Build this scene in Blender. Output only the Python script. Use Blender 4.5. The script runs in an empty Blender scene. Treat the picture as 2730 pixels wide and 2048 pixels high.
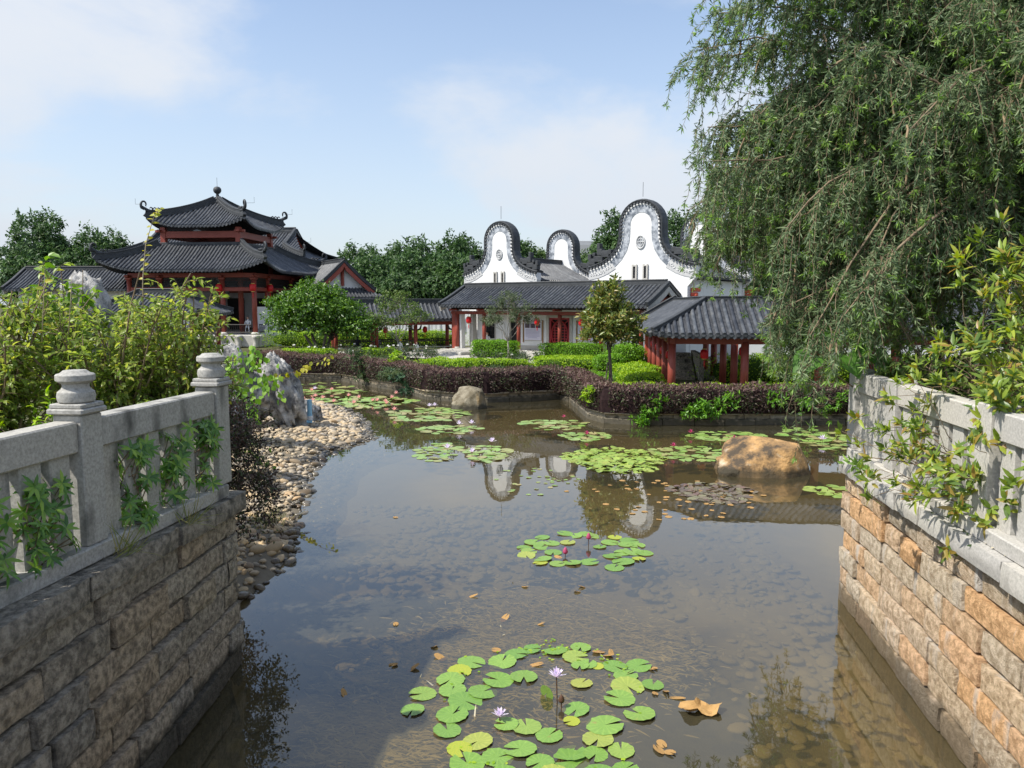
import bpy, math, random
import numpy as np
from mathutils import Vector, Matrix
R = math.radians
random.seed(7); rng = np.random.default_rng(11)
scene = bpy.context.scene
col = scene.collection
# ---------------------------------------------------------------- camera
cam = bpy.data.cameras.new('camera'); camo = bpy.data.objects.new('camera', cam); col.objects.link(camo)
camo.location = (0, 0, 4.4); camo.rotation_euler = (R(90 - 6.0), 0, 0)
cam.sensor_width = 36.0; cam.lens = 27.08; cam.clip_start = 0.1; cam.clip_end = 3000
scene.camera = camo
# ---------------------------------------------------------------- sky, sun, exposure
SUN = Vector((-0.80, -0.34, 0)).normalized() * math.cos(R(52)) + Vector((0, 0, math.sin(R(52))))
w = bpy.data.worlds.new('World'); scene.world = w; w.use_nodes = True
nt = w.node_tree; nt.nodes.clear()
def N(t, **k):
    n = nt.nodes.new(t)
    for a, b in k.items(): setattr(n, a, b)
    return n
sky = N('ShaderNodeTexSky', sky_type='NISHITA', sun_disc=False, sun_elevation=R(52), sun_rotation=math.atan2(SUN.x, SUN.y),
        altitude=0, air_density=1.0, dust_density=1.0, ozone_density=1.5)
bg1 = N('ShaderNodeBackground'); bg1.inputs[1].default_value = 0.125
bg2 = N('ShaderNodeBackground'); bg2.inputs[0].default_value = (0.80, 0.83, 0.88, 1); bg2.inputs[1].default_value = 0.64
tc = N('ShaderNodeTexCoord'); sep = N('ShaderNodeSeparateXYZ'); nt.links.new(tc.outputs['Generated'], sep.inputs[0])
def M(op, a, b=None, clamp=False):
    n = N('ShaderNodeMath', operation=op, use_clamp=clamp)
    for i, x in enumerate((a, b)):
        if x is None: continue
        if isinstance(x, (int, float)): n.inputs[i].default_value = x
        else: nt.links.new(x, n.inputs[i])
    return n.outputs[0]
zz = M('MAXIMUM', sep.outputs[2], 0.0)
den = M('ADD', zz, 0.30)
cmb = N('ShaderNodeCombineXYZ'); nt.links.new(M('DIVIDE', sep.outputs[0], den), cmb.inputs[0]); nt.links.new(M('DIVIDE', sep.outputs[1], den), cmb.inputs[1])
nt.links.new(M('MULTIPLY', zz, 1.6), cmb.inputs[2])
mp = N('ShaderNodeMapping'); mp.inputs['Location'].default_value = (0.05, 5.38, 0.0); nt.links.new(cmb.outputs[0], mp.inputs[0])
n1 = N('ShaderNodeTexNoise'); n1.inputs['Scale'].default_value = 1.05; n1.inputs['Detail'].default_value = 7; n1.inputs['Roughness'].default_value = 0.56
n1.inputs['Distortion'].default_value = 0.25
nt.links.new(mp.outputs[0], n1.inputs[0])
rp = N('ShaderNodeValToRGB'); rp.color_ramp.elements[0].position = 0.44; rp.color_ramp.elements[1].position = 0.63
rp.color_ramp.elements[0].color = (0, 0, 0, 1); rp.color_ramp.elements[1].color = (0.9, 0.9, 0.9, 1); rp.color_ramp.interpolation = 'EASE'
nt.links.new(n1.outputs[0], rp.inputs[0])
hz = M('POWER', M('SUBTRACT', 1.0, M('MULTIPLY', zz, 1.2), True), 2.7)
fac = rp.outputs[0]
bg3 = N('ShaderNodeBackground'); bg3.inputs[0].default_value = (0.70, 0.76, 0.84, 1); bg3.inputs[1].default_value = 0.57
mixh = N('ShaderNodeMixShader'); nt.links.new(M('MULTIPLY', hz, 0.92), mixh.inputs[0])
mix = N('ShaderNodeMixShader'); out = N('ShaderNodeOutputWorld')
nt.links.new(sky.outputs[0], bg1.inputs[0]); nt.links.new(fac, mix.inputs[0]); nt.links.new(bg1.outputs[0], mix.inputs[1]); nt.links.new(bg2.outputs[0], mix.inputs[2])
nt.links.new(mix.outputs[0], mixh.inputs[1]); nt.links.new(bg3.outputs[0], mixh.inputs[2]); nt.links.new(mixh.outputs[0], out.inputs[0])
sun = bpy.data.lights.new('sun', 'SUN'); sun.energy = 3.6; sun.angle = R(0.55); sun.color = (1.0, 0.95, 0.86)
suno = bpy.data.objects.new('sun', sun); col.objects.link(suno); suno.rotation_euler = (-SUN).to_track_quat('-Z', 'Y').to_euler()
scene.view_settings.view_transform = 'Standard'; scene.view_settings.look = 'None'
scene.view_settings.gamma = 1; scene.view_settings.use_curve_mapping = False; scene.view_settings.exposure = 0.78
scene.render.engine = 'CYCLES'
scene.cycles.max_bounces = 8; scene.cycles.transparent_max_bounces = 12; scene.cycles.diffuse_bounces = 3; scene.cycles.glossy_bounces = 3
scene.cycles.transmission_bounces = 4; scene.cycles.caustics_reflective = False; scene.cycles.caustics_refractive = False

# ---------------------------------------------------------------- helpers
def tag(o, label=None, cat=None, group=None, kind=None):
    if label: o['label'] = label
    if cat: o['category'] = cat
    if group: o['group'] = group
    if kind: o['kind'] = kind
    return o
def link(name, me, parent=None, loc=None, rot=None, scale=None):
    o = bpy.data.objects.new(name, me); col.objects.link(o)
    if parent is not None: o.parent = parent
    if loc is not None: o.location = loc
    if rot is not None: o.rotation_euler = rot
    if scale is not None: o.scale = scale
    return o
def thing(name, label, cat, loc=(0, 0, 0), rz=0, group=None, kind=None):
    o = link(name, None, None, loc, (0, 0, rz)); o.empty_display_size = 0.2
    return tag(o, label, cat, group, kind)
class MB:
    def __init__(s): s.v = []; s.f = []
    def add(s, vs, fs):
        b = len(s.v); s.v.extend([tuple(x) for x in vs]); s.f.extend([tuple(b + i for i in f) for f in fs]); return s
    def box(s, c, d, rz=0, m=None):
        x, y, z = d[0] / 2, d[1] / 2, d[2] / 2; cr, sr = math.cos(rz), math.sin(rz); vs = []
        for k in (-z, z):
            for a, b in ((-x, -y), (x, -y), (x, y), (-x, y)):
                vs.append((c[0] + a * cr - b * sr, c[1] + a * sr + b * cr, c[2] + k))
        if m is not None: vs = [m @ Vector(q) for q in vs]
        return s.add(vs, [(3, 2, 1, 0), (4, 5, 6, 7), (0, 1, 5, 4), (1, 2, 6, 5), (2, 3, 7, 6), (3, 0, 4, 7)])
    def bbox(s, c, d, b=0.01, rz=0):          # box with chamfered edges
        x, y, z = d[0] / 2, d[1] / 2, d[2] / 2; cr, sr = math.cos(rz), math.sin(rz); vs = []
        b = min(b, x * .45, y * .45, z * .45)
        rings = [(-z, b), (-z + b, 0), (z - b, 0), (z, b)]
        for k, i in rings:
            X, Y = x - i, y - i
            e = b * .9
            for a, q in ((-X + e, -Y), (X - e, -Y), (X, -Y + e), (X, Y - e), (X - e, Y), (-X + e, Y), (-X, Y - e), (-X, -Y + e)):
                vs.append((c[0] + a * cr - q * sr, c[1] + a * sr + q * cr, c[2] + k))
        fs = [tuple(range(7, -1, -1)), tuple(range(24, 32))]
        for r in range(3):
            for j in range(8): fs.append((r * 8 + j, r * 8 + (j + 1) % 8, r * 8 + 8 + (j + 1) % 8, r * 8 + 8 + j))
        return s.add(vs, fs)
    def tube(s, pts, rad, n=8, cap=True):
        pts = [Vector(p) for p in pts]; k = len(pts)
        if isinstance(rad, (int, float)): rad = [rad] * k
        vs = []; up = None
        for i, p in enumerate(pts):
            t = (pts[min(i + 1, k - 1)] - pts[max(i - 1, 0)]).normalized()
            if up is None: up = t.orthogonal().normalized()
            else:
                up = up - t * up.dot(t)
                up = up.normalized() if up.length > 1e-5 else t.orthogonal().normalized()
            q = t.cross(up)
            for j in range(n):
                a = 2 * math.pi * j / n
                vs.append(p + (up * math.cos(a) + q * math.sin(a)) * rad[i])
        fs = []
        for i in range(k - 1):
            for j in range(n): fs.append((i * n + j, i * n + (j + 1) % n, (i + 1) * n + (j + 1) % n, (i + 1) * n + j))
        if cap: fs += [tuple(range(n - 1, -1, -1)), tuple(range((k - 1) * n, k * n))]
        return s.add(vs, fs)
    def cyl(s, c, r, z0, z1, n=12, r2=None): return s.tube([(c[0], c[1], z0), (c[0], c[1], z1)], [r, r if r2 is None else r2], n)
    def lathe(s, c, prof, n=16):
        vs = []; fs = []
        for r, z in prof:
            for j in range(n):
                a = 2 * math.pi * j / n; vs.append((c[0] + r * math.cos(a), c[1] + r * math.sin(a), c[2] + z))
        k = len(prof)
        for i in range(k - 1):
            for j in range(n): fs.append((i * n + j, i * n + (j + 1) % n, (i + 1) * n + (j + 1) % n, (i + 1) * n + j))
        fs += [tuple(range(n - 1, -1, -1)), tuple(range((k - 1) * n, k * n))]
        return s.add(vs, fs)
    def sweep(s, pts, prof, up=(0, 0, 1), cap=True):   # prof: (side, up) closed polygon
        pts = [Vector(p) for p in pts]; up = Vector(up); k = len(pts); n = len(prof); vs = []
        for i, p in enumerate(pts):
            t = (pts[min(i + 1, k - 1)] - pts[max(i - 1, 0)]).normalized()
            sd = t.cross(up).normalized(); u = sd.cross(t).normalized()
            for a, b in prof: vs.append(p + sd * a + u * b)
        fs = []
        for i in range(k - 1):
            for j in range(n): fs.append((i * n + j, i * n + (j + 1) % n, (i + 1) * n + (j + 1) % n, (i + 1) * n + j))
        if cap: fs += [tuple(range(n - 1, -1, -1)), tuple(range((k - 1) * n, k * n))]
        return s.add(vs, fs)
    def poly(s, pts2, y0, y1, axis='y'):       # extruded polygon given as (x, z), between y0 and y1
        n = len(pts2); vs = [(x, y0, z) for x, z in pts2] + [(x, y1, z) for x, z in pts2]
        fs = [tuple(range(n)), tuple(range(2 * n - 1, n - 1, -1))]
        for j in range(n): fs.append((j, n + j, n + (j + 1) % n, (j + 1) % n))
        return s.add(vs, fs)
    def mesh(s, name, mat, smooth=False):
        me = bpy.data.meshes.new(name); me.from_pydata(s.v, [], s.f); me.materials.append(mat)
        if smooth: me.shade_smooth()
        return me
    def build(s, name, mat, parent=None, smooth=False, loc=None, rot=None, autos=False):
        me = s.mesh(name, mat, smooth)
        if autos:
            me.shade_smooth()
            try: me.set_sharp_from_angle(angle=R(40))
            except Exception: pass
        return link(name, me, parent, loc, rot)
def np_mesh(name, V, tris=None, quads=None, mat=None, smooth=False):
    me = bpy.data.meshes.new(name); V = np.asarray(V, dtype=np.float32)
    nt_ = 0 if tris is None else len(tris); nq = 0 if quads is None else len(quads)
    me.vertices.add(len(V)); me.vertices.foreach_set('co', V.ravel())
    parts = []; starts = []
    if nt_: parts.append(np.asarray(tris).ravel()); starts.append(np.arange(nt_) * 3)
    if nq: parts.append(np.asarray(quads).ravel()); starts.append(nt_ * 3 + np.arange(nq) * 4)
    li = np.concatenate(parts).astype(np.int32); st = np.concatenate(starts).astype(np.int32)
    me.loops.add(len(li)); me.loops.foreach_set('vertex_index', li)
    me.polygons.add(nt_ + nq); me.polygons.foreach_set('loop_start', st)
    me.update(calc_edges=True)
    if mat: me.materials.append(mat)
    if smooth: me.shade_smooth()
    return me
def nrm(a): return a / np.maximum(np.linalg.norm(a, axis=1, keepdims=True), 1e-6)
def rdir(n):
    return nrm(rng.normal(size=(n, 3)))
# leaves: P base points, D direction along the blade, U rough facing; diamond = 2 tris, fine = 8 tris
def leaves(name, P, D, U, L, W, mat, fine=False, fold=0.25, droop=0.15, parent=None):
    n = len(P); D = nrm(D); S = nrm(np.cross(D, U)); Nn = np.cross(S, D)
    L = np.broadcast_to(np.asarray(L, float), (n,))[:, None]; W = np.broadcast_to(np.asarray(W, float), (n,))[:, None] / 2
    idx = np.arange(n)[:, None]
    if not fine:
        V = np.stack([P, P + D * L * .45 + S * W + Nn * W * fold, P + D * L - Nn * L * droop, P + D * L * .45 - S * W + Nn * W * fold], 1).reshape(-1, 3)
        T = np.concatenate([idx * 4 + [[0, 1, 2]], idx * 4 + [[0, 2, 3]]], 0)
        me = np_mesh(name, V, T, None, mat)
    else:
        s1 = P + D * L * .32 - Nn * L * droop * .12; s2 = P + D * L * .68 - Nn * L * droop * .5; s3 = P + D * L - Nn * L * droop
        f = Nn * W * fold
        V = np.stack([P, s1, s2, s3, s1 + S * W + f, s2 + S * W * .8 + f, s1 - S * W + f, s2 - S * W * .8 + f], 1).reshape(-1, 3)
        T = np.concatenate([idx * 8 + [[0, 4, 1]], idx * 8 + [[2, 5, 3]], idx * 8 + [[0, 1, 6]], idx * 8 + [[2, 3, 7]]], 0)
        Q = np.concatenate([idx * 8 + [[1, 4, 5, 2]], idx * 8 + [[1, 2, 7, 6]]], 0)
        me = np_mesh(name, V, T, Q, mat)
    return link(name, me, parent)
# many thin stems: paths (n, k, 3)
def stems(name, paths, r0, r1, mat, sides=3, parent=None):
    paths = np.asarray(paths, float); n, k, _ = paths.shape
    t = np.gradient(paths, axis=1); t /= np.maximum(np.linalg.norm(t, axis=2, keepdims=True), 1e-6)
    ref = np.where(np.abs(t[..., 2:3]) > .9, np.array([1., 0, 0]), np.array([0, 0, 1.]))
    a = np.cross(t, ref); a /= np.maximum(np.linalg.norm(a, axis=2, keepdims=True), 1e-6); b = np.cross(t, a)
    r0 = np.broadcast_to(np.asarray(r0, float), (n,)); r1 = np.broadcast_to(np.asarray(r1, float), (n,))
    rr = (r0[:, None] + (r1 - r0)[:, None] * np.linspace(0, 1, k)[None])[..., None]
    rings = [paths + (a * math.cos(2 * math.pi * j / sides) + b * math.sin(2 * math.pi * j / sides)) * rr for j in range(sides)]
    V = np.stack(rings, 2).reshape(-1, 3)
    base = (np.arange(n)[:, None, None] * k + np.arange(k - 1)[None, :, None]) * sides
    j = np.arange(sides)[None, None, :]; j2 = (j + 1) % sides
    Q = np.stack([base + j, base + j2, base + sides + j2, base + sides + j], -1).reshape(-1, 4)
    return link(name, np_mesh(name, V, None, Q, mat, True), parent)
# ---------------------------------------------------------------- materials
MATS = {}
def mat(name, base=(.5, .5, .5), rough=.7, spec=.3, var=None, nscale=4.0, detail=6, amount=.5, bump=0.0, bscale=20.0, obj_rand=None, metal=0, bdist=.02, coord='Object', stain=None, coat=0, band=None):
    """noise between base and var, optional per-object variation, optional stains, bump"""
    m = bpy.data.materials.new(name); m.use_nodes = True; t = m.node_tree; t.nodes.clear()
    def n(ty, **k):
        x = t.nodes.new(ty)
        for a, b in k.items(): setattr(x, a, b)
        return x
    o = n('ShaderNodeOutputMaterial'); p = n('ShaderNodeBsdfPrincipled'); t.links.new(p.outputs[0], o.inputs[0])
    p.inputs['Roughness'].default_value = rough; p.inputs['Specular IOR Level'].default_value = spec; p.inputs['Metallic'].default_value = metal
    p.inputs['Coat Weight'].default_value = coat
    tc = n('ShaderNodeTexCoord'); oi = n('ShaderNodeObjectInfo')
    co = tc.outputs[coord]
    if obj_rand is not None:                      # shift the pattern for each object
        vm = n('ShaderNodeVectorMath', operation='ADD'); mr = n('ShaderNodeMath', operation='MULTIPLY'); mr.inputs[1].default_value = 37.0
        t.links.new(oi.outputs['Random'], mr.inputs[0]); t.links.new(co, vm.inputs[0]); t.links.new(mr.outputs[0], vm.inputs[1]); co = vm.outputs[0]
    cur = None
    if var is not None:
        nz = n('ShaderNodeTexNoise'); nz.inputs['Scale'].default_value = nscale; nz.inputs['Detail'].default_value = detail; nz.inputs['Roughness'].default_value = .65
        t.links.new(co, nz.inputs[0])
        r = n('ShaderNodeValToRGB'); r.color_ramp.elements[0].position = .5 - .3 * (1 - amount) - .05; r.color_ramp.elements[1].position = .5 + .3 * (1 - amount) + .05
        r.color_ramp.elements[0].color = (*base, 1); r.color_ramp.elements[1].color = (*var, 1)
        t.links.new(nz.outputs[0], r.inputs[0]); cur = r.outputs[0]
    else:
        c = n('ShaderNodeRGB'); c.outputs[0].default_value = (*base, 1); cur = c.outputs[0]
    if obj_rand:
        r = n('ShaderNodeValToRGB'); r.color_ramp.interpolation = 'LINEAR'; k = len(obj_rand)
        while len(r.color_ramp.elements) < k: r.color_ramp.elements.new(.5)
        for i, c in enumerate(obj_rand): r.color_ramp.elements[i].position = i / max(1, k - 1); r.color_ramp.elements[i].color = (*c, 1)
        t.links.new(oi.outputs['Random'], r.inputs[0])
        mx = n('ShaderNodeMix', data_type='RGBA', blend_type='MULTIPLY'); mx.inputs[0].default_value = 1
        t.links.new(cur, mx.inputs[6]); t.links.new(r.outputs[0], mx.inputs[7]); cur = mx.outputs[2]
    if stain:                                     # (colour, scale, threshold, stretch)
        mp = n('ShaderNodeMapping'); mp.inputs['Scale'].default_value = stain[3]; t.links.new(co, mp.inputs[0])
        nz = n('ShaderNodeTexNoise'); nz.inputs['Scale'].default_value = stain[1]; nz.inputs['Detail'].default_value = 5; t.links.new(mp.outputs[0], nz.inputs[0])
        r = n('ShaderNodeValToRGB'); r.color_ramp.elements[0].position = stain[2]; r.color_ramp.elements[1].position = stain[2] + .14
        t.links.new(nz.outputs[0], r.inputs[0])
        mx = n('ShaderNodeMix', data_type='RGBA'); t.links.new(r.outputs[0], mx.inputs[0]); t.links.new(cur, mx.inputs[6]); mx.inputs[7].default_value = (*stain[0], 1); cur = mx.outputs[2]
    if band:                                      # (colour, height): damp, algae-stained zone just above the water line
        ge = n('ShaderNodeNewGeometry'); sz = n('ShaderNodeSeparateXYZ'); t.links.new(ge.outputs['Position'], sz.inputs[0])
        nz = n('ShaderNodeTexNoise'); nz.inputs['Scale'].default_value = 5; nz.inputs['Detail'].default_value = 4; t.links.new(ge.outputs['Position'], nz.inputs[0])
        ad = n('ShaderNodeMath', operation='MULTIPLY_ADD'); ad.inputs[1].default_value = -.30; t.links.new(nz.outputs[0], ad.inputs[0]); t.links.new(sz.outputs[2], ad.inputs[2])
        mr = n('ShaderNodeMapRange'); mr.inputs['From Min'].default_value = band[1] - .15; mr.inputs['From Max'].default_value = band[1] - .05; mr.inputs['To Min'].default_value = .8; mr.inputs['To Max'].default_value = 0
        t.links.new(ad.outputs[0], mr.inputs['Value']); mx = n('ShaderNodeMix', data_type='RGBA'); t.links.new(mr.outputs[0], mx.inputs[0]); t.links.new(cur, mx.inputs[6]); mx.inputs[7].default_value = (*band[0], 1); cur = mx.outputs[2]
    t.links.new(cur, p.inputs['Base Color'])
    if bump:
        nz = n('ShaderNodeTexNoise'); nz.inputs['Scale'].default_value = bscale; nz.inputs['Detail'].default_value = 8; nz.inputs['Roughness'].default_value = .7
        t.links.new(co, nz.inputs[0])
        b = n('ShaderNodeBump'); b.inputs['Strength'].default_value = bump; b.inputs['Distance'].default_value = bdist
        t.links.new(nz.outputs[0], b.inputs['Height']); t.links.new(b.outputs[0], p.inputs['Normal'])
    MATS[name] = m; return m
def leafmat(name, cols, rough=.45, spec=.35, trans=.3, tcol=None):
    """colour picked per leaf (mesh island), with some light passing through"""
    m = bpy.data.materials.new(name); m.use_nodes = True; t = m.node_tree; t.nodes.clear(); L = t.links.new
    g = t.nodes.new('ShaderNodeNewGeometry'); r = t.nodes.new('ShaderNodeValToRGB'); k = len(cols)
    while len(r.color_ramp.elements) < k: r.color_ramp.elements.new(.5)
    for i, c in enumerate(cols): r.color_ramp.elements[i].position = i / max(1, k - 1); r.color_ramp.elements[i].color = (*c, 1)
    L(g.outputs['Random Per Island'], r.inputs[0])
    p = t.nodes.new('ShaderNodeBsdfPrincipled'); p.inputs['Roughness'].default_value = rough; p.inputs['Specular IOR Level'].default_value = spec
    tr = t.nodes.new('ShaderNodeBsdfTranslucent'); hs = t.nodes.new('ShaderNodeHueSaturation'); hs.inputs['Value'].default_value = 1.7; hs.inputs['Saturation'].default_value = 1.15
    L(r.outputs[0], p.inputs['Base Color']); L(r.outputs[0], hs.inputs['Color']); L(hs.outputs[0], tr.inputs[0])
    mx = t.nodes.new('ShaderNodeMixShader'); mx.inputs[0].default_value = trans; o = t.nodes.new('ShaderNodeOutputMaterial')
    L(p.outputs[0], mx.inputs[1]); L(tr.outputs[0], mx.inputs[2]); L(mx.outputs[0], o.inputs[0])
    MATS[name] = m; return m
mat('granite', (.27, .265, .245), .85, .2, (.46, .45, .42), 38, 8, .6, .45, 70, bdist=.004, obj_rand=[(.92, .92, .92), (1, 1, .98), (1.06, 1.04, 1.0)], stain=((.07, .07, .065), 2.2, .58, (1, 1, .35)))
mat('granite_lit', (.34, .33, .30), .85, .2, (.52, .50, .46), 38, 8, .6, .3, 90, bdist=.004, obj_rand=[(.9, .9, .92), (1, 1, 1), (1.05, 1.03, 1.0)], stain=((.22, .21, .19), 2.0, .62, (1, 1, .3)))  # sunlit copy of granite, the light put into a paler colour
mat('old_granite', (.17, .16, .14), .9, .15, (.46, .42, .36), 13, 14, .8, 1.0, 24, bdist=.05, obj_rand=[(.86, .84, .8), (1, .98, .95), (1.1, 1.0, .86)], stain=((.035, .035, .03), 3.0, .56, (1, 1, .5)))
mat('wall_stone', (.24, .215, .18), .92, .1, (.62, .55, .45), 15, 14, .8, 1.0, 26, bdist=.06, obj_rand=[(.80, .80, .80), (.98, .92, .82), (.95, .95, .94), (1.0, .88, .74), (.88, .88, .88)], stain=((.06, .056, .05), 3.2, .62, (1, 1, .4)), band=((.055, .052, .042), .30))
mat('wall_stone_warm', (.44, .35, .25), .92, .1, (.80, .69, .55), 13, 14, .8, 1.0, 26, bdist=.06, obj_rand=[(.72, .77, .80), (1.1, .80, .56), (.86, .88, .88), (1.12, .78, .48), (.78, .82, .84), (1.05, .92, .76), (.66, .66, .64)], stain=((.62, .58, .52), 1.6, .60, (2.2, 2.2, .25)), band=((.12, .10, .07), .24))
mat('mortar', (.02, .019, .017), .95, .1, (.045, .042, .037), 8, bump=.6, bscale=25)
mat('roof_tile', (.030, .034, .040), .42, .5, (.080, .086, .096), 2.2, 9, .8, .3, 22, bdist=.01, obj_rand=[(.65, .65, .68), (1, 1, 1), (.85, .86, .88), (1.45, 1.45, 1.4), (.9, .9, .9), (1.15, 1.13, 1.08)], stain=((.12, .12, .11), 2.2, .62, (1, 1, 1)))
mat('roof_pan', (.026, .029, .034), .7, .3, (.065, .068, .075), 5, 8, .8, .4, 14)
mat('ridge_grey', (.022, .025, .028), .6, .4, (.055, .06, .066), 3, 7, .4, .4, 12)
mat('red_paint', (.30, .066, .042), .5, .4, (.22, .044, .03), 2.5, 5, .3, .15, 18)
mat('red_bright', (.62, .11, .06), .55, .35, (.5, .08, .05), 3, 5)
mat('red_door', (.32, .008, .014), .4, .5, (.24, .006, .012), 3)
mat('plaster', (.78, .78, .77), .85, .2, (.66, .67, .67), 1.1, 9, .5, .15, 20, stain=((.42, .43, .44), 1.6, .66, (2.5, 2.5, .35)))
mat('grey_band', (.13, .15, .18), .85, .2, (.46, .49, .53), 2.6, 9, .85, .2, 10)
mat('relief', (.58, .58, .57), .85, .2, (.40, .41, .42), 5, 6, .5, .3, 8)
mat('pale_stone', (.42, .41, .38), .85, .2, (.52, .50, .46), 4, 7, bump=.3, bscale=12)
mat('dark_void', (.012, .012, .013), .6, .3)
mat('black_wood', (.016, .014, .014), .45, .4, (.03, .025, .022), 5)
mat('lantern', (.62, .012, .016), .45, .4, (.5, .01, .014), 6)
mat('gold', (.55, .36, .08), .4, .5)
mat('bark', (.10, .08, .06), .9, .2, (.17, .145, .115), 8, 7, .4, .7, 18, bdist=.02)
mat('bark_pale', (.22, .20, .165), .9, .2, (.34, .31, .26), 9, 7, .4, .5, 20)
mat('twig', (.16, .11, .07), .85, .2, (.24, .19, .13), 9)
mat('twig_pale', (.30, .25, .17), .85, .2, (.40, .34, .25), 9)
mat('seed', (.20, .145, .085), .9, .2, (.28, .21, .13), 12)
mat('rock_grey', (.13, .13, .13), .9, .2, (.46, .45, .43), 2.2, 12, .9, .9, 7, bdist=.06, stain=((.03, .03, .03), 2.6, .60, (1, 1, .6)))
mat('rock_warm', (.09, .07, .05), .85, .2, (.60, .36, .15), 1.15, 13, .86, 1.0, 5, bdist=.10, stain=((.62, .52, .38), 2.2, .60, (1, 1, 1.3)), band=((.05, .045, .03), .14))
mat('rock_brown', (.12, .10, .065), .85, .2, (.26, .23, .17), 2.4, 12, .85, .9, 6, bdist=.06, stain=((.40, .24, .07), 1.3, .60, (1, 1, .5)), band=((.04, .038, .028), .14))
PEB = [(.50, .42, .32), (.95, .74, .46), (.64, .58, .50), (1.05, .84, .55), (.40, .34, .28), (1.0, .74, .46)]
mat('pebble', (.44, .41, .36), .7, .3, (.56, .51, .43), 8, 6, .4, .15, 20, obj_rand=PEB)
mat('soil', (.13, .11, .08), .95, .1, (.22, .19, .145), 3, 7, .4, .6, 12)
mat('grass_ground', (.06, .075, .03), .95, .1, (.11, .10, .055), 1.5, 8, .4, .6, 9)
mat('paving', (.42, .40, .36), .9, .2, (.50, .48, .44), 1.5, 7, .4, .15, 12)
mat('curb', (.24, .22, .185), .9, .2, (.42, .37, .29), 5, 10, .8, .8, 14, obj_rand=[(.8, .8, .78), (1.1, 1.0, .85), (.95, .95, .95)], stain=((.07, .065, .05), 2, .58, (1, 1, 2)), band=((.05, .048, .035), .16))
mat('pond_bed', (.21, .19, .145), .95, .1, (.28, .255, .20), .7, 8, .4, .4, 6)
mat('pipe_blue', (.22, .48, .66), .35, .5, (.28, .52, .70), 5)
mat('iron', (.03, .03, .032), .5, .4)
mat('skin', (.45, .28, .20), .6, .3); mat('cloth_white', (.75, .75, .75), .9, .1); mat('cloth_grey', (.30, .32, .36), .9, .1); mat('cloth_dark', (.03, .035, .05), .9, .1)
mat('hat_yellow', (.85, .60, .02), .7, .2); mat('hair', (.012, .01, .009), .6, .3)
mat('paper', (.66, .64, .76), .7, .2, (.72, .70, .80), 3); mat('print_dark', (.06, .05, .08), .7, .2, (.16, .12, .13), 9, 3, .7); mat('print_line', (.36, .34, .50), .7, .2); mat('wood_frame', (.30, .17, .07), .6, .3)
mat('dead_leaf', (.30, .17, .06), .8, .2, (.48, .30, .12), 6, 6, .5, .5, 16)
mat('far_building', (.35, .36, .37), .9, .1)
mat('lily_stem', (.09, .045, .025), .6, .3)
leafmat('bg_leaf', [(.026, .056, .022), (.048, .096, .033), (.078, .142, .048), (.12, .195, .068)], .5, .3, .24)
leafmat('bg_leaf_light', [(.04, .08, .022), (.06, .11, .03), (.09, .15, .045), (.12, .17, .05)], .5, .3, .22)
leafmat('ficus_leaf', [(.035, .085, .014), (.07, .15, .02), (.11, .21, .03), (.16, .27, .045)], .38, .4, .25)
leafmat('airy_leaf', [(.07, .13, .03), (.11, .17, .045), (.16, .21, .06)], .5, .3, .3)
leafmat('dusty_leaf', [(.06, .09, .045), (.09, .12, .06), (.13, .16, .08)], .55, .3, .25)
leafmat('magnolia_leaf', [(.07, .11, .022), (.13, .18, .035), (.22, .26, .06), (.26, .19, .06)], .35, .45, .2)
leafmat('hedge_leaf', [(.08, .20, .012), (.13, .29, .018), (.18, .36, .025), (.24, .42, .03)], .45, .35, .3)
leafmat('lime_leaf', [(.14, .27, .014), (.22, .38, .02), (.32, .48, .025), (.42, .54, .04)], .45, .35, .3)
leafmat('purple_leaf', [(.022, .015, .014), (.048, .028, .026), (.085, .055, .044), (.12, .085, .065), (.06, .085, .03), (.05, .07, .03)], .5, .3, .15)
leafmat('purple_top', [(.085, .050, .046), (.135, .080, .072), (.19, .115, .10), (.10, .10, .05)], .5, .3, .2)
leafmat('rose_leaf', [(.035, .065, .025), (.06, .10, .04), (.10, .14, .055)], .5, .3, .2)
leafmat('white_petal', [(.75, .74, .70), (.85, .84, .80)], .6, .2, .3)
leafmat('bank_leaf', [(.06, .17, .014), (.11, .26, .022), (.18, .36, .035)], .4, .4, .25)
leafmat('dark_fern', [(.025, .06, .03), (.04, .09, .045), (.06, .12, .06)], .5, .3, .2)
leafmat('shrub_leaf', [(.11, .17, .04), (.17, .24, .055), (.23, .31, .07), (.30, .38, .09), (.16, .23, .05), (.37, .42, .10), (.43, .42, .08)], .42, .4, .45)
leafmat('shrub_fresh', [(.10, .20, .03), (.15, .27, .04), (.19, .31, .05)], .4, .4, .35)
leafmat('yellow_leaf', [(.35, .34, .04), (.45, .40, .04), (.30, .34, .05)], .45, .3, .35)
leafmat('palm_leaf', [(.05, .13, .025), (.09, .21, .035), (.15, .30, .05), (.28, .42, .06)], .32, .5, .3)
leafmat('weep_leaf', [(.065, .112, .055), (.12, .178, .088), (.18, .245, .12), (.25, .315, .165)], .5, .35, .38)
leafmat('weep_tip', [(.13, .24, .05), (.20, .33, .07), (.27, .40, .09)], .45, .3, .35)
leafmat('lance_leaf', [(.08, .14, .03), (.13, .20, .035), (.20, .28, .045), (.32, .38, .05), (.28, .17, .05)], .38, .4, .33)
leafmat('oval_leaf', [(.05, .10, .022), (.09, .15, .035), (.15, .21, .05), (.22, .28, .065)], .38, .4, .28)
leafmat('heart_leaf', [(.06, .15, .02), (.09, .21, .03), (.14, .28, .045)], .4, .4, .35)
leafmat('weed', [(.30, .27, .18), (.42, .38, .27), (.55, .50, .38)], .8, .1, .1)
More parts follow.
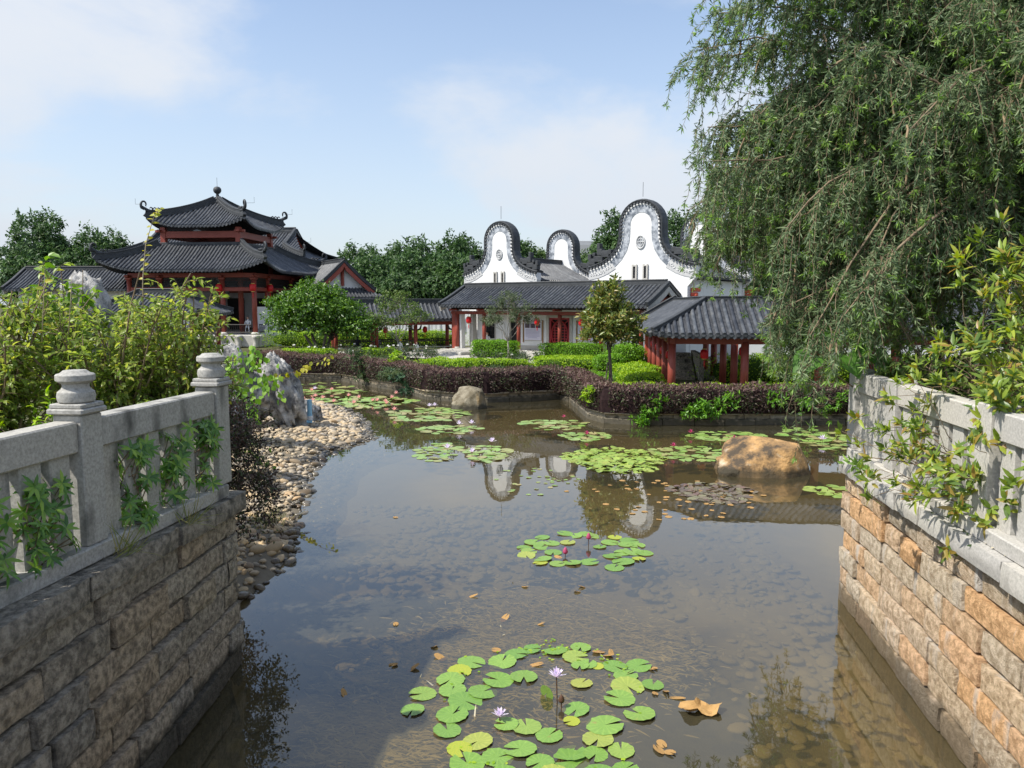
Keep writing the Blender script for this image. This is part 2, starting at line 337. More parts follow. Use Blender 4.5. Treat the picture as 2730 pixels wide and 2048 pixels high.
leafmat('grass_blade', [(.12, .16, .04), (.25, .27, .09), (.32, .28, .12)], .6, .2, .3)
leafmat('ivy_leaf', [(.12, .24, .035), (.18, .33, .05), (.25, .40, .06)], .45, .3, .35)
leafmat('lilac_petal', [(.72, .62, .80), (.82, .76, .86), (.66, .55, .78)], .5, .3, .3)
leafmat('pink_petal', [(.80, .42, .40), (.85, .58, .54), (.75, .35, .36)], .5, .3, .3)
leafmat('magenta_petal', [(.45, .06, .16), (.55, .12, .24)], .5, .3, .3)
def padmat(name, cols):
    m = mat(name, (1, 1, 1), .34, .5, (.74, .80, .72), 2.2, 6, .3, .25, 5, obj_rand=cols, bdist=.03, stain=((.26, .19, .06), 1.7, .665, (1, 1, 1)))
    t = m.node_tree; p = next(n for n in t.nodes if n.type == 'BSDF_PRINCIPLED'); src = p.inputs['Base Color'].links[0].from_socket     # pale veins running out from the stalk
    tc = t.nodes.new('ShaderNodeTexCoord'); se = t.nodes.new('ShaderNodeSeparateXYZ'); t.links.new(tc.outputs['Object'], se.inputs[0])
    def mm(op, a, b=None):
        n = t.nodes.new('ShaderNodeMath'); n.operation = op
        for i, x in enumerate((a, b)):
            if x is None: continue
            if isinstance(x, (int, float)): n.inputs[i].default_value = x
            else: t.links.new(x, n.inputs[i])
        return n.outputs[0]
    v = mm('POWER', mm('ABSOLUTE', mm('SINE', mm('MULTIPLY', mm('ARCTAN2', se.outputs[1], se.outputs[0]), 7.0))), 8.0)
    mx = t.nodes.new('ShaderNodeMix'); mx.data_type = 'RGBA'; mx.blend_type = 'MULTIPLY'; t.links.new(mm('MULTIPLY', v, .9), mx.inputs[0]); t.links.new(src, mx.inputs[6]); mx.inputs[7].default_value = (1.25, 1.18, 1.2, 1)
    t.links.new(mx.outputs[2], p.inputs['Base Color']); return m
padmat('pad', [(.14, .27, .05), (.18, .32, .06), (.21, .35, .065), (.16, .30, .05), (.25, .35, .07), (.34, .36, .07)])
padmat('pad_lime', [(.20, .31, .05), (.25, .36, .06), (.30, .38, .07), (.27, .31, .06)])
padmat('pad_far', [(.20, .34, .08), (.28, .38, .12), (.22, .36, .07), (.36, .30, .14), (.24, .36, .09)])
padmat('pad_dark', [(.10, .07, .065), (.14, .11, .08), (.20, .19, .11), (.16, .09, .08)])
leafmat('pebble_bulk', [(.21, .18, .14), (.46, .36, .23), (.32, .29, .25), (.54, .43, .28), (.18, .16, .13), (.50, .375, .22), (.38, .33, .25)], .7, .3, 0.0)
leafmat('bed_bulk', [(.23, .21, .165), (.26, .24, .19), (.22, .20, .16), (.28, .255, .20)], .8, .2, 0.0)
# ================================================================= SETTING
# ---- water
wm = bpy.data.materials.new('pond_water'); wm.use_nodes = True; t = wm.node_tree; t.nodes.clear()
def wn(ty): return t.nodes.new(ty)
tr = wn('ShaderNodeBsdfTransparent'); tr.inputs[0].default_value = (.70, .60, .35, 1)
df = wn('ShaderNodeBsdfDiffuse'); df.inputs[0].default_value = (.14, .125, .075, 1)
gl = wn('ShaderNodeBsdfGlossy'); gl.inputs['Roughness'].default_value = .012
fr = wn('ShaderNodeLayerWeight'); fr.inputs[0].default_value = .5       # Schlick reflectance, the same from above and below
pw = wn('ShaderNodeMath'); pw.operation = 'POWER'; pw.inputs[1].default_value = 3.6
ma = wn('ShaderNodeMath'); ma.operation = 'MULTIPLY_ADD'; ma.inputs[1].default_value = .92; ma.inputs[2].default_value = .08
m1 = wn('ShaderNodeMixShader'); m1.inputs[0].default_value = .30; m2 = wn('ShaderNodeMixShader'); oo = wn('ShaderNodeOutputMaterial')
tcx = wn('ShaderNodeTexCoord'); nz = wn('ShaderNodeTexNoise'); nz.inputs['Scale'].default_value = 1.6; nz.inputs['Detail'].default_value = 3
nz2 = wn('ShaderNodeTexNoise'); nz2.inputs['Scale'].default_value = .35
bm_ = wn('ShaderNodeBump'); bm_.inputs['Strength'].default_value = .045; bm_.inputs['Distance'].default_value = .05
ml = wn('ShaderNodeMath'); ml.operation = 'MULTIPLY'
L = t.links.new
L(tcx.outputs['Object'], nz.inputs[0]); L(tcx.outputs['Object'], nz2.inputs[0]); L(nz.outputs[0], ml.inputs[0]); L(nz2.outputs[0], ml.inputs[1]); L(ml.outputs[0], bm_.inputs['Height'])
L(bm_.outputs[0], gl.inputs['Normal']); L(bm_.outputs[0], fr.inputs['Normal'])
L(tr.outputs[0], m1.inputs[1]); L(df.outputs[0], m1.inputs[2]); L(fr.outputs['Facing'], pw.inputs[0]); L(pw.outputs[0], ma.inputs[0]); L(ma.outputs[0], m2.inputs[0]); L(m1.outputs[0], m2.inputs[1]); L(gl.outputs[0], m2.inputs[2]); L(m2.outputs[0], oo.inputs[0])
mb = MB().add([(-45, -12, 0), (45, -12, 0), (45, 52, 0), (-45, 52, 0)], [(0, 1, 2, 3)])
tag(mb.build('pond_water', wm), kind='structure')
mb = MB(); gx = np.linspace(-45, 45, 46); gy = np.linspace(-12, 52, 40)
vs = [(x, y, -.62 + .10 * math.sin(x * .9 + y * .5) * math.sin(y * .7) + (.18 if (x > 2.2 or y > 13) and y > 5 else 0) - .12 * math.exp(-((x - .8) ** 2 + (y - 7.5) ** 2) / 9)) for y in gy for x in gx]
nx = len(gx); mb.add(vs, [(j * nx + i, j * nx + i + 1, (j + 1) * nx + i + 1, (j + 1) * nx + i) for j in range(len(gy) - 1) for i in range(nx - 1)])
tag(mb.build('pond_bed', MATS['pond_bed'], smooth=True), kind='structure')
# pebble meshes
def ico(sub=1):
    g = (1 + 5 ** .5) / 2
    v = [(-1, g, 0), (1, g, 0), (-1, -g, 0), (1, -g, 0), (0, -1, g), (0, 1, g), (0, -1, -g), (0, 1, -g), (g, 0, -1), (g, 0, 1), (-g, 0, -1), (-g, 0, 1)]
    v = [Vector(p).normalized() for p in v]
    f = [(0, 11, 5), (0, 5, 1), (0, 1, 7), (0, 7, 10), (0, 10, 11), (1, 5, 9), (5, 11, 4), (11, 10, 2), (10, 7, 6), (7, 1, 8), (3, 9, 4), (3, 4, 2), (3, 2, 6), (3, 6, 8), (3, 8, 9), (4, 9, 5), (2, 4, 11), (6, 2, 10), (8, 6, 7), (9, 8, 1)]
    for _ in range(sub):
        nf = []; cache = {}
        def mid(a, b):
            k = (min(a, b), max(a, b))
            if k not in cache: cache[k] = len(v); v.append(((v[a] + v[b]) / 2).normalized())
            return cache[k]
        for a, b, c in f:
            ab, bc, ca = mid(a, b), mid(b, c), mid(c, a); nf += [(a, ab, ca), (b, bc, ab), (c, ca, bc), (ab, bc, ca)]
        f = nf
    return np.array([tuple(p) for p in v]), np.array(f)
IV, IF = ico(1); IV0, IF0 = ico(0); IV2, IF2 = ico(2); IV3, IF3 = ico(3)
def bulk_pebbles(name, P, S, matname, parent=None, base=(IV, IF)):
    n = len(P); v0, f0 = base
    V = v0[None] * (1 + .12 * rng.normal(size=(n, len(v0), 1)) * .5) * S[:, None, :]
    a = rng.uniform(0, 6.28, n); b = rng.normal(0, .28, n)
    ca, sa = np.cos(a)[:, None], np.sin(a)[:, None]; cb, sb = np.cos(b)[:, None], np.sin(b)[:, None]
    x, y, z = V[..., 0], V[..., 1], V[..., 2]
    y, z = y * cb - z * sb, y * sb + z * cb
    V = np.stack([x * ca - y * sa, x * sa + y * ca, z], -1) + P[:, None, :]
    F = (f0[None] + (np.arange(n) * len(v0))[:, None, None]).reshape(-1, 3)
    return link(name, np_mesh(name, V.reshape(-1, 3), F, None, MATS[matname], True), parent)
# cobbles lying on the pond bed where the water is clear enough to see them
n = 3800; P = np.stack([rng.uniform(-3.6, 5.2, n), rng.uniform(5.5, 18, n), np.zeros(n)], 1)
P[:, 2] = -.48 + np.where((P[:, 0] > 2.2) | (P[:, 1] > 13), .06, -.13) + rng.normal(0, .015, n)
dd_ = np.sqrt(((P[:, 0] - .2) / 2.9) ** 2 + ((P[:, 1] - 8.4) / 3.1) ** 2); keep = rng.random(n) < np.clip((dd_ - .55) / .8, .02, .9); P = P[keep]; n = len(P)
s = .04 + .075 * rng.random(n) ** 1.5; S = np.stack([s * 1.25, s, s * .36], 1)
tag(bulk_pebbles('bed_cobbles', P, S, 'bed_bulk'), 'rounded cobbles lying on the pond bed under clear water', 'cobbles', kind='stuff')
# dark of deep water round the lilies put into the bed colour, with noise
t = MATS['pond_bed'].node_tree; pb = next(n for n in t.nodes if n.type == 'BSDF_PRINCIPLED'); src = pb.inputs['Base Color'].links[0].from_socket
tc_ = t.nodes.new('ShaderNodeTexCoord'); nz_ = t.nodes.new('ShaderNodeTexNoise'); nz_.inputs['Scale'].default_value = .9; nz_.inputs['Detail'].default_value = 6; t.links.new(tc_.outputs['Object'], nz_.inputs[0])
mp_ = t.nodes.new('ShaderNodeMapping'); mp_.inputs['Location'].default_value = (-.2 / 2.9, -8.4 / 3.1, 0); mp_.inputs['Scale'].default_value = (1 / 2.9, 1 / 3.1, 0); t.links.new(tc_.outputs['Object'], mp_.inputs[0])
ln_ = t.nodes.new('ShaderNodeVectorMath'); ln_.operation = 'LENGTH'; t.links.new(mp_.outputs[0], ln_.inputs[0])
ad_ = t.nodes.new('ShaderNodeMath'); ad_.operation = 'MULTIPLY_ADD'; ad_.inputs[1].default_value = 1.3; t.links.new(nz_.outputs[0], ad_.inputs[0]); t.links.new(ln_.outputs['Value'], ad_.inputs[2])
mr_ = t.nodes.new('ShaderNodeMapRange'); mr_.inputs['From Min'].default_value = 1.35; mr_.inputs['From Max'].default_value = 2.0; mr_.inputs['To Min'].default_value = 1; mr_.inputs['To Max'].default_value = 0; t.links.new(ad_.outputs[0], mr_.inputs['Value'])
mx_ = t.nodes.new('ShaderNodeMix'); mx_.data_type = 'RGBA'; mx_.inputs[7].default_value = (.022, .024, .024, 1); t.links.new(mr_.outputs[0], mx_.inputs[0]); t.links.new(src, mx_.inputs[6]); t.links.new(mx_.outputs[2], pb.inputs['Base Color'])
# ---- garden ground beyond the far bank
BANK = [(-70, 58), (-30, 53), (-20, 50), (-14.5, 46.6), (-12.87, 43.9), (-9.66, 43.3), (-8.3, 41.5), (-5.73, 38.4), (-3.94, 35.0), (-2.56, 34.2), (-1.12, 33.9), (.9, 34.6), (2.2, 35.2), (2.52, 34.2), (2.72, 31.6), (2.86, 29.2), (3.36, 28.0), (4.31, 27.65), (6.63, 27.63), (12.1, 27.63), (22, 27.8), (70, 30)]
def gz(x, y):            # height of the garden ground
    yb = np.interp(x, [p[0] for p in BANK], [p[1] for p in BANK]); d = max(0, y - yb)
    return .42 + .5 * min(1, d / 12) * (1 if x < 3 else min(1, .25 + d / 18))
rows = [0.12, 1.2, 4, 8, 12, 20, 45, 140, 900]; vs = []
xs = []
for i, (x, y) in enumerate(BANK): xs.append((x, y))
for x, y in xs:
    for d in rows: vs.append((x if d < 40 else x * (1 + d / 60), y + d, gz(x, y + d)))
k = len(rows); mb = MB().add(vs, [(i * k + j, (i + 1) * k + j, (i + 1) * k + j + 1, i * k + j + 1) for i in range(len(xs) - 1) for j in range(k - 1)])
tag(mb.build('garden_ground', MATS['grass_ground']), kind='structure')
# paving in front of the hall, a sheet a little above the ground
mb = MB(); pv = [(-8.5, 50.2), (-3.0, 46.0), (0.5, 44.2), (6.2, 42.2), (7.4, 44.9), (-3.4, 53.3), (-7.5, 55.0)]
mb.add([(x, y, .965) for x, y in pv], [tuple(range(len(pv)))]); tag(mb.build('courtyard_paving', MATS['paving']), kind='structure')
# ---- kerb of stone blocks along the far bank
kt = thing('bank_kerb', 'low coursed stone kerb holding the planted bank above the pond', 'kerb')
def polyline_walk(pts, step):
    out = []; carry = 0
    for (a, b) in zip(pts[:-1], pts[1:]):
        a = Vector(a); b = Vector(b); Ls = (b - a).length; nn = max(1, round(Ls / step))
        for i in range(nn): out.append((a.lerp(b, i / nn), a.lerp(b, (i + 1) / nn)))
    return out
for lvl, (z0, z1, off, step) in enumerate([(-.5, .2, .03, 1.0), (.205, .37, .09, .9), (.375, .47, -.02, 1.1)]):
    for a, b in polyline_walk([p for p in BANK if -21 < p[0] < 23], step):
        d = (b - a); Ls = d.length; d.normalize(); nn = Vector((d.y, -d.x))
        c = (a + b) / 2 - nn * .15 + nn * off * -1 + nn * random.uniform(-.015, .02)
        m_ = MB().bbox((0, 0, 0), (Ls - .012, .34, z1 - z0), .018)
        m_.v = [(x + random.uniform(-.008, .008), y + random.uniform(-.012, .012), z + random.uniform(-.006, .006)) for x, y, z in m_.v]
        m_.build('kerb_stone', MATS['curb'], kt, loc=(c.x, c.y, (z0 + z1) / 2), rot=(0, 0, math.atan2(d.y, d.x)))
# ---- left terrace, bank slope and right terrace
TE = [(-3.55, -12), (-3.5, 8.7), (-4.3, 9.2), (-5.5, 10.2), (-6.5, 11.2), (-7.3, 12.5), (-9, 15), (-10.5, 18), (-12, 22.5), (-12.5, 24.5), (-13, 26), (-14, 29), (-15.5, 32.5), (-17, 36), (-18.5, 38), (-20, 42), (-22, 46)]
def tz(y): return 2.1 - 1.15 * min(1, max(0, (y - 10) / 16)) ** 1.0
vs = []
for x, y in TE: vs += [(x - (.25 if y < 9 else 0), y, tz(y)), (x - 5, y, tz(y) + .05), (-90, y + 3, 2.0)]
mb = MB().add(vs, [(i * 3 + j, (i + 1) * 3 + j, (i + 1) * 3 + j + 1, i * 3 + j + 1) for i in range(len(TE) - 1) for j in range(2)])
tag(mb.build('left_terrace', MATS['grass_ground']), kind='structure')
WL = [(-3.3, 8.6), (-3.45, 9.6), (-3.98, 10.9), (-3.8, 12.1), (-3.85, 13.4), (-4.48, 16.2), (-5.0, 18.7), (-5.43, 21.9), (-4.93, 23.4), (-4.5, 24.6), (-5.28, 28), (-6.64, 31.7), (-8.33, 33.9), (-9.75, 34.6), (-13, 39), (-15.5, 44)]
TE2 = [(-3.9, 8.65)] + TE[2:]
prof = [(-.35, -.75), (-.12, -.30), (0, -.02), (.12, .12), (.3, .24), (.6, .42), (.85, .75), (1, None)]
def slope_pt(i, s):
    a = Vector(WL[i]); b = Vector(TE2[i]); p = a.lerp(b, s); zt = tz(b.y)
    zs = [q[1] if q[1] is not None else zt for q in prof]
    z = float(np.interp(s, [q[0] for q in prof], zs)); return (p.x, p.y, z)
vs = [slope_pt(i, q[0]) for i in range(len(WL)) for q in prof]; k = len(prof)
mb = MB().add(vs, [(i * k + j, i * k + j + 1, (i + 1) * k + j + 1, (i + 1) * k + j) for i in range(len(WL) - 1) for j in range(k - 1)])
beach = tag(mb.build('pebble_bank', MATS['soil'], smooth=True), kind='structure')
seglen = [(Vector(WL[i + 1]) - Vector(WL[i])).length * (Vector(WL[i]) - Vector(TE2[i])).length for i in range(1, len(WL) - 1)]
cum = np.cumsum(seglen) / sum(seglen)
pts = []
while len(pts) < 11500:
    r = random.random(); i = 1 + int(np.searchsorted(cum, r)); f = random.random(); s = random.uniform(-.14, .85)
    a = slope_pt(i, s); b = slope_pt(i + 1, s); p = [a[q] + (b[q] - a[q]) * f for q in range(3)]
    if p[1] > 30 and random.random() < .5: continue
    pts.append(p)
P = np.array(pts); s = .030 + .056 * rng.random(len(P)) ** 1.3; s *= np.where(rng.random(len(P)) < .10, 1.7, 1)
S = np.stack([s * rng.uniform(1.05, 1.55, len(P)), s, s * rng.uniform(.5, .75, len(P))], 1); P[:, 2] += S[:, 2] * .35
score = S[:, 0] / P[:, 1] + np.where((P[:, 0] > -6.5) & (P[:, 1] > 10.4) & (P[:, 2] > 0), .01, 0); order = np.argsort(-score)
big = order[:300]; rest = order[300:]
mat('pebble_wet', (.12, .11, .095), .25, .5, (.17, .155, .13), 8, 6, .4, .15, 20, obj_rand=PEB)
wet_pm = []; near_pm = []
for q in range(6):
    V = IV * np.array([1, 1, 1]) * (1 + .07 * rng.normal(size=(len(IV), 1)))
    near_pm.append(np_mesh('pebble', V, IF, None, MATS['pebble'], True)); wet_pm.append(np_mesh('pebble', V, IF, None, MATS['pebble_wet'], True))
for q, i in enumerate(big):
    link('pebble', (wet_pm if P[i][2] < .055 + random.uniform(-.02, .03) else near_pm)[q % 6], beach, P[i], (random.gauss(0, .25), random.gauss(0, .25), random.uniform(0, 6.28)), S[i])
leafmat('pebble_wet_bulk', [(.07, .065, .055), (.14, .115, .08), (.10, .098, .09), (.17, .145, .10), (.06, .056, .05)], .25, .5, 0.0)
wet = P[rest][:, 2] < .045 + rng.normal(0, .012, len(rest))
tag(bulk_pebbles('pebbles', P[rest][~wet], S[rest][~wet], 'pebble_bulk', beach), kind='stuff'); tag(bulk_pebbles('wet_pebbles', P[rest][wet], S[rest][wet], 'pebble_wet_bulk', beach), kind='stuff')
vs = []
RT = [(4.1, -12), (4.05, 2), (4.35, 6.3), (4.85, 11.1), (7, 11.5), (12, 12), (40, 13)]
for x, y in RT: vs += [(x + .2, y - .1, 2.1), (40, min(y - .1, 11.4), 2.15)]
mb = MB().add(vs, [(i * 2, i * 2 + 1, i * 2 + 3, i * 2 + 2) for i in range(len(RT) - 2)])
tag(mb.build('right_terrace', MATS['soil']), kind='structure')
# ================================================================= RETAINING WALLS
def rough_block(w, h, d, rough=.02):
    """front face towards -y, rounded broken edges; origin at the centre of the front"""
    nx_, nz_ = 6, 4; vs = []; fs = []
    for j in range(nz_):
        for i in range(nx_):
            u, v = i / (nx_ - 1), j / (nz_ - 1)
            edge = i in (0, nx_ - 1) or j in (0, nz_ - 1)
            vs.append(((u - .5) * w + random.uniform(-.010, .010), (random.uniform(.002, .016) if edge else -random.uniform(-.3 * rough, .7 * rough)), (v - .5) * h + random.uniform(-.008, .008)))
    for j in range(nz_ - 1):
        for i in range(nx_ - 1): fs.append((j * nx_ + i, j * nx_ + i + 1, (j + 1) * nx_ + i + 1, (j + 1) * nx_ + i))
    ring = list(range(nx_)) + [j * nx_ + nx_ - 1 for j in range(1, nz_)] + [(nz_ - 1) * nx_ + i for i in range(nx_ - 2, -1, -1)] + [j * nx_ for j in range(nz_ - 2, 0, -1)]
    b = len(vs)
    for q in ring: vs.append((vs[q][0], d, vs[q][2]))
    for a in range(len(ring)): c = (a + 1) % len(ring); fs.append((ring[c], ring[a], b + a, b + c))
    return MB().add(vs, fs)
def retaining_wall(name, label, bot, top, side, mname, y0, y1, ret):
    """bot/top: x as a function of y at the foot and under the coping; side +1 faces +x, -1 faces -x"""
    T = thing(name, label, 'stone wall', (top(y1), y1, 0))
    ox, oy = top(y1), y1
    zc = [-.55, -.28, .0, .27, .55, .82, 1.10, 1.38, 1.66, 1.93]
    fx = lambda y, z: bot(y) + (top(y) - bot(y)) * (z + .3) / 2.2
    rz = math.atan2(-(fx(y1, 1) - fx(y0, 1)) if side > 0 else (fx(y1, 1) - fx(y0, 1)), y1 - y0)
    for c in range(len(zc) - 1):
        y = y1; z0, z1 = zc[c], zc[c + 1]; zm = (z0 + z1) / 2; first = True
        while y > y0:
            wlen = random.choice([.45, .6, .75, .9, 1.15, .7]) * random.uniform(.85, 1.15)
            if first: wlen = [.75, .4][c % 2] * random.uniform(.9, 1.2); first = False
            if y - wlen < y0 + .3: wlen = y - y0
            ym = y - wlen / 2
            a = math.atan2(fx(ym + .1, zm) - fx(ym - .1, zm), .2)
            m_ = rough_block(wlen - random.uniform(.014, .04), z1 - z0 - random.uniform(.014, .045), .3, .028)
            rot = (0, random.gauss(0, .006), (math.pi / 2 if side > 0 else -math.pi / 2) - a)
            m_.build('stone_block', MATS[mname], T, loc=(fx(ym, zm) + side * random.uniform(-.03, .03) - ox, ym - oy, zm), rot=rot, autos=True)
            y -= wlen
        if ret:                                   # blocks of the return face beyond the corner
            x = fx(y1, zm) - side * (.30 if c % 2 else .02)
            for q in range(4):
                wlen = random.uniform(.5, .8); x -= side * wlen / 2
                m_ = rough_block(wlen - .02, z1 - z0 - .02, .28)
                m_.build('stone_block', MATS[mname], T, loc=(x - ox, 0.001, zm), rot=(0, 0, math.pi), autos=True); x -= side * wlen / 2
    core = MB(); yy = np.linspace(y0, y1 - .06, 12); vs = []
    for y in yy:
        for z in (-.6, 1.96): vs += [(fx(y, z) - side * .13 - ox, y - oy, z), (fx(y, z) - side * .55 - ox, y - oy, z)]
    fs = []
    for i in range(len(yy) - 1):
        a = i * 4; b = a + 4; fs += [(a, b, b + 2, a + 2), (a + 2, b + 2, b + 3, a + 3), (a + 1, a + 3, b + 3, b + 1)]
    e = (len(yy) - 1) * 4; fs += [(e, e + 1, e + 3, e + 2), (0, 2, 3, 1)]
    core.add(vs, fs).build('wall_core', MATS['mortar'], T)
    y = y1 + .06
    while y > y0:
        wlen = random.uniform(.55, 1.1); ym = y - wlen / 2; a = math.atan2(top(ym + .1) - top(ym - .1), .2)
        m_ = rough_block(wlen - .02, .21 + random.uniform(-.02, .01), .42, .035)
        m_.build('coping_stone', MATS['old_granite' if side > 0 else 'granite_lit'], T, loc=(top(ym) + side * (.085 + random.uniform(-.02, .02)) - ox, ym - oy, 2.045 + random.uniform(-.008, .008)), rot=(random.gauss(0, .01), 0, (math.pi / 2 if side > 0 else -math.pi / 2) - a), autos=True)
        y -= wlen
    return T
lbot = lambda y: -3.25 - .015 * (y - 6.9)
ltop = lambda y: -3.30 + .088 * (y - 9.05)
rbot = lambda y: 4.29 + .139 * (y - 6.9)
rtop = lambda y: 4.89 + .112 * (y - 11.2)
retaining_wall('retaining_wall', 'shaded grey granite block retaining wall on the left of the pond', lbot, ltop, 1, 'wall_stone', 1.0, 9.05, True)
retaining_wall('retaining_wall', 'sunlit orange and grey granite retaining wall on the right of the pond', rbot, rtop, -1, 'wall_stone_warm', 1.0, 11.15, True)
# ================================================================= BALUSTRADES
def balustrade(label, pa, ys, side, mname, capless=()):
    """pa(y) = x of the rail's centre line"""
    ox, oy = pa(ys[0]), ys[0]
    T = thing('balustrade', label, 'balustrade', (ox, oy, 2.15)); M_ = MATS[mname]
    shaft = MB().bbox((0, 0, .725), (.27, .27, 1.15), .012).mesh('post', M_)
    capm = MB().bbox((0, 0, .03), (.335, .335, .05), .012).bbox((0, 0, .075), (.30, .30, .04), .008).lathe((0, 0, .09), [(.12, 0), (.145, .02), (.152, .06), (.145, .10), (.115, .125), (.105, .145), (.108, .17), (.135, .185), (.155, .20), (.155, .245), (.145, .255), (.12, .26), (.09, .285), (.0, .29)], 20).mesh('post_cap', M_)
    capm.shade_smooth(); capm.set_sharp_from_angle(angle=R(35))
    for i, y in enumerate(ys):
        a = math.atan2(pa(y + .1) - pa(y - .1), .2)
        p = link('post', shaft, T, (pa(y) - ox, y - oy, 0), (0, 0, -a))
        if i not in capless: link('post_cap', capm, p, (0, 0, 1.3))
    for y1, y2 in zip(ys[:-1], ys[1:]):
        a = math.atan2(pa(y1) - pa(y2), y1 - y2); ln = math.hypot(pa(y1) - pa(y2), y1 - y2); ym = (y1 + y2) / 2
        MB().bbox((0, 0, 0), (.21, ln - .275, .27), .014).build('rail', M_, T, loc=(pa(ym) - ox, ym - oy, 1.115), rot=(0, 0, -a))
        MB().bbox((0, 0, 0), (.34, ln - .004, .15), .012).build('plinth', M_, T, loc=(pa(ym) - ox, ym - oy, .078), rot=(0, 0, -a))
        n_ = 6; gap = (ln - .27) / (n_ + .15)
        sl = MB().bbox((0, 0, 0), (.12, .235, .835), .008).mesh('slat', M_)
        for q in range(n_):
            d = -ln / 2 + .135 + gap * (q + .58); yy = ym + d * math.cos(a)
            link('slat', sl, T, (pa(ym) + d * math.sin(a) - ox, yy - oy, .565), (0, 0, -a + random.gauss(0, .012)))
    return T
lpa = lambda y: -3.47 + .135 * (y - 8.85)
rpa = lambda y: 5.08 + .115 * (y - 11.2)
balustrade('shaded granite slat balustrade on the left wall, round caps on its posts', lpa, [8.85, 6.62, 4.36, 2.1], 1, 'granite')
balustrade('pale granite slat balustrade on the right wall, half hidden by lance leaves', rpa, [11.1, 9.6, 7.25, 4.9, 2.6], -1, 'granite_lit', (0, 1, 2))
# ================================================================= ROOFS
ROLLN = 6
def roof_slope(parent, p0, ex, inn, Ls, depth, zf, hipL=0, hipR=0, up=0.0, upw=3.0, spacing=.28, rad=.075, rows=True, thick=.14, off=0.0, name='roof_slope'):
    """p0 eave corner (xy), ex unit along the eave, inn unit inward, zf(d) height at inward distance d; hips at 45 degrees"""
    p0 = Vector(p0[:2]); ex = Vector(ex); inn = Vector(inn)
    def S(x, d, lift=0):
        e = min(x if hipL else 1e9, (Ls - x) if hipR else 1e9)
        e2 = max(0, e - d)
        z = zf(d) + (up * max(0, 1 - e2 / upw) ** 2 * (1 - d / depth) ** 1.5 if up else 0)
        p = p0 + ex * x + inn * d
        return (p.x, p.y, z + lift)
    def dm(x):
        m_ = depth
        if hipL: m_ = min(m_, x / hipL)
        if hipR: m_ = min(m_, (Ls - x) / hipR)
        return max(m_, .02)
    nx_ = max(6, int(Ls / .55)); nd = 7; vs = []; fs = []
    for layer in (0, -thick):
        for i in range(nx_ + 1):
            x = Ls * i / nx_
            for j in range(nd + 1): vs.append(S(x, dm(x) * j / nd, layer))
    q = (nx_ + 1) * (nd + 1)
    for i in range(nx_):
        for j in range(nd):
            a = i * (nd + 1) + j; b = a + nd + 1; fs.append((a, b, b + 1, a + 1)); fs.append((q + a, q + a + 1, q + b + 1, q + b))
        a = i * (nd + 1); b = a + nd + 1; fs.append((a, q + a, q + b, b))
    for i in (0, nx_):
        for j in range(nd):
            a = i * (nd + 1) + j; fs.append((a, a + 1, q + a + 1, q + a) if i == 0 else (a, q + a, q + a + 1, a + 1))
    sl = MB().add(vs, fs).build(name, MATS['roof_pan'], parent, smooth=False)
    if not rows: return sl
    n_ = max(1, int(Ls / spacing)); sp = Ls / n_
    for r in range(n_):
        x = (r + .5) * sp; D = dm(x)
        if D < .12: continue
        k = max(2, min(7, int(D / .45) + 1)); vs = []; fs = []
        for j in range(k + 1):
            d = D * j / k - (.04 if j == 0 else 0)
            c = Vector(S(x, max(d, 0), .01)); c2 = Vector(S(x, min(depth, max(d, 0) + .1), .01)); tdir = (c2 - c)
            tdir = Vector((inn.x, inn.y, tdir.z / .1 if tdir.length > 1e-6 else 0)).normalized()
            upv = Vector((ex.x, ex.y, 0)).cross(tdir)
            if upv.z < 0: upv = -upv
            for a in range(ROLLN):
                an = math.pi * a / (ROLLN - 1)
                vs.append(c + Vector((ex.x, ex.y, 0)) * math.cos(an) * rad - Vector((inn.x, inn.y, 0)) * (.04 if j == 0 else 0) + upv * math.sin(an) * rad)
        for j in range(k):
            for a in range(ROLLN - 1): fs.append((j * ROLLN + a, j * ROLLN + a + 1, (j + 1) * ROLLN + a + 1, (j + 1) * ROLLN + a))
        # round end tile and the drip tile beside it
        c = Vector(S(x, 0, .01)) - Vector((inn.x, inn.y, 0)) * .045; b = len(vs); e3 = Vector((ex.x, ex.y, 0))
        for a in range(8):
            an = 2 * math.pi * a / 8; vs.append(c + e3 * math.cos(an) * rad * 1.12 + Vector((0, 0, 1)) * math.sin(an) * rad * 1.12)
        fs.append(tuple(range(b, b + 8)))
        b = len(vs); h = sp / 2
        cz = c + Vector((inn.x, inn.y, 0)) * .02
        for dx, dz in ((.35 * rad, -.02), (h, .0), (h * 2 - .35 * rad, -.02), (h * 1.6, -.13), (h, -.19), (h * .4, -.13)): vs.append(cz + e3 * dx + Vector((0, 0, dz)))
        fs.append((b, b + 1, b + 2, b + 3, b + 4, b + 5))
        me = MB().add(vs, fs).mesh('tile_row', MATS['roof_tile']); me.shade_smooth(); me.set_sharp_from_angle(angle=R(50))
        link('tile_row', me, sl)
    return sl
def ridge_bar(parent, pts, w=.2, h=.3, name='ridge', m='ridge_grey'):
    pr = [(-w / 2, -.05), (w / 2, -.05), (w / 2, h * .35), (w * .38, h * .4), (w * .38, h * .8), (w * .55, h * .85), (w * .45, h), (-w * .45, h), (-w * .55, h * .85), (-w * .38, h * .8), (-w * .38, h * .4), (-w / 2, h * .35)]
    return MB().sweep(pts, pr).build(name, MATS[m], parent)
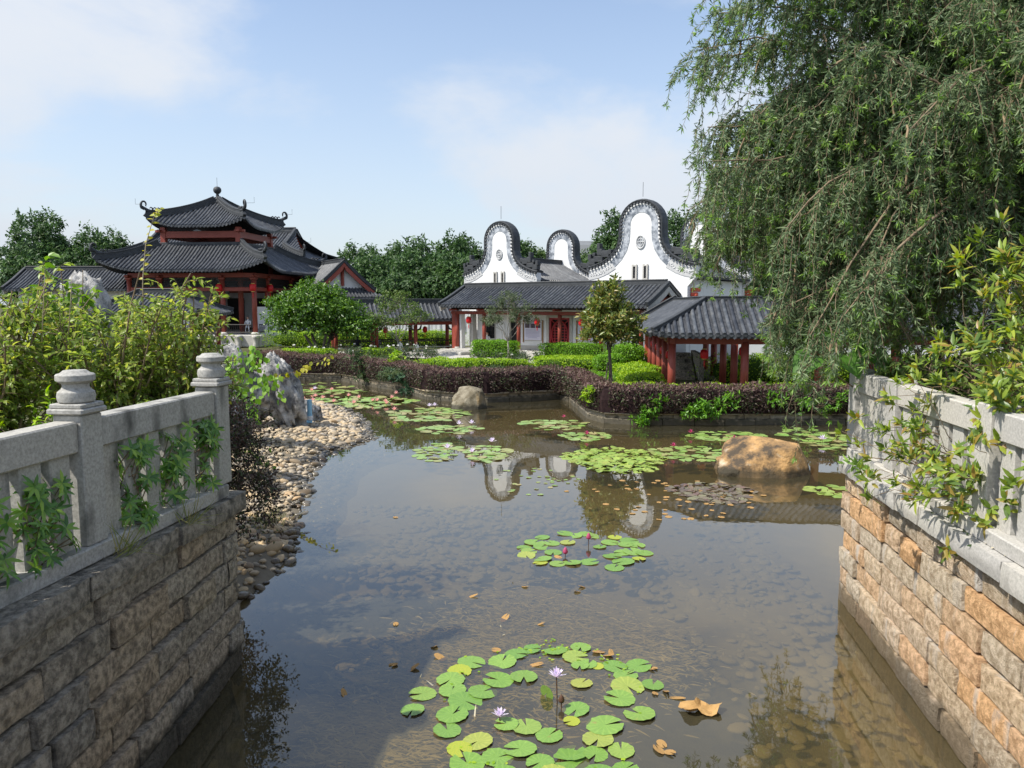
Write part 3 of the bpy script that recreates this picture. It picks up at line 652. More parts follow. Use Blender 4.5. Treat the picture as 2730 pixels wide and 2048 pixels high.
def curl(parent, p, d, s=1.0, name='ridge_curl'):
    """upturned scroll at the end of a hip ridge; p end point, d horizontal outward direction"""
    d = Vector((d[0], d[1], 0)).normalized(); pts = []; rad = []
    for i in range(18):
        u = i / 17; a = -1.9 + u * 6.2; rr = (.42 - .30 * u) * s
        c = Vector(p) + d * .02 * s + Vector((0, 0, .52 * s))
        if i < 5: pts.append(Vector(p) + d * (-.55 + .17 * i) * s + Vector((0, 0, (.06 + .03 * i * i * .6) * s))); rad.append((.13 - .005 * i) * s)
        else:
            a = -1.2 + (i - 5) / 12 * 5.0; rr = (.36 - .018 * (i - 5)) * s
            pts.append(c + d * math.cos(a) * rr * .75 + Vector((0, 0, math.sin(a) * rr))); rad.append((.11 - .006 * (i - 5)) * s)
    m_ = MB().tube(pts, rad, 6)
    for q in range(3):
        b = Vector(p) - d * (.55 + .26 * q) * s + Vector((0, 0, .16 * s)); m_.tube([b, b + Vector((0, 0, .13 * s)) - d * .02, b + Vector((0, 0, .2 * s)) + d * .12 * s, b + Vector((0, 0, .12 * s)) + d * .2 * s], [.07 * s, .06 * s, .05 * s, .03 * s], 5)
    return m_.build(name, MATS['ridge_grey'], parent, smooth=True)
def rod(parent, p, h=1.2, arm=None):
    m_ = MB()
    if arm is None: m_.tube([p, (p[0], p[1], p[2] + h)], .014, 4)
    else: m_.tube([p, (p[0], p[1], p[2] + .5), (p[0] + arm, p[1], p[2] + .5), (p[0] + arm, p[1], p[2] + .5 + h * .5)], .014, 4)
    return m_.build('lightning_rod', MATS['iron'], parent)
LCOUNT = [0]
def lantern(loc, label, s=1.0, group='red lanterns'):
    T = thing('red_lantern', label, 'lantern', loc, 0, group)
    pr = [(.10, -.2), (.165, -.16), (.185, -.05), (.185, .05), (.165, .16), (.10, .2)]
    m_ = MB(); n_ = 12; vs = []; fs = []
    for r, z in pr:
        for j in range(n_): a = 6.2832 * j / n_; rr = r * (1 if j % 2 else .93); vs.append((rr * math.cos(a) * s, rr * math.sin(a) * s, z * s))
    for i in range(len(pr) - 1):
        for j in range(n_): fs.append((i * n_ + j, i * n_ + (j + 1) % n_, (i + 1) * n_ + (j + 1) % n_, (i + 1) * n_ + j))
    m_.add(vs, fs).build('lantern_body', MATS['lantern'], T, smooth=True)
    MB().cyl((0, 0), .10 * s, .19 * s, .235 * s, 10).build('top_ring', MATS['gold'], T); MB().cyl((0, 0), .10 * s, -.235 * s, -.19 * s, 10).build('bottom_ring', MATS['gold'], T)
    MB().tube([(0, 0, -.23 * s), (0, 0, -.40 * s), (0, 0, -.55 * s)], [.012 * s, .03 * s, .02 * s], 5).build('tassel', MATS['lantern'], T)
    MB().tube([(0, 0, .23 * s), (0, 0, .42 * s)], .008 * s, 4).build('cord', MATS['iron'], T)
    return T
def sag(z0, z1, depth, k=.35):      # concave roof section
    return lambda d: z0 + (z1 - z0) * ((1 - k) * (d / depth) + k * (d / depth) ** 2)
# ================================================================= LARGE TWO-TIER PAVILION
PV = thing('pavilion', 'two tiered square pavilion with dark tile roofs, ball finial and red columns', 'pavilion', (-25.3, 67.5, 1.0), R(-5))
def hip_tier(T, half, topH, z0, z1, up, upw, rows=(1, 1, 0, 0), spacing=.30, rad=.085, curls=1.0, zoff=0):
    dep = half - topH; zf = sag(z0, z1, dep, .30)
    sides = [((-half, -half), (1, 0), (0, 1)), ((half, -half), (0, 1), (-1, 0)), ((half, half), (-1, 0), (0, -1)), ((-half, half), (0, -1), (1, 0))]
    for i, (p, e, q) in enumerate(sides): roof_slope(T, p, e, q, 2 * half, dep, zf, 1, 1, up, upw, spacing, rad, rows=bool(rows[i]))
    for sx, sy in ((-1, -1), (1, -1), (1, 1), (-1, 1)):
        pts = []
        for j in range(11):
            d = dep * (1 - j / 10); z = zf(d) + up * (1 - d / dep) ** 1.5 * max(0, 1 - 0 / upw) ** 2
            pts.append((sx * (half - d), sy * (half - d), z + .05))
        pts.append((sx * (half + .10), sy * (half + .10), pts[-1][2] + .12))
        r_ = ridge_bar(T, pts, .26, .50, 'hip_ridge')
        curl(r_, (pts[-1][0] * .985, pts[-1][1] * .985, pts[-1][2] + .25), (sx, sy), curls)
hip_tier(PV, 6.9, 3.45, 5.95, 8.15, .85, 3.8, curls=1.1)
hip_tier(PV, 4.15, .12, 9.65, 12.0, .70, 2.8, curls=1.1)
MB().lathe((0, 0, 11.9), [(.30, 0), (.34, .12), (.28, .22), (.20, .3), (.24, .36), (.17, .45), (.12, .62), (.15, .72), (.10, .8), (.22, .88), (.31, 1.0), (.34, 1.14), (.31, 1.28), (.2, 1.4), (.02, 1.45)], 18).build('finial', MATS['ridge_grey'], PV, smooth=True)
rod(PV, (0, 0, 13.3), .8)
for sx, sy in ((-1, -1), (1, -1), (1, 1)): rod(PV, (sx * 4.1, sy * 4.1, 10.9), .9, .9 * sx)
def red_beam(T, a, b, z, w=.22, h=.34, name='beam', m='red_paint'):
    a = Vector((*a, z)); b = Vector((*b, z)); d = b - a
    return MB().bbox((0, 0, 0), (d.length, w, h), .02).build(name, MATS[m], T, loc=tuple((a + b) / 2), rot=(0, 0, math.atan2(d.y, d.x)))
cp = [(x, y) for x in (-5.2, -2.6, 2.6, 5.2) for y in (-5.2, 5.2)] + [(x, y) for x in (-5.2, 5.2) for y in (-2.6, 2.6)]
for x, y in cp:
    c_ = MB().cyl((x, y), .2, 1.05, 5.45, 14).build('column', MATS['red_paint'], PV, smooth=True)
    MB().lathe((x, y, .88), [(.26, 0), (.33, .05), (.33, .12), (.24, .2)], 14).build('column_base', MATS['pale_stone'], c_)
    MB().bbox((x, y, 5.35), (.5, .5, .16), .03).bbox((x, y, 5.55), (.8, .24, .18), .03).bbox((x, y, 5.551), (.24, .8, .18), .03).build('bracket', MATS['red_paint'], c_)
for x, y in [(a, b) for a in (-3.2, 3.2) for b in (-3.2, 3.2)]:
    MB().cyl((x, y), .21, .9, 8.0, 12).build('inner_column', MATS['red_paint'], PV, smooth=True)
    MB().bbox((x, y, 8.75), (.42, .42, 1.7), .02).build('upper_post', MATS['red_paint'], PV)
    MB().bbox((x * 1.05, y * 1.05, 9.28), (.9, .26, .2), .03).bbox((x * 1.05, y * 1.05, 9.281), (.26, .9, .2), .03).build('bracket', MATS['red_paint'], PV)
for s_ in (-1, 1):
    for z, h in ((4.50, .30), (5.62, .36)):
        red_beam(PV, (-5.2, s_ * 5.2), (5.2, s_ * 5.2), z, .24, h); red_beam(PV, (s_ * 5.2, -5.2), (s_ * 5.2, 5.2), z + .003, .24, h)
    red_beam(PV, (-3.2, s_ * 3.2), (3.2, s_ * 3.2), 9.0, .3, .55); red_beam(PV, (s_ * 3.2, -3.2), (s_ * 3.2, 3.2), 9.004, .3, .55)
    red_beam(PV, (-3.35, s_ * 3.38), (3.35, s_ * 3.38), 8.2, .2, .35, 'roof_curb', 'ridge_grey'); red_beam(PV, (s_ * 3.38, -3.35), (s_ * 3.38, 3.35), 8.204, .2, .35, 'roof_curb', 'ridge_grey')
def lattice(T, a, b, z0, z1, step=.22, name='lattice_frieze', m='black_wood', r=.018):
    a = Vector((*a, 0)); b = Vector((*b, 0)); d = (b - a); Lx = d.length; d.normalize(); h = z1 - z0; m_ = MB()
    n_ = max(1, int(Lx / step)); st = Lx / n_
    for i in range(n_):
        for s_ in (0, 1):
            x0, x1 = (i * st, (i + 1) * st); zz = (z0, z1) if s_ else (z1, z0)
            zm = (z0 + z1) / 2
            m_.tube([a + d * x0 + Vector((0, 0, zz[0])), a + d * x1 + Vector((0, 0, zz[1]))], r, 4, False)
            m_.tube([a + d * x0 + Vector((0, 0, zm)), a + d * (x0 + st / 2) + Vector((0, 0, zz[1]))], r, 4, False)
            m_.tube([a + d * (x0 + st / 2) + Vector((0, 0, zz[0])), a + d * x1 + Vector((0, 0, zm))], r, 4, False)
    for z in (z0, z1): m_.tube([a + Vector((0, 0, z)), b + Vector((0, 0, z))], r * 1.5, 4, False)
    return m_.build(name, MATS[m], T)
for y in (-5.2,):
    for x0, x1 in ((-5, -2.8), (-2.4, 2.4), (2.8, 5)): lattice(PV, (x0, y), (x1, y), 4.72, 5.38)
for y0, y1 in ((-5, -2.8), (-2.4, 2.4), (2.8, 5)): lattice(PV, (5.2, y0), (5.2, y1), 4.72, 5.38)
MB().bbox((0, 0, .40), (12.0, 12.0, .94), .04).build('platform', MATS['pale_stone'], PV)
for a in np.linspace(-5.6, 5.6, 9):
    MB().lathe((a, -6.1, -.1), [(.22, 0), (.26, .1), (.18, .35), (.26, .7), (.3, .8), (.3, .95)], 10).build('baluster_pier', MATS['pale_stone'], PV, smooth=True)
def bench_rail(T, a, b, z, name='bench_railing', h=.62):
    a = Vector((*a, z)); b = Vector((*b, z)); d = b - a; Lx = d.length; d.normalize(); nrm_ = Vector((d.y, -d.x, 0)); m_ = MB(); k = int(Lx / .16)
    m_.tube([a + Vector((0, 0, h)) + nrm_ * .16, b + Vector((0, 0, h)) + nrm_ * .16], .045, 6); m_.tube([a, b], .05, 6)
    for i in range(k + 1):
        p = a + d * (Lx * i / k); m_.tube([p, p + nrm_ * .02 + Vector((0, 0, h * .3)), p + nrm_ * .14 + Vector((0, 0, h * .65)), p + nrm_ * .16 + Vector((0, 0, h))], .02, 4, False)
    return m_.build(name, MATS['black_wood'], T)
for x0, x1 in ((-5, -2.8), (-2.4, 2.4), (2.8, 5)):
    bench_rail(PV, (x0, -5.3), (x1, -5.3), 1.05)
    bench_rail(PV, (5.3, x0), (5.3, x1), 1.05)
MB().box((0, 5.6, 3.0), (11, .25, 3.8)).build('back_wall', MATS['plaster'], PV)
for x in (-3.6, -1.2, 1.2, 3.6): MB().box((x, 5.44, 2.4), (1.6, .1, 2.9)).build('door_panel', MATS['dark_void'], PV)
MB().box((0, 0, 5.75), (10.2, 10.2, .06)).build('ceiling', MATS['black_wood'], PV)
for (x, y) in ((2.45, -5.45), (5.25, -5.5), (5.5, -2.7)):
    c, s_ = math.cos(R(-5)), math.sin(R(-5)); lantern((-25.3 + x * c - y * s_, 67.5 + x * s_ + y * c, 1.0 + 4.62), ['red lantern on the near left column of the large pavilion', 'red lantern on the corner column of the large pavilion', 'red lantern on the side column of the large pavilion'][LCOUNT[0]], 1.45); LCOUNT[0] += 1
lantern((-21.2, 66.2, 3.4), 'red lantern hanging low inside the large pavilion', 1.4)
# ================================================================= HIP-AND-GABLE HALL BEHIND THE PAVILION
XB = thing('temple_hall', 'large hip and gable roofed hall standing behind the two tiered pavilion', 'hall', (-29.5, 81, 1.0), R(-5))
z0, z1, half = 7.3, 10.6, 10.5
zf = sag(z0, z1, 6.6, .25)
roof_slope(XB, (-half, -6.6), (1, 0), (0, 1), 2 * half, 6.6, zf, .5, .5, .5, 3.0, .32, .09)
roof_slope(XB, (half, 6.6), (-1, 0), (0, -1), 2 * half, 6.6, zf, .5, .5, .5, 3.0, rows=False)
zf2 = sag(z0, z0 + 1.75, 3.3, .25)
roof_slope(XB, (half, -6.6), (0, 1), (-1, 0), 13.2, 3.3, zf2, 1, 1, .5, 3.0, .32, .09)
roof_slope(XB, (-half, 6.6), (0, -1), (1, 0), 13.2, 3.3, zf2, 1, 1, .5, 3.0, rows=False)
ridge_bar(XB, [(-7.3, 0, z1), (7.3, 0, z1)], .3, .55)
for sx in (-1, 1):
    MB().poly([(-3.3, 8.7), (3.3, 8.7), (0, 10.55)], -.06, .06).build('gable_panel', MATS['red_paint'], XB, loc=(sx * 7.15, 0, 0), rot=(0, 0, math.pi / 2))
    for sy in (-1, 1):
        v_ = ridge_bar(XB, [(sx * 7.3, sy * d, zf(6.6 - d) + .06) for d in (0, 1.1, 2.2, 3.3)], .26, .42, 'verge_ridge')
        h_ = ridge_bar(XB, [(sx * (7.2 + d), sy * (3.3 + d), zf2(3.3 - d) + .05 + .5 * (d / 3.3) ** 1.5) for d in (0, .8, 1.6, 2.4, 3.0, 3.35)], .26, .42, 'hip_ridge')
        curl(h_, (sx * 10.5, sy * 6.6, z0 + .85), (sx, sy), .95)
        if sy < 0: rod(XB, (sx * 10.5, sy * 6.6, z0 + 1.3), .8, .7 * sx)
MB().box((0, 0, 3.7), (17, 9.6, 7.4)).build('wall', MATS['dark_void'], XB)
for x in np.linspace(-8.3, 8.3, 6): MB().cyl((x, -5.4), .22, 0, 7.3, 10).build('column', MATS['red_paint'], XB, smooth=True)
red_beam(XB, (-8.6, -5.4), (8.6, -5.4), 7.0, .24, .4)
red_beam(XB, (8.6, -5.4), (8.6, 5.4), 7.004, .24, .4)
MB().box((8.62, 0, 3.5), (.1, 9.8, 7)).build('side_wall', MATS['red_paint'], XB)
# ================================================================= GENERIC GABLE-ROOFED BUILDING
def gable_roof(T, x0, x1, yf, yb, ze, zr, rows=(1, 0), spacing=.29, rad=.08, k=.18, verge=True, ridge_h=.32, vb='pale_stone'):
    dep = (yb - yf) / 2; zf = sag(ze, zr, dep, k); yr = (yf + yb) / 2
    roof_slope(T, (x0, yf), (1, 0), (0, 1), x1 - x0, dep, zf, spacing=spacing, rad=rad, rows=bool(rows[0]))
    roof_slope(T, (x1, yb), (-1, 0), (0, -1), x1 - x0, dep, zf, spacing=spacing, rad=rad, rows=bool(rows[1]))
    ridge_bar(T, [(x0 - .02, yr, zr), (x1 + .02, yr, zr)], .24, ridge_h)
    if verge:
        for x in (x0 - .1, x1 + .1):
            pts = [(x, yf + dep * 2 * j / 12, zf(dep - abs(dep - dep * 2 * j / 12))) for j in range(13)]
            ridge_bar(T, pts, .22, .22, 'verge_ridge')
            m_ = MB(); pr = [(-.06, -.42), (.06, -.42), (.06, -.08), (-.06, -.08)]
            m_.sweep([(p[0], p[1], p[2] - .02) for p in pts], pr).build('verge_board', MATS[vb], T)
    return zf
# ---- small red gabled house right of the pavilion
HB = thing('gabled_house', 'small dark roofed house with a red and white triangular gable, right of the pavilion', 'house', (-17.2, 72.3, 1.0), R(120))
gable_roof(HB, -5, 3.2, -2.8, 2.8, 4.5, 7.0, (1, 1), vb='red_paint')
MB().box((-.9, 0, 2.3), (7, 5, 4.6)).build('wall', MATS['plaster'], HB)
MB().poly([(-2.4, 4.3), (2.4, 4.3), (0, 6.6)], -.05, .05).build('gable_panel', MATS['plaster'], HB, loc=(-4.4, 0, 0), rot=(0, 0, math.pi / 2))
for s_ in (-1, 1): MB().tube([(-4.75, 0, 6.62), (-4.75, s_ * 2.65, 4.35)], .2, 4).build('barge_board', MATS['red_paint'], HB)
MB().tube([(-4.6, 0, 4.9), (-4.6, 0, 6.4)], .16, 6).build('king_post', MATS['red_paint'], HB)
roof_slope(HB, (-6.2, 3.4), (0, -1), (1, 0), 6.8, 1.6, sag(3.9, 4.7, 1.6), 1, 1, .15, 1.5, .29, .08, name='skirt_roof')
# ---- long roof at far left
LB = thing('long_roof_house', 'low white house with a long dark tiled roof at the far left', 'house', (-39.4, 66, 1.0), R(1))
gable_roof(LB, -1.8, 14, -3.2, 3.2, 4.5, 6.2)
MB().box((6, 0, 2.2), (14.5, 4.4, 4.4)).build('wall', MATS['plaster'], LB)
# ---- small hip roof in front of the pavilion
SB = thing('small_kiosk', 'small hip roofed kiosk in front of the pavilion, half hidden by bushes', 'kiosk', (-23.6, 52.6, .6), R(-4))
zf = sag(3.1, 4.5, 2.6, .25)
for p, e, q, L_, rw in (((-4.4, -2.6), (1, 0), (0, 1), 8.0, 1), ((3.6, -2.6), (0, 1), (-1, 0), 5.2, 1), ((3.6, 2.6), (-1, 0), (0, -1), 8.0, 0), ((-4.4, 2.6), (0, -1), (1, 0), 5.2, 0)):
    roof_slope(SB, p, e, q, L_, 2.6, zf, 1, 1, .12, 1.5, .27, .075, rows=bool(rw))
ridge_bar(SB, [(-1.9, 0, 4.5), (1.1, 0, 4.5)], .24, .3)
for sx, sy in ((1, -1), (1, 1), (-1, -1), (-1, 1)):
    xc = 3.6 if sx > 0 else -4.4; ridge_bar(SB, [(xc - sx * d, sy * (2.6 - d), zf(d) + .12 * (1 - d / 2.6) ** 1.5 + .02) for d in (2.6, 2.0, 1.4, .8, .3, 0)], .22, .24, 'hip_ridge')
for x in (-3.6, -.4, 2.8):
    for y in (-1.9, 1.9): MB().cyl((x, y), .15, 0, 3.0, 10).build('column', MATS['red_paint'], SB, smooth=True)
for y in (-1.9, 1.9): red_beam(SB, (-3.6, y), (2.8, y), 2.85, .18, .26)
# ================================================================= FRONT HALL (open gallery front)
FH = thing('front_hall', 'long white hall with red columns, red lattice door and dark tiled roof', 'hall', (-3.8, 53.6, .95), math.atan2(-.6, .8))
LH = 14.5
gable_roof(FH, -.7, LH + .4, -.95, 4.5, 3.30, 4.55, spacing=.27, rad=.08)
MB().box((LH / 2, 1.75, .16), (LH + .6, 4.6, .32)).build('plinth', MATS['pale_stone'], FH)
ROOM0 = .8
hw = MB()
yw = 1.35
def wall_seg(m_, x0, x1, z0=.32, z1=3.2): m_.box(((x0 + x1) / 2, yw, (z0 + z1) / 2), (x1 - x0, .24, z1 - z0))
open_ = [(1.45, 2.45, .95, 2.45), (3.7, 4.3, .32, 2.45), (6.87, 8.47, .32, 2.5), (12.95, 13.6, .9, 2.4)]
x = ROOM0
for a, b, za, zb in open_:
    wall_seg(hw, x, a); wall_seg(hw, a, b, zb, 3.2)
    if za > .4: wall_seg(hw, a, b, .32, za)
    x = b
wall_seg(hw, x, LH - .1)
hw.box((ROOM0 + .12, 2.9, 1.76), (.24, 2.86, 2.88)).box((LH - .2, 2.9, 1.76), (.24, 2.86, 2.88)).box(((LH + ROOM0) / 2, 4.25, 1.76), (LH - ROOM0, .2, 2.88))
hw.build('wall', MATS['plaster'], FH)
MB().box(((LH + ROOM0) / 2, yw - .13, .48), (LH - ROOM0, .05, .30)).build('stone_skirting', MATS['pale_stone'], FH)
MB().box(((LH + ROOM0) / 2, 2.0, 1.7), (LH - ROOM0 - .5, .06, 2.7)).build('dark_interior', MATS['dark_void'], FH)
def lat_window(T, x0, x1, z0, z1, y, fm='pale_stone', lm='black_wood'):
    fr_ = MB().box((x0, y, (z0 + z1) / 2), (.09, .1, z1 - z0 + .16)).box((x1, y, (z0 + z1) / 2), (.09, .1, z1 - z0 + .16)).box(((x0 + x1) / 2, y + .002, z1), (x1 - x0 - .09, .1, .09)).box(((x0 + x1) / 2, y + .002, z0), (x1 - x0 - .09, .12, .09)).build('window', MATS[fm], T)
    MB().box(((x0 + x1) / 2, y + .08, (z0 + z1) / 2), (x1 - x0, .03, z1 - z0)).build('pane', MATS['dark_void'], fr_)
    m_ = MB(); n_ = 3
    for i in range(1, n_): m_.box((x0 + (x1 - x0) * i / n_, y + .03, (z0 + z1) / 2), (.04, .04, z1 - z0))
    for i in range(1, 5): m_.box(((x0 + x1) / 2, y + .033, z0 + (z1 - z0) * i / 5), (x1 - x0, .04, .035))
    m_.build('lattice', MATS[lm], fr_); return fr_
lat_window(FH, 1.5, 2.4, .98, 2.42, yw - .1); lat_window(FH, 13.0, 13.55, .95, 2.36, yw - .1)
MB().box((4.0, yw, 1.38), (.58, .06, 2.1)).build('dark_doorway', MATS['dark_void'], FH)
for x in (3.64, 4.36): MB().box((x, yw - .02, 1.4), (.12, .3, 2.16)).build('door_jamb', MATS['pale_stone'], FH)
# red lattice door: frame, round ring and bars, all raised over a dark back
dr = MB().box((7.67, yw + .06, 1.41), (1.6, .04, 2.18)).build('door', MATS['dark_void'], FH)
m_ = MB()
for x in (6.93, 8.41): m_.box((x, yw - .06, 1.41), (.16, .1, 2.18))
m_.box((7.67, yw - .058, 2.44), (1.32, .1, .14)).box((7.67, yw - .058, .40), (1.32, .1, .16)).build('door_frame', MATS['red_door'], dr)
m_ = MB(); ring = [(7.67 + .62 * math.cos(a), yw - .07, 1.42 + .86 * math.sin(a)) for a in np.linspace(0, 2 * math.pi, 33)]
m_.tube(ring, .065, 6, False)
for i in range(8):
    z = .78 + i * .18; hwid = .60 * math.sqrt(max(0, 1 - ((z - 1.42) / .86) ** 2)); m_.box((7.67, yw - .065, z), (2 * hwid, .05, .06))
for x in (7.29, 7.67, 8.05): m_.box((x, yw - .0645, 1.42), (.07, .05, 1.72 * math.sqrt(max(.1, 1 - ((x - 7.67) / .62) ** 2))))
for sx in (-1, 1):
    for sz in (-1, 1): m_.tube([(7.67 + sx * .68, yw - .065, 1.42 + sz * .95), (7.67 + sx * .38, yw - .065, 1.42 + sz * .72)], .05, 4)
m_.build('door_lattice', MATS['red_door'], dr)
for x in (6.77, 8.57): MB().box((x, yw - .03, 1.42), (.2, .3, 2.2)).build('door_jamb', MATS['pale_stone'], FH)
MB().box((7.67, yw - .03, 2.58), (2.0, .3, .14)).build('lintel', MATS['pale_stone'], FH)
for x in (0, 2.4, 5.3, 8.5, 11.5, LH - .3):
    c_ = MB().cyl((x, 0), .13, .42, 2.75, 12).build('column', MATS['red_paint'], FH, smooth=True); MB().lathe((x, 0, .30), [(.16, 0), (.2, .04), (.2, .09), (.15, .13)], 12).build('column_base', MATS['pale_stone'], c_)
    MB().bbox((x, -.3, 3.0), (.16, .9, .14), .02).build('bracket', MATS['red_paint'], c_)
MB().bbox((-.2, .2, 1.5), (.5, .5, 2.4), .02).build('corner_pier', MATS['red_paint'], FH)
MB().box((.2, .3, 1.5), (.16, .4, 2.4)).build('white_jamb', MATS['plaster'], FH)
MB().box((.72, .9, 1.5), (.24, .4, 2.4)).build('stone_jamb', MATS['pale_stone'], FH)
red_beam(FH, (-.5, 0), (LH + .1, 0), 2.80, .2, .22)
red_beam(FH, (-.5, -.02), (LH + .1, -.02), 3.08, .16, .14, 'eave_purlin', 'black_wood')
MB().poly([(-.6, 3.1), (4.2, 3.1), (1.78, 4.35)], -.07, .07).build('gable_panel', MATS['red_paint'], FH, loc=(LH - .1, 0, 0), rot=(0, 0, math.pi / 2))
for z, w_ in ((3.3, 3.6), (3.75, 1.9)): MB().box((LH + .02, 1.78, z), (.18, w_, .2)).build('gable_beam', MATS['red_paint'], FH)
for y in (1.78, .8, 2.8): MB().box((LH + .04, y, 3.5), (.16, .16, .7 if y != 1.78 else 1.4)).build('gable_post', MATS['red_paint'], FH)
for i in range(4): MB().bbox((.5, -.75 - .32 * (3 - i), .055 + .08 * i - .03), (2.6, .34 + .002 * i, .085), .012).build('step', MATS['granite_lit'], FH)
for x in (-.95, 1.95): MB().bbox((x, -1.3, .12), (.22, 1.5, .26), .06).build('step_cheek', MATS['pale_stone'], FH)
# framed notice boards under the gallery (white sheet with photographs and lines of print)
def notice(label, x, w, h, z, striped=False):
    T = thing('notice_board', label, 'notice board', tuple(FH.matrix_basis @ Vector((x, yw - .13, z))), FH.rotation_euler.z, 'notice boards on the hall wall')
    MB().bbox((0, -.03, 0), (w, .05, h), .01).build('frame', MATS['pale_stone'], T)
    for s_ in (-1, 1): MB().bbox((s_ * (w / 2 + .06), -.04, 0), (.07, .07, h + .24), .02).build('side_rail', MATS['wood_frame'], T)
    MB().box((0, -.062, 0), (w - .1, .01, h - .1)).build('sheet', MATS['paper'], T)
    if striped:
        for i in range(6): MB().box((-.05, -.070, h * .32 - i * .17), (w * .55, .006, .07)).build('print_bar', MATS['red_bright' if i % 2 else 'print_dark'], T)
    else:
        for i in range(3): MB().box((-w * .3 + i * w * .3, -.070, h * .30), (w * .26, .006, h * .24)).build('photo_print', MATS['print_dark'], T)
        for i in range(7): MB().box((0, -.070, h * .08 - i * .085), (w * (.78 if i < 6 else .5), .005, .024)).build('print_line', MATS['print_line'], T)
notice('notice board with three photographs and lines of print, left of the red door', 5.6, 1.45, 1.25, 1.58)
notice('notice board with coloured print bars, right of the red door', 9.75, 1.35, 1.2, 1.62, True)
def fh(x, y, z): return tuple(FH.matrix_basis @ Vector((x, y, z)))
lantern(fh(1.25, -.25, 2.30), 'red lantern hanging at the open left end of the white hall', 1.05)
lantern(fh(6.9, -.2, 2.28), 'red lantern before the notice board left of the hall door', 1.05)
lantern(fh(10.2, -.2, 2.28), 'red lantern before the notice board right of the hall door', 1.05)
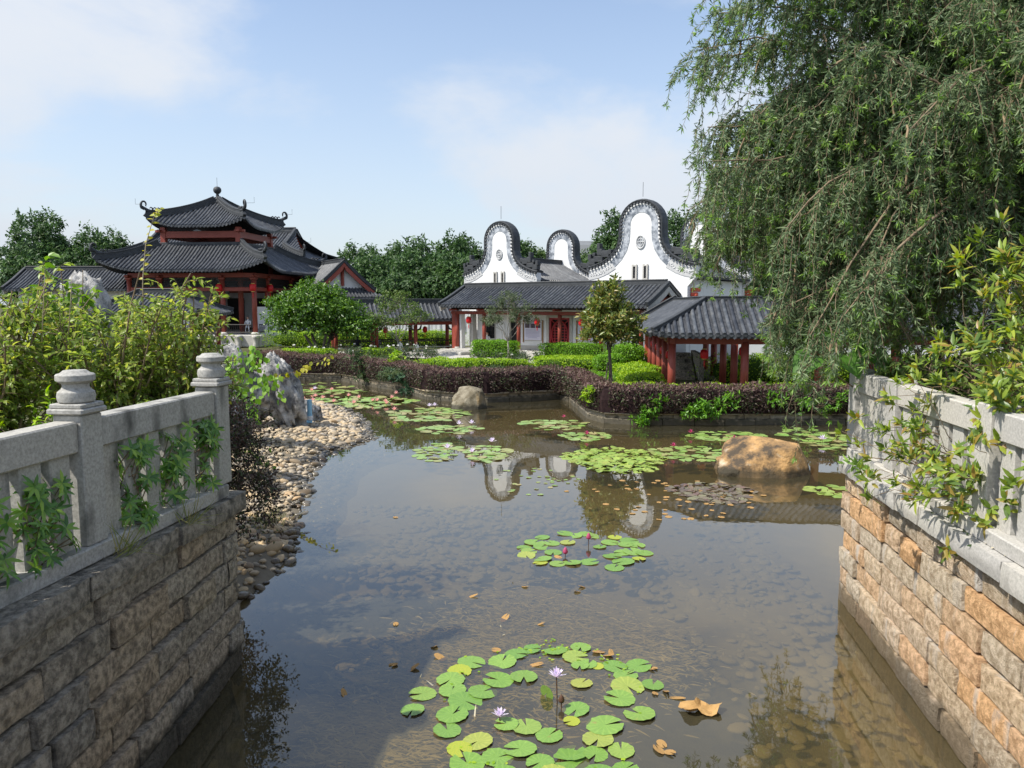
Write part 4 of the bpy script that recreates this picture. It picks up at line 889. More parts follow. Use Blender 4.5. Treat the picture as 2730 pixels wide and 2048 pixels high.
# ================================================================= WOK-EAR GABLE HALLS
def ear_profile(s, n=9):
    r = 1.40; pts = [(r * math.sin(a), -r + r * math.cos(a)) for a in np.linspace(0, math.pi / 2, n)]
    pts += [(1.40, -1.9), (1.43, -2.3), (1.56, -2.72), (1.82, -3.12), (2.2, -3.47), (2.7, -3.74), (3.2, -3.92), (3.75, -4.05)]
    return [(x * s, z * s) for x, z in pts]
def ear_gable(T, y, s, zap, zbase, front=True, side_brackets=True, nm='gable_wall'):
    """wall in the local xz plane at y, facing -y"""
    pr = ear_profile(s); inner = [(x, z) for x, z in pr]
    out = [(-x, zap + z) for x, z in reversed(pr)] + [(x, zap + z) for x, z in pr[1:]]
    hw_ = 3.75 * s; bw = 3.2 * s; zs = zap - 4.05 * s
    body = out + [(hw_, zs - .55 * s), (hw_ - .05, zs - .72 * s), (bw, zs - 1.25 * s), (bw, zbase), (-bw, zbase), (-bw, zs - 1.25 * s), (-hw_ + .05, zs - .72 * s), (-hw_, zs - .55 * s)]
    g = MB().poly(body, y, y + .45).build(nm, MATS['plaster'], T)
    # inset frieze following the outline: grey wash above, carved relief at the shoulders
    P2 = [Vector(p) for p in out]; nrmv = []
    for i in range(len(P2)):
        d = (P2[min(i + 1, len(P2) - 1)] - P2[max(i - 1, 0)]).normalized(); nrmv.append(Vector((d.y, -d.x)))
    def strip(i0, i1, a, b, yy, th, name, m):
        vs = []; fs = []
        for i in range(i0, i1):
            for w_ in (a, b):
                q = P2[i] + nrmv[i] * w_
                if w_ > .3 and i in (0, len(P2) - 1): q.x = P2[i].x
                vs += [(q.x, yy, q.y), (q.x, yy + th, q.y)]
        for i in range(i1 - i0 - 1):
            k = i * 4; fs += [(k, k + 4, k + 6, k + 2), (k + 1, k + 3, k + 7, k + 5), (k, k + 1, k + 5, k + 4), (k + 2, k + 6, k + 7, k + 3)]
        e = (i1 - i0 - 1) * 4; fs += [(0, 2, 3, 1), (e, e + 1, e + 3, e + 2)]
        return MB().add(vs, fs).build(name, MATS[m], T)
    n_ = len(P2)
    strip(0, n_, .10, .20, y - .05, .1, 'white_moulding', 'plaster')
    strip(3, n_ - 3, .20, .66 * s, y - .022, .05, 'grey_frieze', 'grey_band')
    for a, b in ((0, 4), (n_ - 4, n_)):
        f_ = strip(a, b, .20, .78 * s, y - .03, .05, 'carved_frieze', 'relief')
        m_ = MB()
        for q in range(9):
            u = (q + .5) / 9 * (b - a - 1); i = int(u); p = P2[a + i].lerp(P2[a + i + 1], u - i) + nrmv[a + i] * (.49 * s)
            pts = [(p.x + .12 * (1 - t_) * math.cos(7 * t_ + q), y - .045, p.y + .13 * (1 - t_) * math.sin(7 * t_ + q)) for t_ in np.linspace(0, 1, 9)]
            m_.tube(pts, .022, 4, False)
        m_.build('scroll_relief', MATS['plaster'], f_)
    # coping: pieces of dark brick and tile along the outline
    seg = 2
    for i in range(0, n_ - 1):
        vs = []
        for j in (i, i + 1):
            p = P2[j]; q = nrmv[j]
            for (w_, yy) in ((.03, -.10), (-.08, -.14), (-.13, -.08), (-.17, .08), (-.17, .5), (-.13, .66), (-.08, .72), (.03, .68)):
                z = p - q * (-w_) if False else p + q * w_
                vs.append((z.x, y + yy, z.y))
        k = 8; fs = [(a, (a + 1) % k, k + (a + 1) % k, k + a) for a in range(k)] + [tuple(range(k - 1, -1, -1)), tuple(range(k, 2 * k))]
        MB().add(vs, fs).build('coping_tile', MATS['ridge_grey'], T)
    # row of round tile ends under the coping
    acc = 0; last = None
    rt = MB().tube([(0, -.17, 0), (0, .1, 0)], .07, 8).mesh('eave_tile', MATS['roof_tile'])
    for i in range(n_ - 1):
        a, b = P2[i], P2[i + 1]; Ls = (b - a).length; t_ = 0
        while acc < Ls:
            p = a.lerp(b, acc / Ls) + nrmv[i].lerp(nrmv[i + 1], acc / Ls) * .075; link('eave_tile', rt, T, (p.x, y, p.y)); acc += .24
        acc -= Ls
    # stepped ornaments standing on both shoulders
    for sx in (-1, 1):
        m_ = MB(); x0 = sx * 2.55 * s; zb = zap - 3.62 * s
        for (dx, dz, w_, h_) in ((0, .28, .5, .34), (.45, .14, .6, .3), (.35, .44, .34, .34), (.42, .74, .2, .3), (.85, .1, .42, .32), (1.0, .36, .22, .3), (-.3, .36, .22, .26), (.72, .42, .2, .18)):
            m_.bbox((x0 + sx * dx * s * 1.15, y + .15, zb + (dz * 1.35 + .1 - .28 * max(0, dx)) * s), (w_ * s * 1.15, .4 + .01 * dx, h_ * s * 1.3), .03)
        m_.build('shoulder_ornament', MATS['ridge_grey'], T)
    if front:
        c = (0, zap - 2.5 * s)
        m_ = MB(); ro = [(c[0] + .29 * s * math.cos(a), y - .03, c[1] + .39 * s * math.sin(a)) for a in np.linspace(0, 2 * math.pi, 29)]
        rs = MB().poly([(c[0] + .29 * s * math.cos(a), c[1] + .39 * s * math.sin(a)) for a in np.linspace(0, 2 * math.pi, 24, endpoint=False)], y - .015, y + .05).build('roundel', MATS['grey_band'], T)
        m_.tube(ro, .05, 6, False)
        m_.tube([(c[0] + .17 * s * math.cos(a), y - .03, c[1] + .23 * s * math.sin(a)) for a in np.linspace(0, 2 * math.pi, 21)], .035, 5, False)
        for a in (0, math.pi / 2): m_.tube([(c[0] - .28 * s * math.cos(a), y - .032, c[1] - .37 * s * math.sin(a)), (c[0] + .28 * s * math.cos(a), y - .032, c[1] + .37 * s * math.sin(a))], .035, 5)
        m_.build('roundel_lattice', MATS['relief'], rs)
        for sx in (-.33, .33): lat_window(T, sx * s * 1.15 - .13 * s, sx * s * 1.15 + .13 * s, zap - 4.38 * s - .42 * s, zap - 4.38 * s + .42 * s, y - .06)
    if side_brackets:
        for sx in (-1, 1):
            for q, (dz, w_) in enumerate(((-1.45, .55), (-1.72, .40), (-2.02, .28))):
                MB().bbox((sx * (bw + .02 + w_ / 2), y + .55, zs + dz * s), (w_, .3, .24), .04).build('eave_bracket', MATS['red_bright'], T)
def ear_hall(name, label, loc, s, zap, depth, rows_right=True):
    T = thing(name, label, 'hall', loc, math.atan2(-.6, .8)); ez = zap - 4.05 * s - .62 * s; rzz = ez + 1.55
    ear_gable(T, 0, s, zap, 0); ear_gable(T, depth, s, zap, 0, front=False, nm='rear_gable_wall')
    hw_ = 3.75 * s - .05; zf = sag(ez, rzz, hw_, .15)
    roof_slope(T, (hw_, .5), (0, 1), (-1, 0), depth - .55, hw_, zf, spacing=.27, rad=.08)
    roof_slope(T, (-hw_, depth - .05), (0, -1), (1, 0), depth - .55, hw_, zf, rows=False)
    ridge_bar(T, [(0, .5, rzz), (0, depth, rzz)], .26, .3)
    for sx in (-1, 1): MB().box((sx * (3.2 * s - .15), depth / 2 + .2, ez / 2 - .1), (.3, depth - .6, ez - .2)).build('side_wall', MATS['plaster'], T)
    rod(T, (0, .2, zap + .3), .9)
    return T
ear_hall('ear_gabled_hall', 'left white hall with tall ear shaped gable and dark coping', (-.9, 55.6, .95), .88, 9.1, 8.0)
ear_hall('ear_gabled_hall', 'right and largest white hall with ear shaped gable and round lattice vent', (8.06, 48.9, .95), 1.0, 9.75, 9.2)
# ================================================================= CORRIDOR BETWEEN PAVILION AND HALL
CL = thing('covered_walkway', 'open covered walkway with red posts and tiled roof left of the white hall', 'walkway', (-12.3, 53.4, .85), math.atan2(2.8, 8.2))
Lc = 8.9
gable_roof(CL, -.6, Lc, -.75, 2.65, 2.42, 3.55, spacing=.30, rad=.085)
for x in np.linspace(.1, Lc - .4, 4):
    for y in (0, 1.9): MB().cyl((x, y), .14, 0, 2.2, 12).build('column', MATS['red_paint'], CL, smooth=True)
    for sx in (-1, 1): MB().tube([(x + sx * .12, 0, 1.62), (x + sx * .34, 0, 1.72), (x + sx * .42, 0, 1.98)], [.05, .09, .05], 5).build('bracket', MATS['black_wood'], CL)
for y in (0, 1.9): red_beam(CL, (-.2, y), (Lc - .1, y), 2.10, .18, .22)
for a, b in zip(np.linspace(.1, Lc - .4, 4)[:-1], np.linspace(.1, Lc - .4, 4)[1:]):
    bench_rail(CL, (a + .16, -.05), (b - .16, -.05), .42, h=.45); bench_rail(CL, (b - .16, 1.95), (a + .16, 1.95), .42, h=.45)
    for q in (.25, .75): MB().lathe((a + (b - a) * q, 0, 0), [(.14, 0), (.17, .05), (.10, .2), (.16, .36), (.18, .4)], 10).build('bench_leg', MATS['pale_stone'], CL, smooth=True)
    MB().bbox(((a + b) / 2, 0, .42), (b - a - .3, .36, .06), .015).build('bench_seat', MATS['pale_stone'], CL)
MB().box((Lc / 2, .95, .03), (Lc + .4, 2.6, .1)).build('floor', MATS['paving'], CL)
for i, x in enumerate((1.0, 3.7, 6.6)): lantern(tuple(CL.matrix_basis @ Vector((x, .95, 1.62))), ['red lantern in the left bay of the open walkway', 'red lantern in the middle bay of the open walkway', 'red lantern in the right bay of the open walkway'][i], 1.0)
# white garden wall with lattice windows behind the walkway
GW = thing('garden_wall', 'white garden wall with dark lattice windows seen through the open walkway', 'wall', (-20, 63.5, .9))
MB().box((9, 0, 1.6), (20, .3, 3.2)).build('wall_body', MATS['plaster'], GW)
for x in (5.0, 8.2, 11.2, 13.6, 15.6): lat_window(GW, x - .5, x + .5, 1.2, 2.2, -.16, 'relief')
GW2 = thing('garden_wall', 'white garden wall behind the right walkway under the weeping tree', 'wall', (13, 41.5, .5))
MB().box((6, 0, 1.7), (16, .3, 3.4)).build('wall_body', MATS['plaster'], GW2); MB().bbox((6, 0, 3.46), (16.3, .6, .14), .03).build('wall_cap', MATS['ridge_grey'], GW2)
# ================================================================= RIGHT CORRIDOR (L-shaped, hip corner towards us)
CR = thing('corner_walkway', 'low red columned walkway with a hipped tile corner at the right bank', 'walkway', (6.3, 30.3, .48), R(-6))
zf = sag(2.72, 4.05, 2.3, .12)
roof_slope(CR, (-.85, -.85), (1, 0), (0, 1), 17, 2.3, zf, 1, 0, .10, 1.2, .255, .082)
roof_slope(CR, (-.85, 13.6), (0, -1), (1, 0), 14.45, 2.3, zf, 0, 1, .10, 1.2, .255, .082)
roof_slope(CR, (16.15, 3.75), (-1, 0), (0, -1), 12.4, 2.3, zf, rows=False)
roof_slope(CR, (3.75, 3.75), (0, 1), (-1, 0), 9.85, 2.3, zf, rows=False)
ridge_bar(CR, [(1.45, 13.6, 4.05), (1.45, 1.45, 4.05)], .2, .16); ridge_bar(CR, [(1.5, 1.452, 4.05), (16.1, 1.452, 4.05)], .2, .16)
ridge_bar(CR, [(1.45 - d, 1.45 - d, zf(2.3 - d) + .04 + .1 * (d / 2.3) ** 1.5) for d in (0, .5, 1, 1.5, 2, 2.28)], .17, .13, 'hip_ridge')
vp = [(y, zf(2.3 - abs(y - 1.45))) for y in np.linspace(-.85, 3.75, 9)]
ridge_bar(CR, [(-.85 + 2.3 * 2 * i / 8, 13.65, zf(2.3 - abs(-2.3 + 4.6 * i / 8)) + .02) for i in range(9)], .24, .30, 'verge_ridge')
cl_ = [(0, 2.8 * i) for i in range(5)] + [(2.9, 2.8 * i) for i in range(1, 5)] + [(2.8 * i, 0) for i in range(1, 6)] + [(2.9 + 2.8 * i, 2.9) for i in range(1, 5)]
for x, y in cl_: MB().cyl((x, y), .155, 0, 2.4, 14).build('column', MATS['red_paint'], CR, smooth=True)
MB().bbox((-.05, 13.0, 1.2), (.3, .3, 2.4), .02).build('end_pier', MATS['red_bright'], CR)
red_beam(CR, (-.2, 0), (15, 0), 2.46, .2, .28); red_beam(CR, (0, -.2), (0, 13.2), 2.464, .2, .28)
red_beam(CR, (2.9, 2.9), (15, 2.9), 2.46, .18, .26); red_beam(CR, (2.9, 2.9), (2.9, 13.2), 2.464, .18, .26)
MB().box((7.5, 1.45, -.02), (16.5, 3.6, .1)).box((1.45, 8.5, -.024), (3.6, 10.4, .1)).build('floor', MATS['pale_stone'], CR)
MB().box((-.28, 6.5, .25), (.16, 13, .5)).build('dark_sill', MATS['black_wood'], CR)
for i in range(9): MB().bbox((1.1, 6.6 + i * .34, .1 + i * .15), (1.5, .36, .2), .012).build('stair_step', MATS['old_granite'], CR)
MB().box((2.05, 8.1, .75), (.22, 3.4, 1.5)).build('stair_cheek', MATS['old_granite'], CR)
def cr(x, y, z): return tuple(CR.matrix_basis @ Vector((x, y, z)))
for i in range(4): lantern(cr(.02, 1.4 + 2.8 * i, 1.80), ['nearest red lantern in the column row of the right walkway', 'second red lantern back in the column row of the right walkway', 'third red lantern back in the column row of the right walkway', 'farthest red lantern in the column row of the right walkway'][i], .82)
lantern(cr(1.45, 1.4, 1.84), 'red lantern with tassel hanging inside the corner of the right walkway', .95)
lantern(cr(3.0, 1.5, 1.95), 'red lantern in shadow beside the second front column of the right walkway', .9)
# far flat-roofed building glimpsed between the gables
FB = thing('distant_building', 'tiny grey flat roofed building far off between the ear gables', 'building', (16, 160, 0))
MB().box((0, 0, 8), (9, 8, 16)).build('wall', MATS['far_building'], FB); MB().box((0, 0, 16.4), (6, 6, .8)).build('roof', MATS['far_building'], FB)
from mathutils import noise as mnoise
# ================================================================= TREES
def crown_clusters(lobes, ncl, inner=.55, zmin=-.6):
    C = []; O = []
    vol = np.array([l[3] * l[4] * l[5] for l in lobes]) ** .67; vol /= vol.sum()
    for l, f in zip(lobes, vol):
        k = int(ncl * f); d = rdir(k * 3); d = d[d[:, 2] > zmin][:k]; k = len(d)
        r = inner + (1 - inner) * rng.random(k) ** .6
        bump = 1 + .16 * np.sin(d[:, 0] * 7 + l[0]) * np.sin(d[:, 1] * 6 + l[1]) + .14 * np.sin(d[:, 2] * 9 + l[0] * 2)
        C.append(np.array(l[:3]) + d * np.array(l[3:6]) * (r * bump)[:, None]); O.append(d)
    return np.concatenate(C), np.concatenate(O)
def foliage(parent, C, O, per, spread, L, W, m, droop=.4, fine=False, up=.5, name='crown', jit=.8):
    n = len(C); k = n * per
    D = nrm(np.repeat(O, per, 0) * .55 + rdir(k) * jit + np.array([0, 0, -droop]))
    P = np.repeat(C, per, 0) + rng.normal(size=(k, 3)) * spread
    U = nrm(np.repeat(O, per, 0) * .6 + rdir(k) * .7 + np.array([0, 0, up]))
    ll = L * rng.uniform(.7, 1.25, k); return leaves(name, P, D, U, ll, W * rng.uniform(.75, 1.2, k), MATS[m], fine, parent=parent)
def limb_tubes(parent, starts, ends, r0, r1, m, sides=5, sag_=0.0, name='limbs', wob=.06):
    s = np.asarray(starts, float); e = np.asarray(ends, float); n = len(s); k = 6; u = np.linspace(0, 1, k)[None, :, None]
    Pth = s[:, None] + (e - s)[:, None] * u + rng.normal(size=(n, k, 3)) * wob * np.linalg.norm(e - s, axis=1)[:, None, None] * np.sin(u * math.pi) + np.array([0, 0, 1]) * sag_ * np.sin(u * math.pi)
    return stems(name, Pth, r0, r1, m, sides, parent)
def tree(name, label, base, lobes, ncl, per, spread, L, W, m, trunk_r=.2, bark='bark', droop=.4, group=None, limbs=14, inner=.55, fine=False, stems_=1, cat='tree', jit=.8):
    base = np.array(base, float); T = thing(name, label, cat, tuple(base), 0, group)
    lob = [(np.array(l) - np.array([*base, 0, 0, 0])) for l in lobes]
    C, O = crown_clusters(lob, ncl, inner)
    foliage(T, C, O, per, spread, L, W, m, droop, fine, jit=jit)
    zc = min(l[2] - l[5] * .5 for l in lob); tb = MB()
    for q in range(stems_):
        a = 6.28 * q / max(1, stems_) + .7; ex = np.array([math.cos(a), math.sin(a), 0]) * (.0 if stems_ == 1 else trunk_r * 2.2)
        top = np.array([lob[0][0], lob[0][1], zc]) + ex * 4
        pts = [ex * .3 + (top - ex * .3) * u + np.array([math.sin(u * 5 + q) * .06, math.cos(u * 4 + q) * .05, 0]) * top[2] * .25 for u in np.linspace(0, 1, 7)]
        tb.tube(pts, [trunk_r * (1.25 - .55 * u) for u in np.linspace(0, 1, 7)], 8)
        if q == 0: ttop = pts[-1]
    tr_ = tb.build('trunk', MATS[bark], T, smooth=True)
    sel = C[rng.integers(0, len(C), limbs)]
    limb_tubes(tr_, np.repeat(np.array([ttop]), limbs, 0) + rng.normal(size=(limbs, 3)) * .05 + np.array([0, 0, 1]) * rng.uniform(-.25, .1, limbs)[:, None] * zc, sel, trunk_r * .5, trunk_r * .08, MATS[bark])
    return T
bgl = [  # label, x, y, top, halfwidth, material
    ('dark evergreen tree at the far left edge behind the bushes', -47, 80, 9.6, 4.6, 'bg_leaf', 2),
    ('tall domed dark evergreen left of the pavilion', -50.3, 83, 13.2, 3.6, 'bg_leaf', 1),
    ('dark evergreen tree touching the left side of the pavilion roof', -43.2, 82, 11.4, 3.6, 'bg_leaf', 1),
    ('lower dark tree in the gap right of the pavilion gable', -21.5, 94, 9.2, 3.6, 'bg_leaf', 2),
    ('round dark tree above the small red gable', -16.9, 86, 9.9, 3.2, 'bg_leaf', 1),
    ('tallest dark tree between the pavilion and the ear gables', -10.6, 84, 10.8, 3.6, 'bg_leaf', 2),
    ('dark tree just left of the left ear gable', -5.7, 82, 10.7, 3.0, 'bg_leaf', 2),
    ('low dark tree filling the gap above the open walkway roof', -9.0, 74, 8.6, 3.2, 'bg_leaf', 2),
    ('low dark tree behind the left end of the white hall roof', -5.0, 72, 8.4, 3.0, 'bg_leaf', 2),
    ('low dark tree behind the small red gabled house', -14.0, 80, 8.6, 3.4, 'bg_leaf', 2),
    ('small bright green tree between the left and middle ear gables', 3.2, 88, 9.6, 3.0, 'bg_leaf_light', 1),
    ('dark treetop right of the left ear gable', .9, 84, 10.2, 2.0, 'bg_leaf', 1),
    ('pale olive treetop between the middle and right ear gables', 8.6, 92, 9.5, 2.8, 'bg_leaf_light', 1),
    ('dark tree close to the left side of the tallest ear gable', 10.4, 78, 12.6, 2.7, 'bg_leaf', 2),
    ('dark tree close to the right side of the tallest ear gable', 17.4, 80, 12.8, 3.4, 'bg_leaf', 2),
    ('dark tree behind the weeping tree at the right', 25, 76, 13.5, 5.0, 'bg_leaf', 2),
    ('dark tree far right behind the corner walkway', 36, 70, 12.5, 6.0, 'bg_leaf', 3)]
for q, (lb, x, y, top, hw_, m, nl) in enumerate(bgl):
    h = top - 1.0; lob = [(x, y, 1.0 + h * .60, hw_, hw_, h * .42)]
    for j in range(2 + nl):
        a = random.uniform(0, 6.28); lob.append((x + math.cos(a) * hw_ * .5, y + math.sin(a) * hw_ * .4, 1.0 + h * random.uniform(.36, .72), hw_ * .58, hw_ * .55, h * .26))
    tree('evergreen_tree' if m == 'bg_leaf' else 'broadleaf_tree', lb, (x, y, 1.0), lob, 820, 17, .20, .46, .20, m, .3, droop=.45, group='trees behind the buildings', inner=.7)
# ---- garden trees on the far bank
tree('ficus_tree', 'round bright green tree between the pavilion and the open walkway', (-12.3, 49.8, .85), [(-12.5, 49.8, 3.7, 2.4, 2.1, 1.8), (-14.1, 49.6, 3.6, 1.6, 1.6, 1.5), (-10.8, 49.5, 3.3, 1.6, 1.6, 1.35), (-12.8, 49.4, 4.6, 1.5, 1.4, .95), (-9.7, 49, 2.8, .9, 1.1, .8), (-11.5, 49.3, 4.3, 1.1, 1.1, .9)], 1000, 13, .14, .24, .12, 'ficus_leaf', .11, droop=.1, limbs=22, stems_=4)
def airy(label, base, tips, m, crown_r, n_sub=7, per=10, L=.20, W=.09, trunk_r=.05, bark='bark_pale', fork=.5, name='young_tree'):
    T = thing(name, label, 'tree', base); bz = np.array(base); tips = np.array(tips) - bz; top = tips.mean(0); f = np.array([top[0] * .4, top[1] * .4, tips[:, 2].min() * fork])
    tb = MB().tube([(0, 0, 0), tuple(f * .5 + np.array([.03, 0, 0])), tuple(f)], [trunk_r * 1.15, trunk_r, trunk_r * .8], 8).build('trunk', MATS[bark], T, smooth=True)
    limb_tubes(tb, np.repeat(f[None], len(tips), 0), tips, trunk_r * .55, trunk_r * .15, MATS[bark], 5)
    sub = np.repeat(tips, n_sub, 0) + rng.normal(size=(len(tips) * n_sub, 3)) * np.array([crown_r, crown_r, crown_r * .45])
    limb_tubes(tb, np.repeat(tips * .8 + f * .2, n_sub, 0), sub, trunk_r * .22, trunk_r * .07, MATS[bark], 4, name='twigs')
    foliage(T, sub, nrm(sub - f), per, crown_r * .22, L, W, m, .25, jit=1.0)
    return T
airy('slender young tree with feathery yellow green crown before the open walkway', (-7.45, 50.3, .85), [(-7.45 + dx, 50.3 + dy, dz) for dx, dy, dz in ((-1.2, 0, 3.7), (-.6, .5, 4.3), (0, -.4, 4.9), (.5, .3, 4.5), (1.1, -.2, 3.9), (1.5, .3, 3.5), (-1.0, -.6, 3.3), (.2, .6, 4.2), (.7, -.7, 3.4), (-1.3, .3, 3.0))], 'airy_leaf', .46, 13, 18, .20, .09)
airy('slender grey young tree with flat dusty crown before the white hall', (-.25, 46.6, .9), [(-.25 + dx, 46.6 + dy, dz) for dx, dy, dz in ((-.9, 0, 3.9), (-.5, .4, 4.5), (0, -.3, 4.8), (.45, .3, 4.6), (.95, -.1, 4.1), (.2, .5, 4.2), (-.7, -.5, 3.5), (.6, -.6, 3.6), (-1.15, .2, 3.3), (1.2, .2, 3.5))], 'dusty_leaf', .36, 12, 18, .16, .07, .045)
mg = tree('magnolia_tree', 'young magnolia with glossy olive leaves and dark staked trunk by the hedge', (4.0, 31.4, .5), [(4.0, 31.4, 3.6, 1.15, 1.1, 1.0), (4.35, 31.2, 3.2, .95, .9, .65), (3.75, 31.3, 4.3, .75, .7, .75), (4.15, 31.4, 4.95, .36, .36, .5), (3.5, 31.3, 3.3, .7, .7, .6)], 520, 9, .07, .24, .095, 'magnolia_leaf', .07, droop=-.25, limbs=20, inner=.3, jit=.7)
for dx in (-.28, .14): MB().tube([(dx, -.2, 0), (dx * .3, -.04, 1.5)], .03, 6).build('stake', MATS['bark'], mg)
# ================================================================= HEDGES AND GROUND PLANTS
def fuzz_box(name, label, cat, cx, cy, sx, sy, z0, z1, m, rz=0, dens=260, L=.11, W=.05, group=None, rnd=6, core='hedge_core', wav=.05, top_m=None):
    """clipped hedge: dark inner body and a shell of leaves; rnd = squareness"""
    T = thing(name, label, cat, (cx, cy, z0), rz, group); h = z1 - z0
    A = 2 * (sx + sy) * h + sx * sy; n = int(A * dens); d = rdir(n * 2); d = d[d[:, 2] > -.35][:n]; n = len(d)
    e = rnd; q = (np.abs(d[:, 0]) ** e + np.abs(d[:, 1]) ** e + np.abs(d[:, 2]) ** e) ** (-1 / e)
    # spread evenly over the box faces
    face = rng.random(n) * A; P = np.zeros((n, 3)); O = np.zeros((n, 3)); u = rng.uniform(-1, 1, n); v = rng.uniform(-1, 1, n)
    t0 = sx * sy; t1 = t0 + 2 * sx * h
    a = face < t0; b = (face >= t0) & (face < t1); c = face >= t1; sg = np.where(rng.random(n) < .5, -1, 1)
    P[a] = np.stack([u[a], v[a], np.ones(a.sum())], 1); P[b] = np.stack([u[b], sg[b], v[b]], 1); P[c] = np.stack([sg[c], u[c], v[c]], 1)
    k = (np.abs(P[:, 0]) ** e + np.abs(P[:, 1]) ** e + np.abs(P[:, 2]) ** e) ** (-1 / e); P = P * k[:, None]
    O = nrm(np.sign(P) * np.abs(P) ** (e - 1)); hs = np.array([sx / 2, sy / 2, h / 2])
    wv = 1 + wav * np.array([math.sin(p[0] * 5 + p[2] * 2 + cx) + math.sin(p[1] * 7 + p[0] * 3) for p in P * hs])
    Pw = P * hs * wv[:, None] * rng.uniform(.93, 1.05, n)[:, None] + np.array([0, 0, h / 2])
    D = nrm(O * .5 + rdir(n) * .8 + np.array([0, 0, .3])); U = nrm(O + rdir(n) * .6)
    if top_m:
        tm = (O[:, 2] > .5); 
        leaves('top_growth', Pw[tm], D[tm], U[tm], L * rng.uniform(.7, 1.3, tm.sum()), W, MATS[top_m], parent=T); tm = ~tm
        leaves('foliage', Pw[tm], D[tm], U[tm], L * rng.uniform(.7, 1.3, tm.sum()), W, MATS[m], parent=T)
    else: leaves('foliage', Pw, D, U, L * rng.uniform(.7, 1.3, n), W, MATS[m], parent=T)
    V = IV2; kk = (np.abs(V) ** e).sum(1) ** (-1 / e); V = V * kk[:, None] * hs * .9 + np.array([0, 0, h / 2])
    link('inner_growth', np_mesh('inner_growth', V, IF2, None, MATS[core], True), T)
    return T
mat('hedge_core', (.03, .06, .01), .95, .1, (.05, .09, .015), 9, 5, .5, .8, 14); mat('purple_core', (.016, .010, .011), .95, .1, (.035, .02, .02), 9, 5, .5, .8, 14)
mat('soil_core', (.03, .045, .018), .95, .1, (.05, .07, .025), 9)
fuzz_box('box_hedge', 'clipped bright green box hedge beside the hall steps', 'hedge', -1.1, 49.2, 2.95, 1.2, .93, 1.98, 'hedge_leaf', R(-6), 300, group='clipped hedges before the hall')
fuzz_box('box_hedge', 'long clipped bright green hedge before the red hall door', 'hedge', 3.75, 47.0, 3.9, 1.3, .93, 1.90, 'hedge_leaf', R(-10), 300, group='clipped hedges before the hall')
fuzz_box('round_bush', 'rounded clipped green bush beside the right walkway columns', 'bush', 6.35, 42.6, 2.1, 1.8, .9, 2.1, 'hedge_leaf', 0, 320, rnd=2.6)
fuzz_box('round_bush', 'smaller rounded green bush below the magnolia crown', 'bush', 5.1, 40.4, 1.6, 1.5, .85, 1.7, 'hedge_leaf', 0, 320, rnd=2.6)
lime = [('low lime green hedge in front of the round clipped bush', 3.4, 41.6, 4.6, 1.5, .85, 1.42, -8), ('lime hedge step nearest the long clipped hedge', 3.2, 44.2, 3.6, 1.2, .9, 1.35, -10),
        ('lime hedge patch beside the magnolia trunk', 6.0, 36.6, 2.0, 3.0, .6, 1.45, 4), ('second lime hedge patch along the walkway columns', 5.6, 33.4, 1.5, 3.2, .55, 1.38, 4),
        ('long lime hedge strip in front of the right walkway', 9.6, 28.95, 11.5, .75, .45, 1.30, 0), ('lime hedge strip curving past the magnolia trunk', 4.9, 30.2, 1.9, 1.2, .45, 1.22, 0),
        ('lime ground cover patch before the hall steps', -3.4, 40.3, 3.2, 1.6, .6, 1.45, -14), ('lime ground cover patch near the young feathery tree', -8.3, 48.3, 2.3, 1.2, .85, 1.55, 0),
        ('yellowish lime ground cover patch below the round green tree', -12.3, 46.6, 3.0, 1.4, .75, 1.62, 0), ('lime ground cover between the two young trees', -1.0, 43.0, 4.0, 1.0, .85, 1.25, -10),
        ('bright hedge seen through the open walkway posts', -11.5, 60.5, 16, 1.6, .9, 2.2, 0), ('hedge behind the columns of the right walkway', 15, 36.5, 12, 1.4, .5, 1.9, 0)]
for lb, x, y, sx, sy, z0, z1, rz in lime: fuzz_box('lime_hedge', lb, 'hedge', x, y, sx, sy, z0, z1, 'lime_leaf', R(rz), 260 if sx < 10 else 200, .10, .05, group='lime green low hedges', rnd=4, wav=.10)
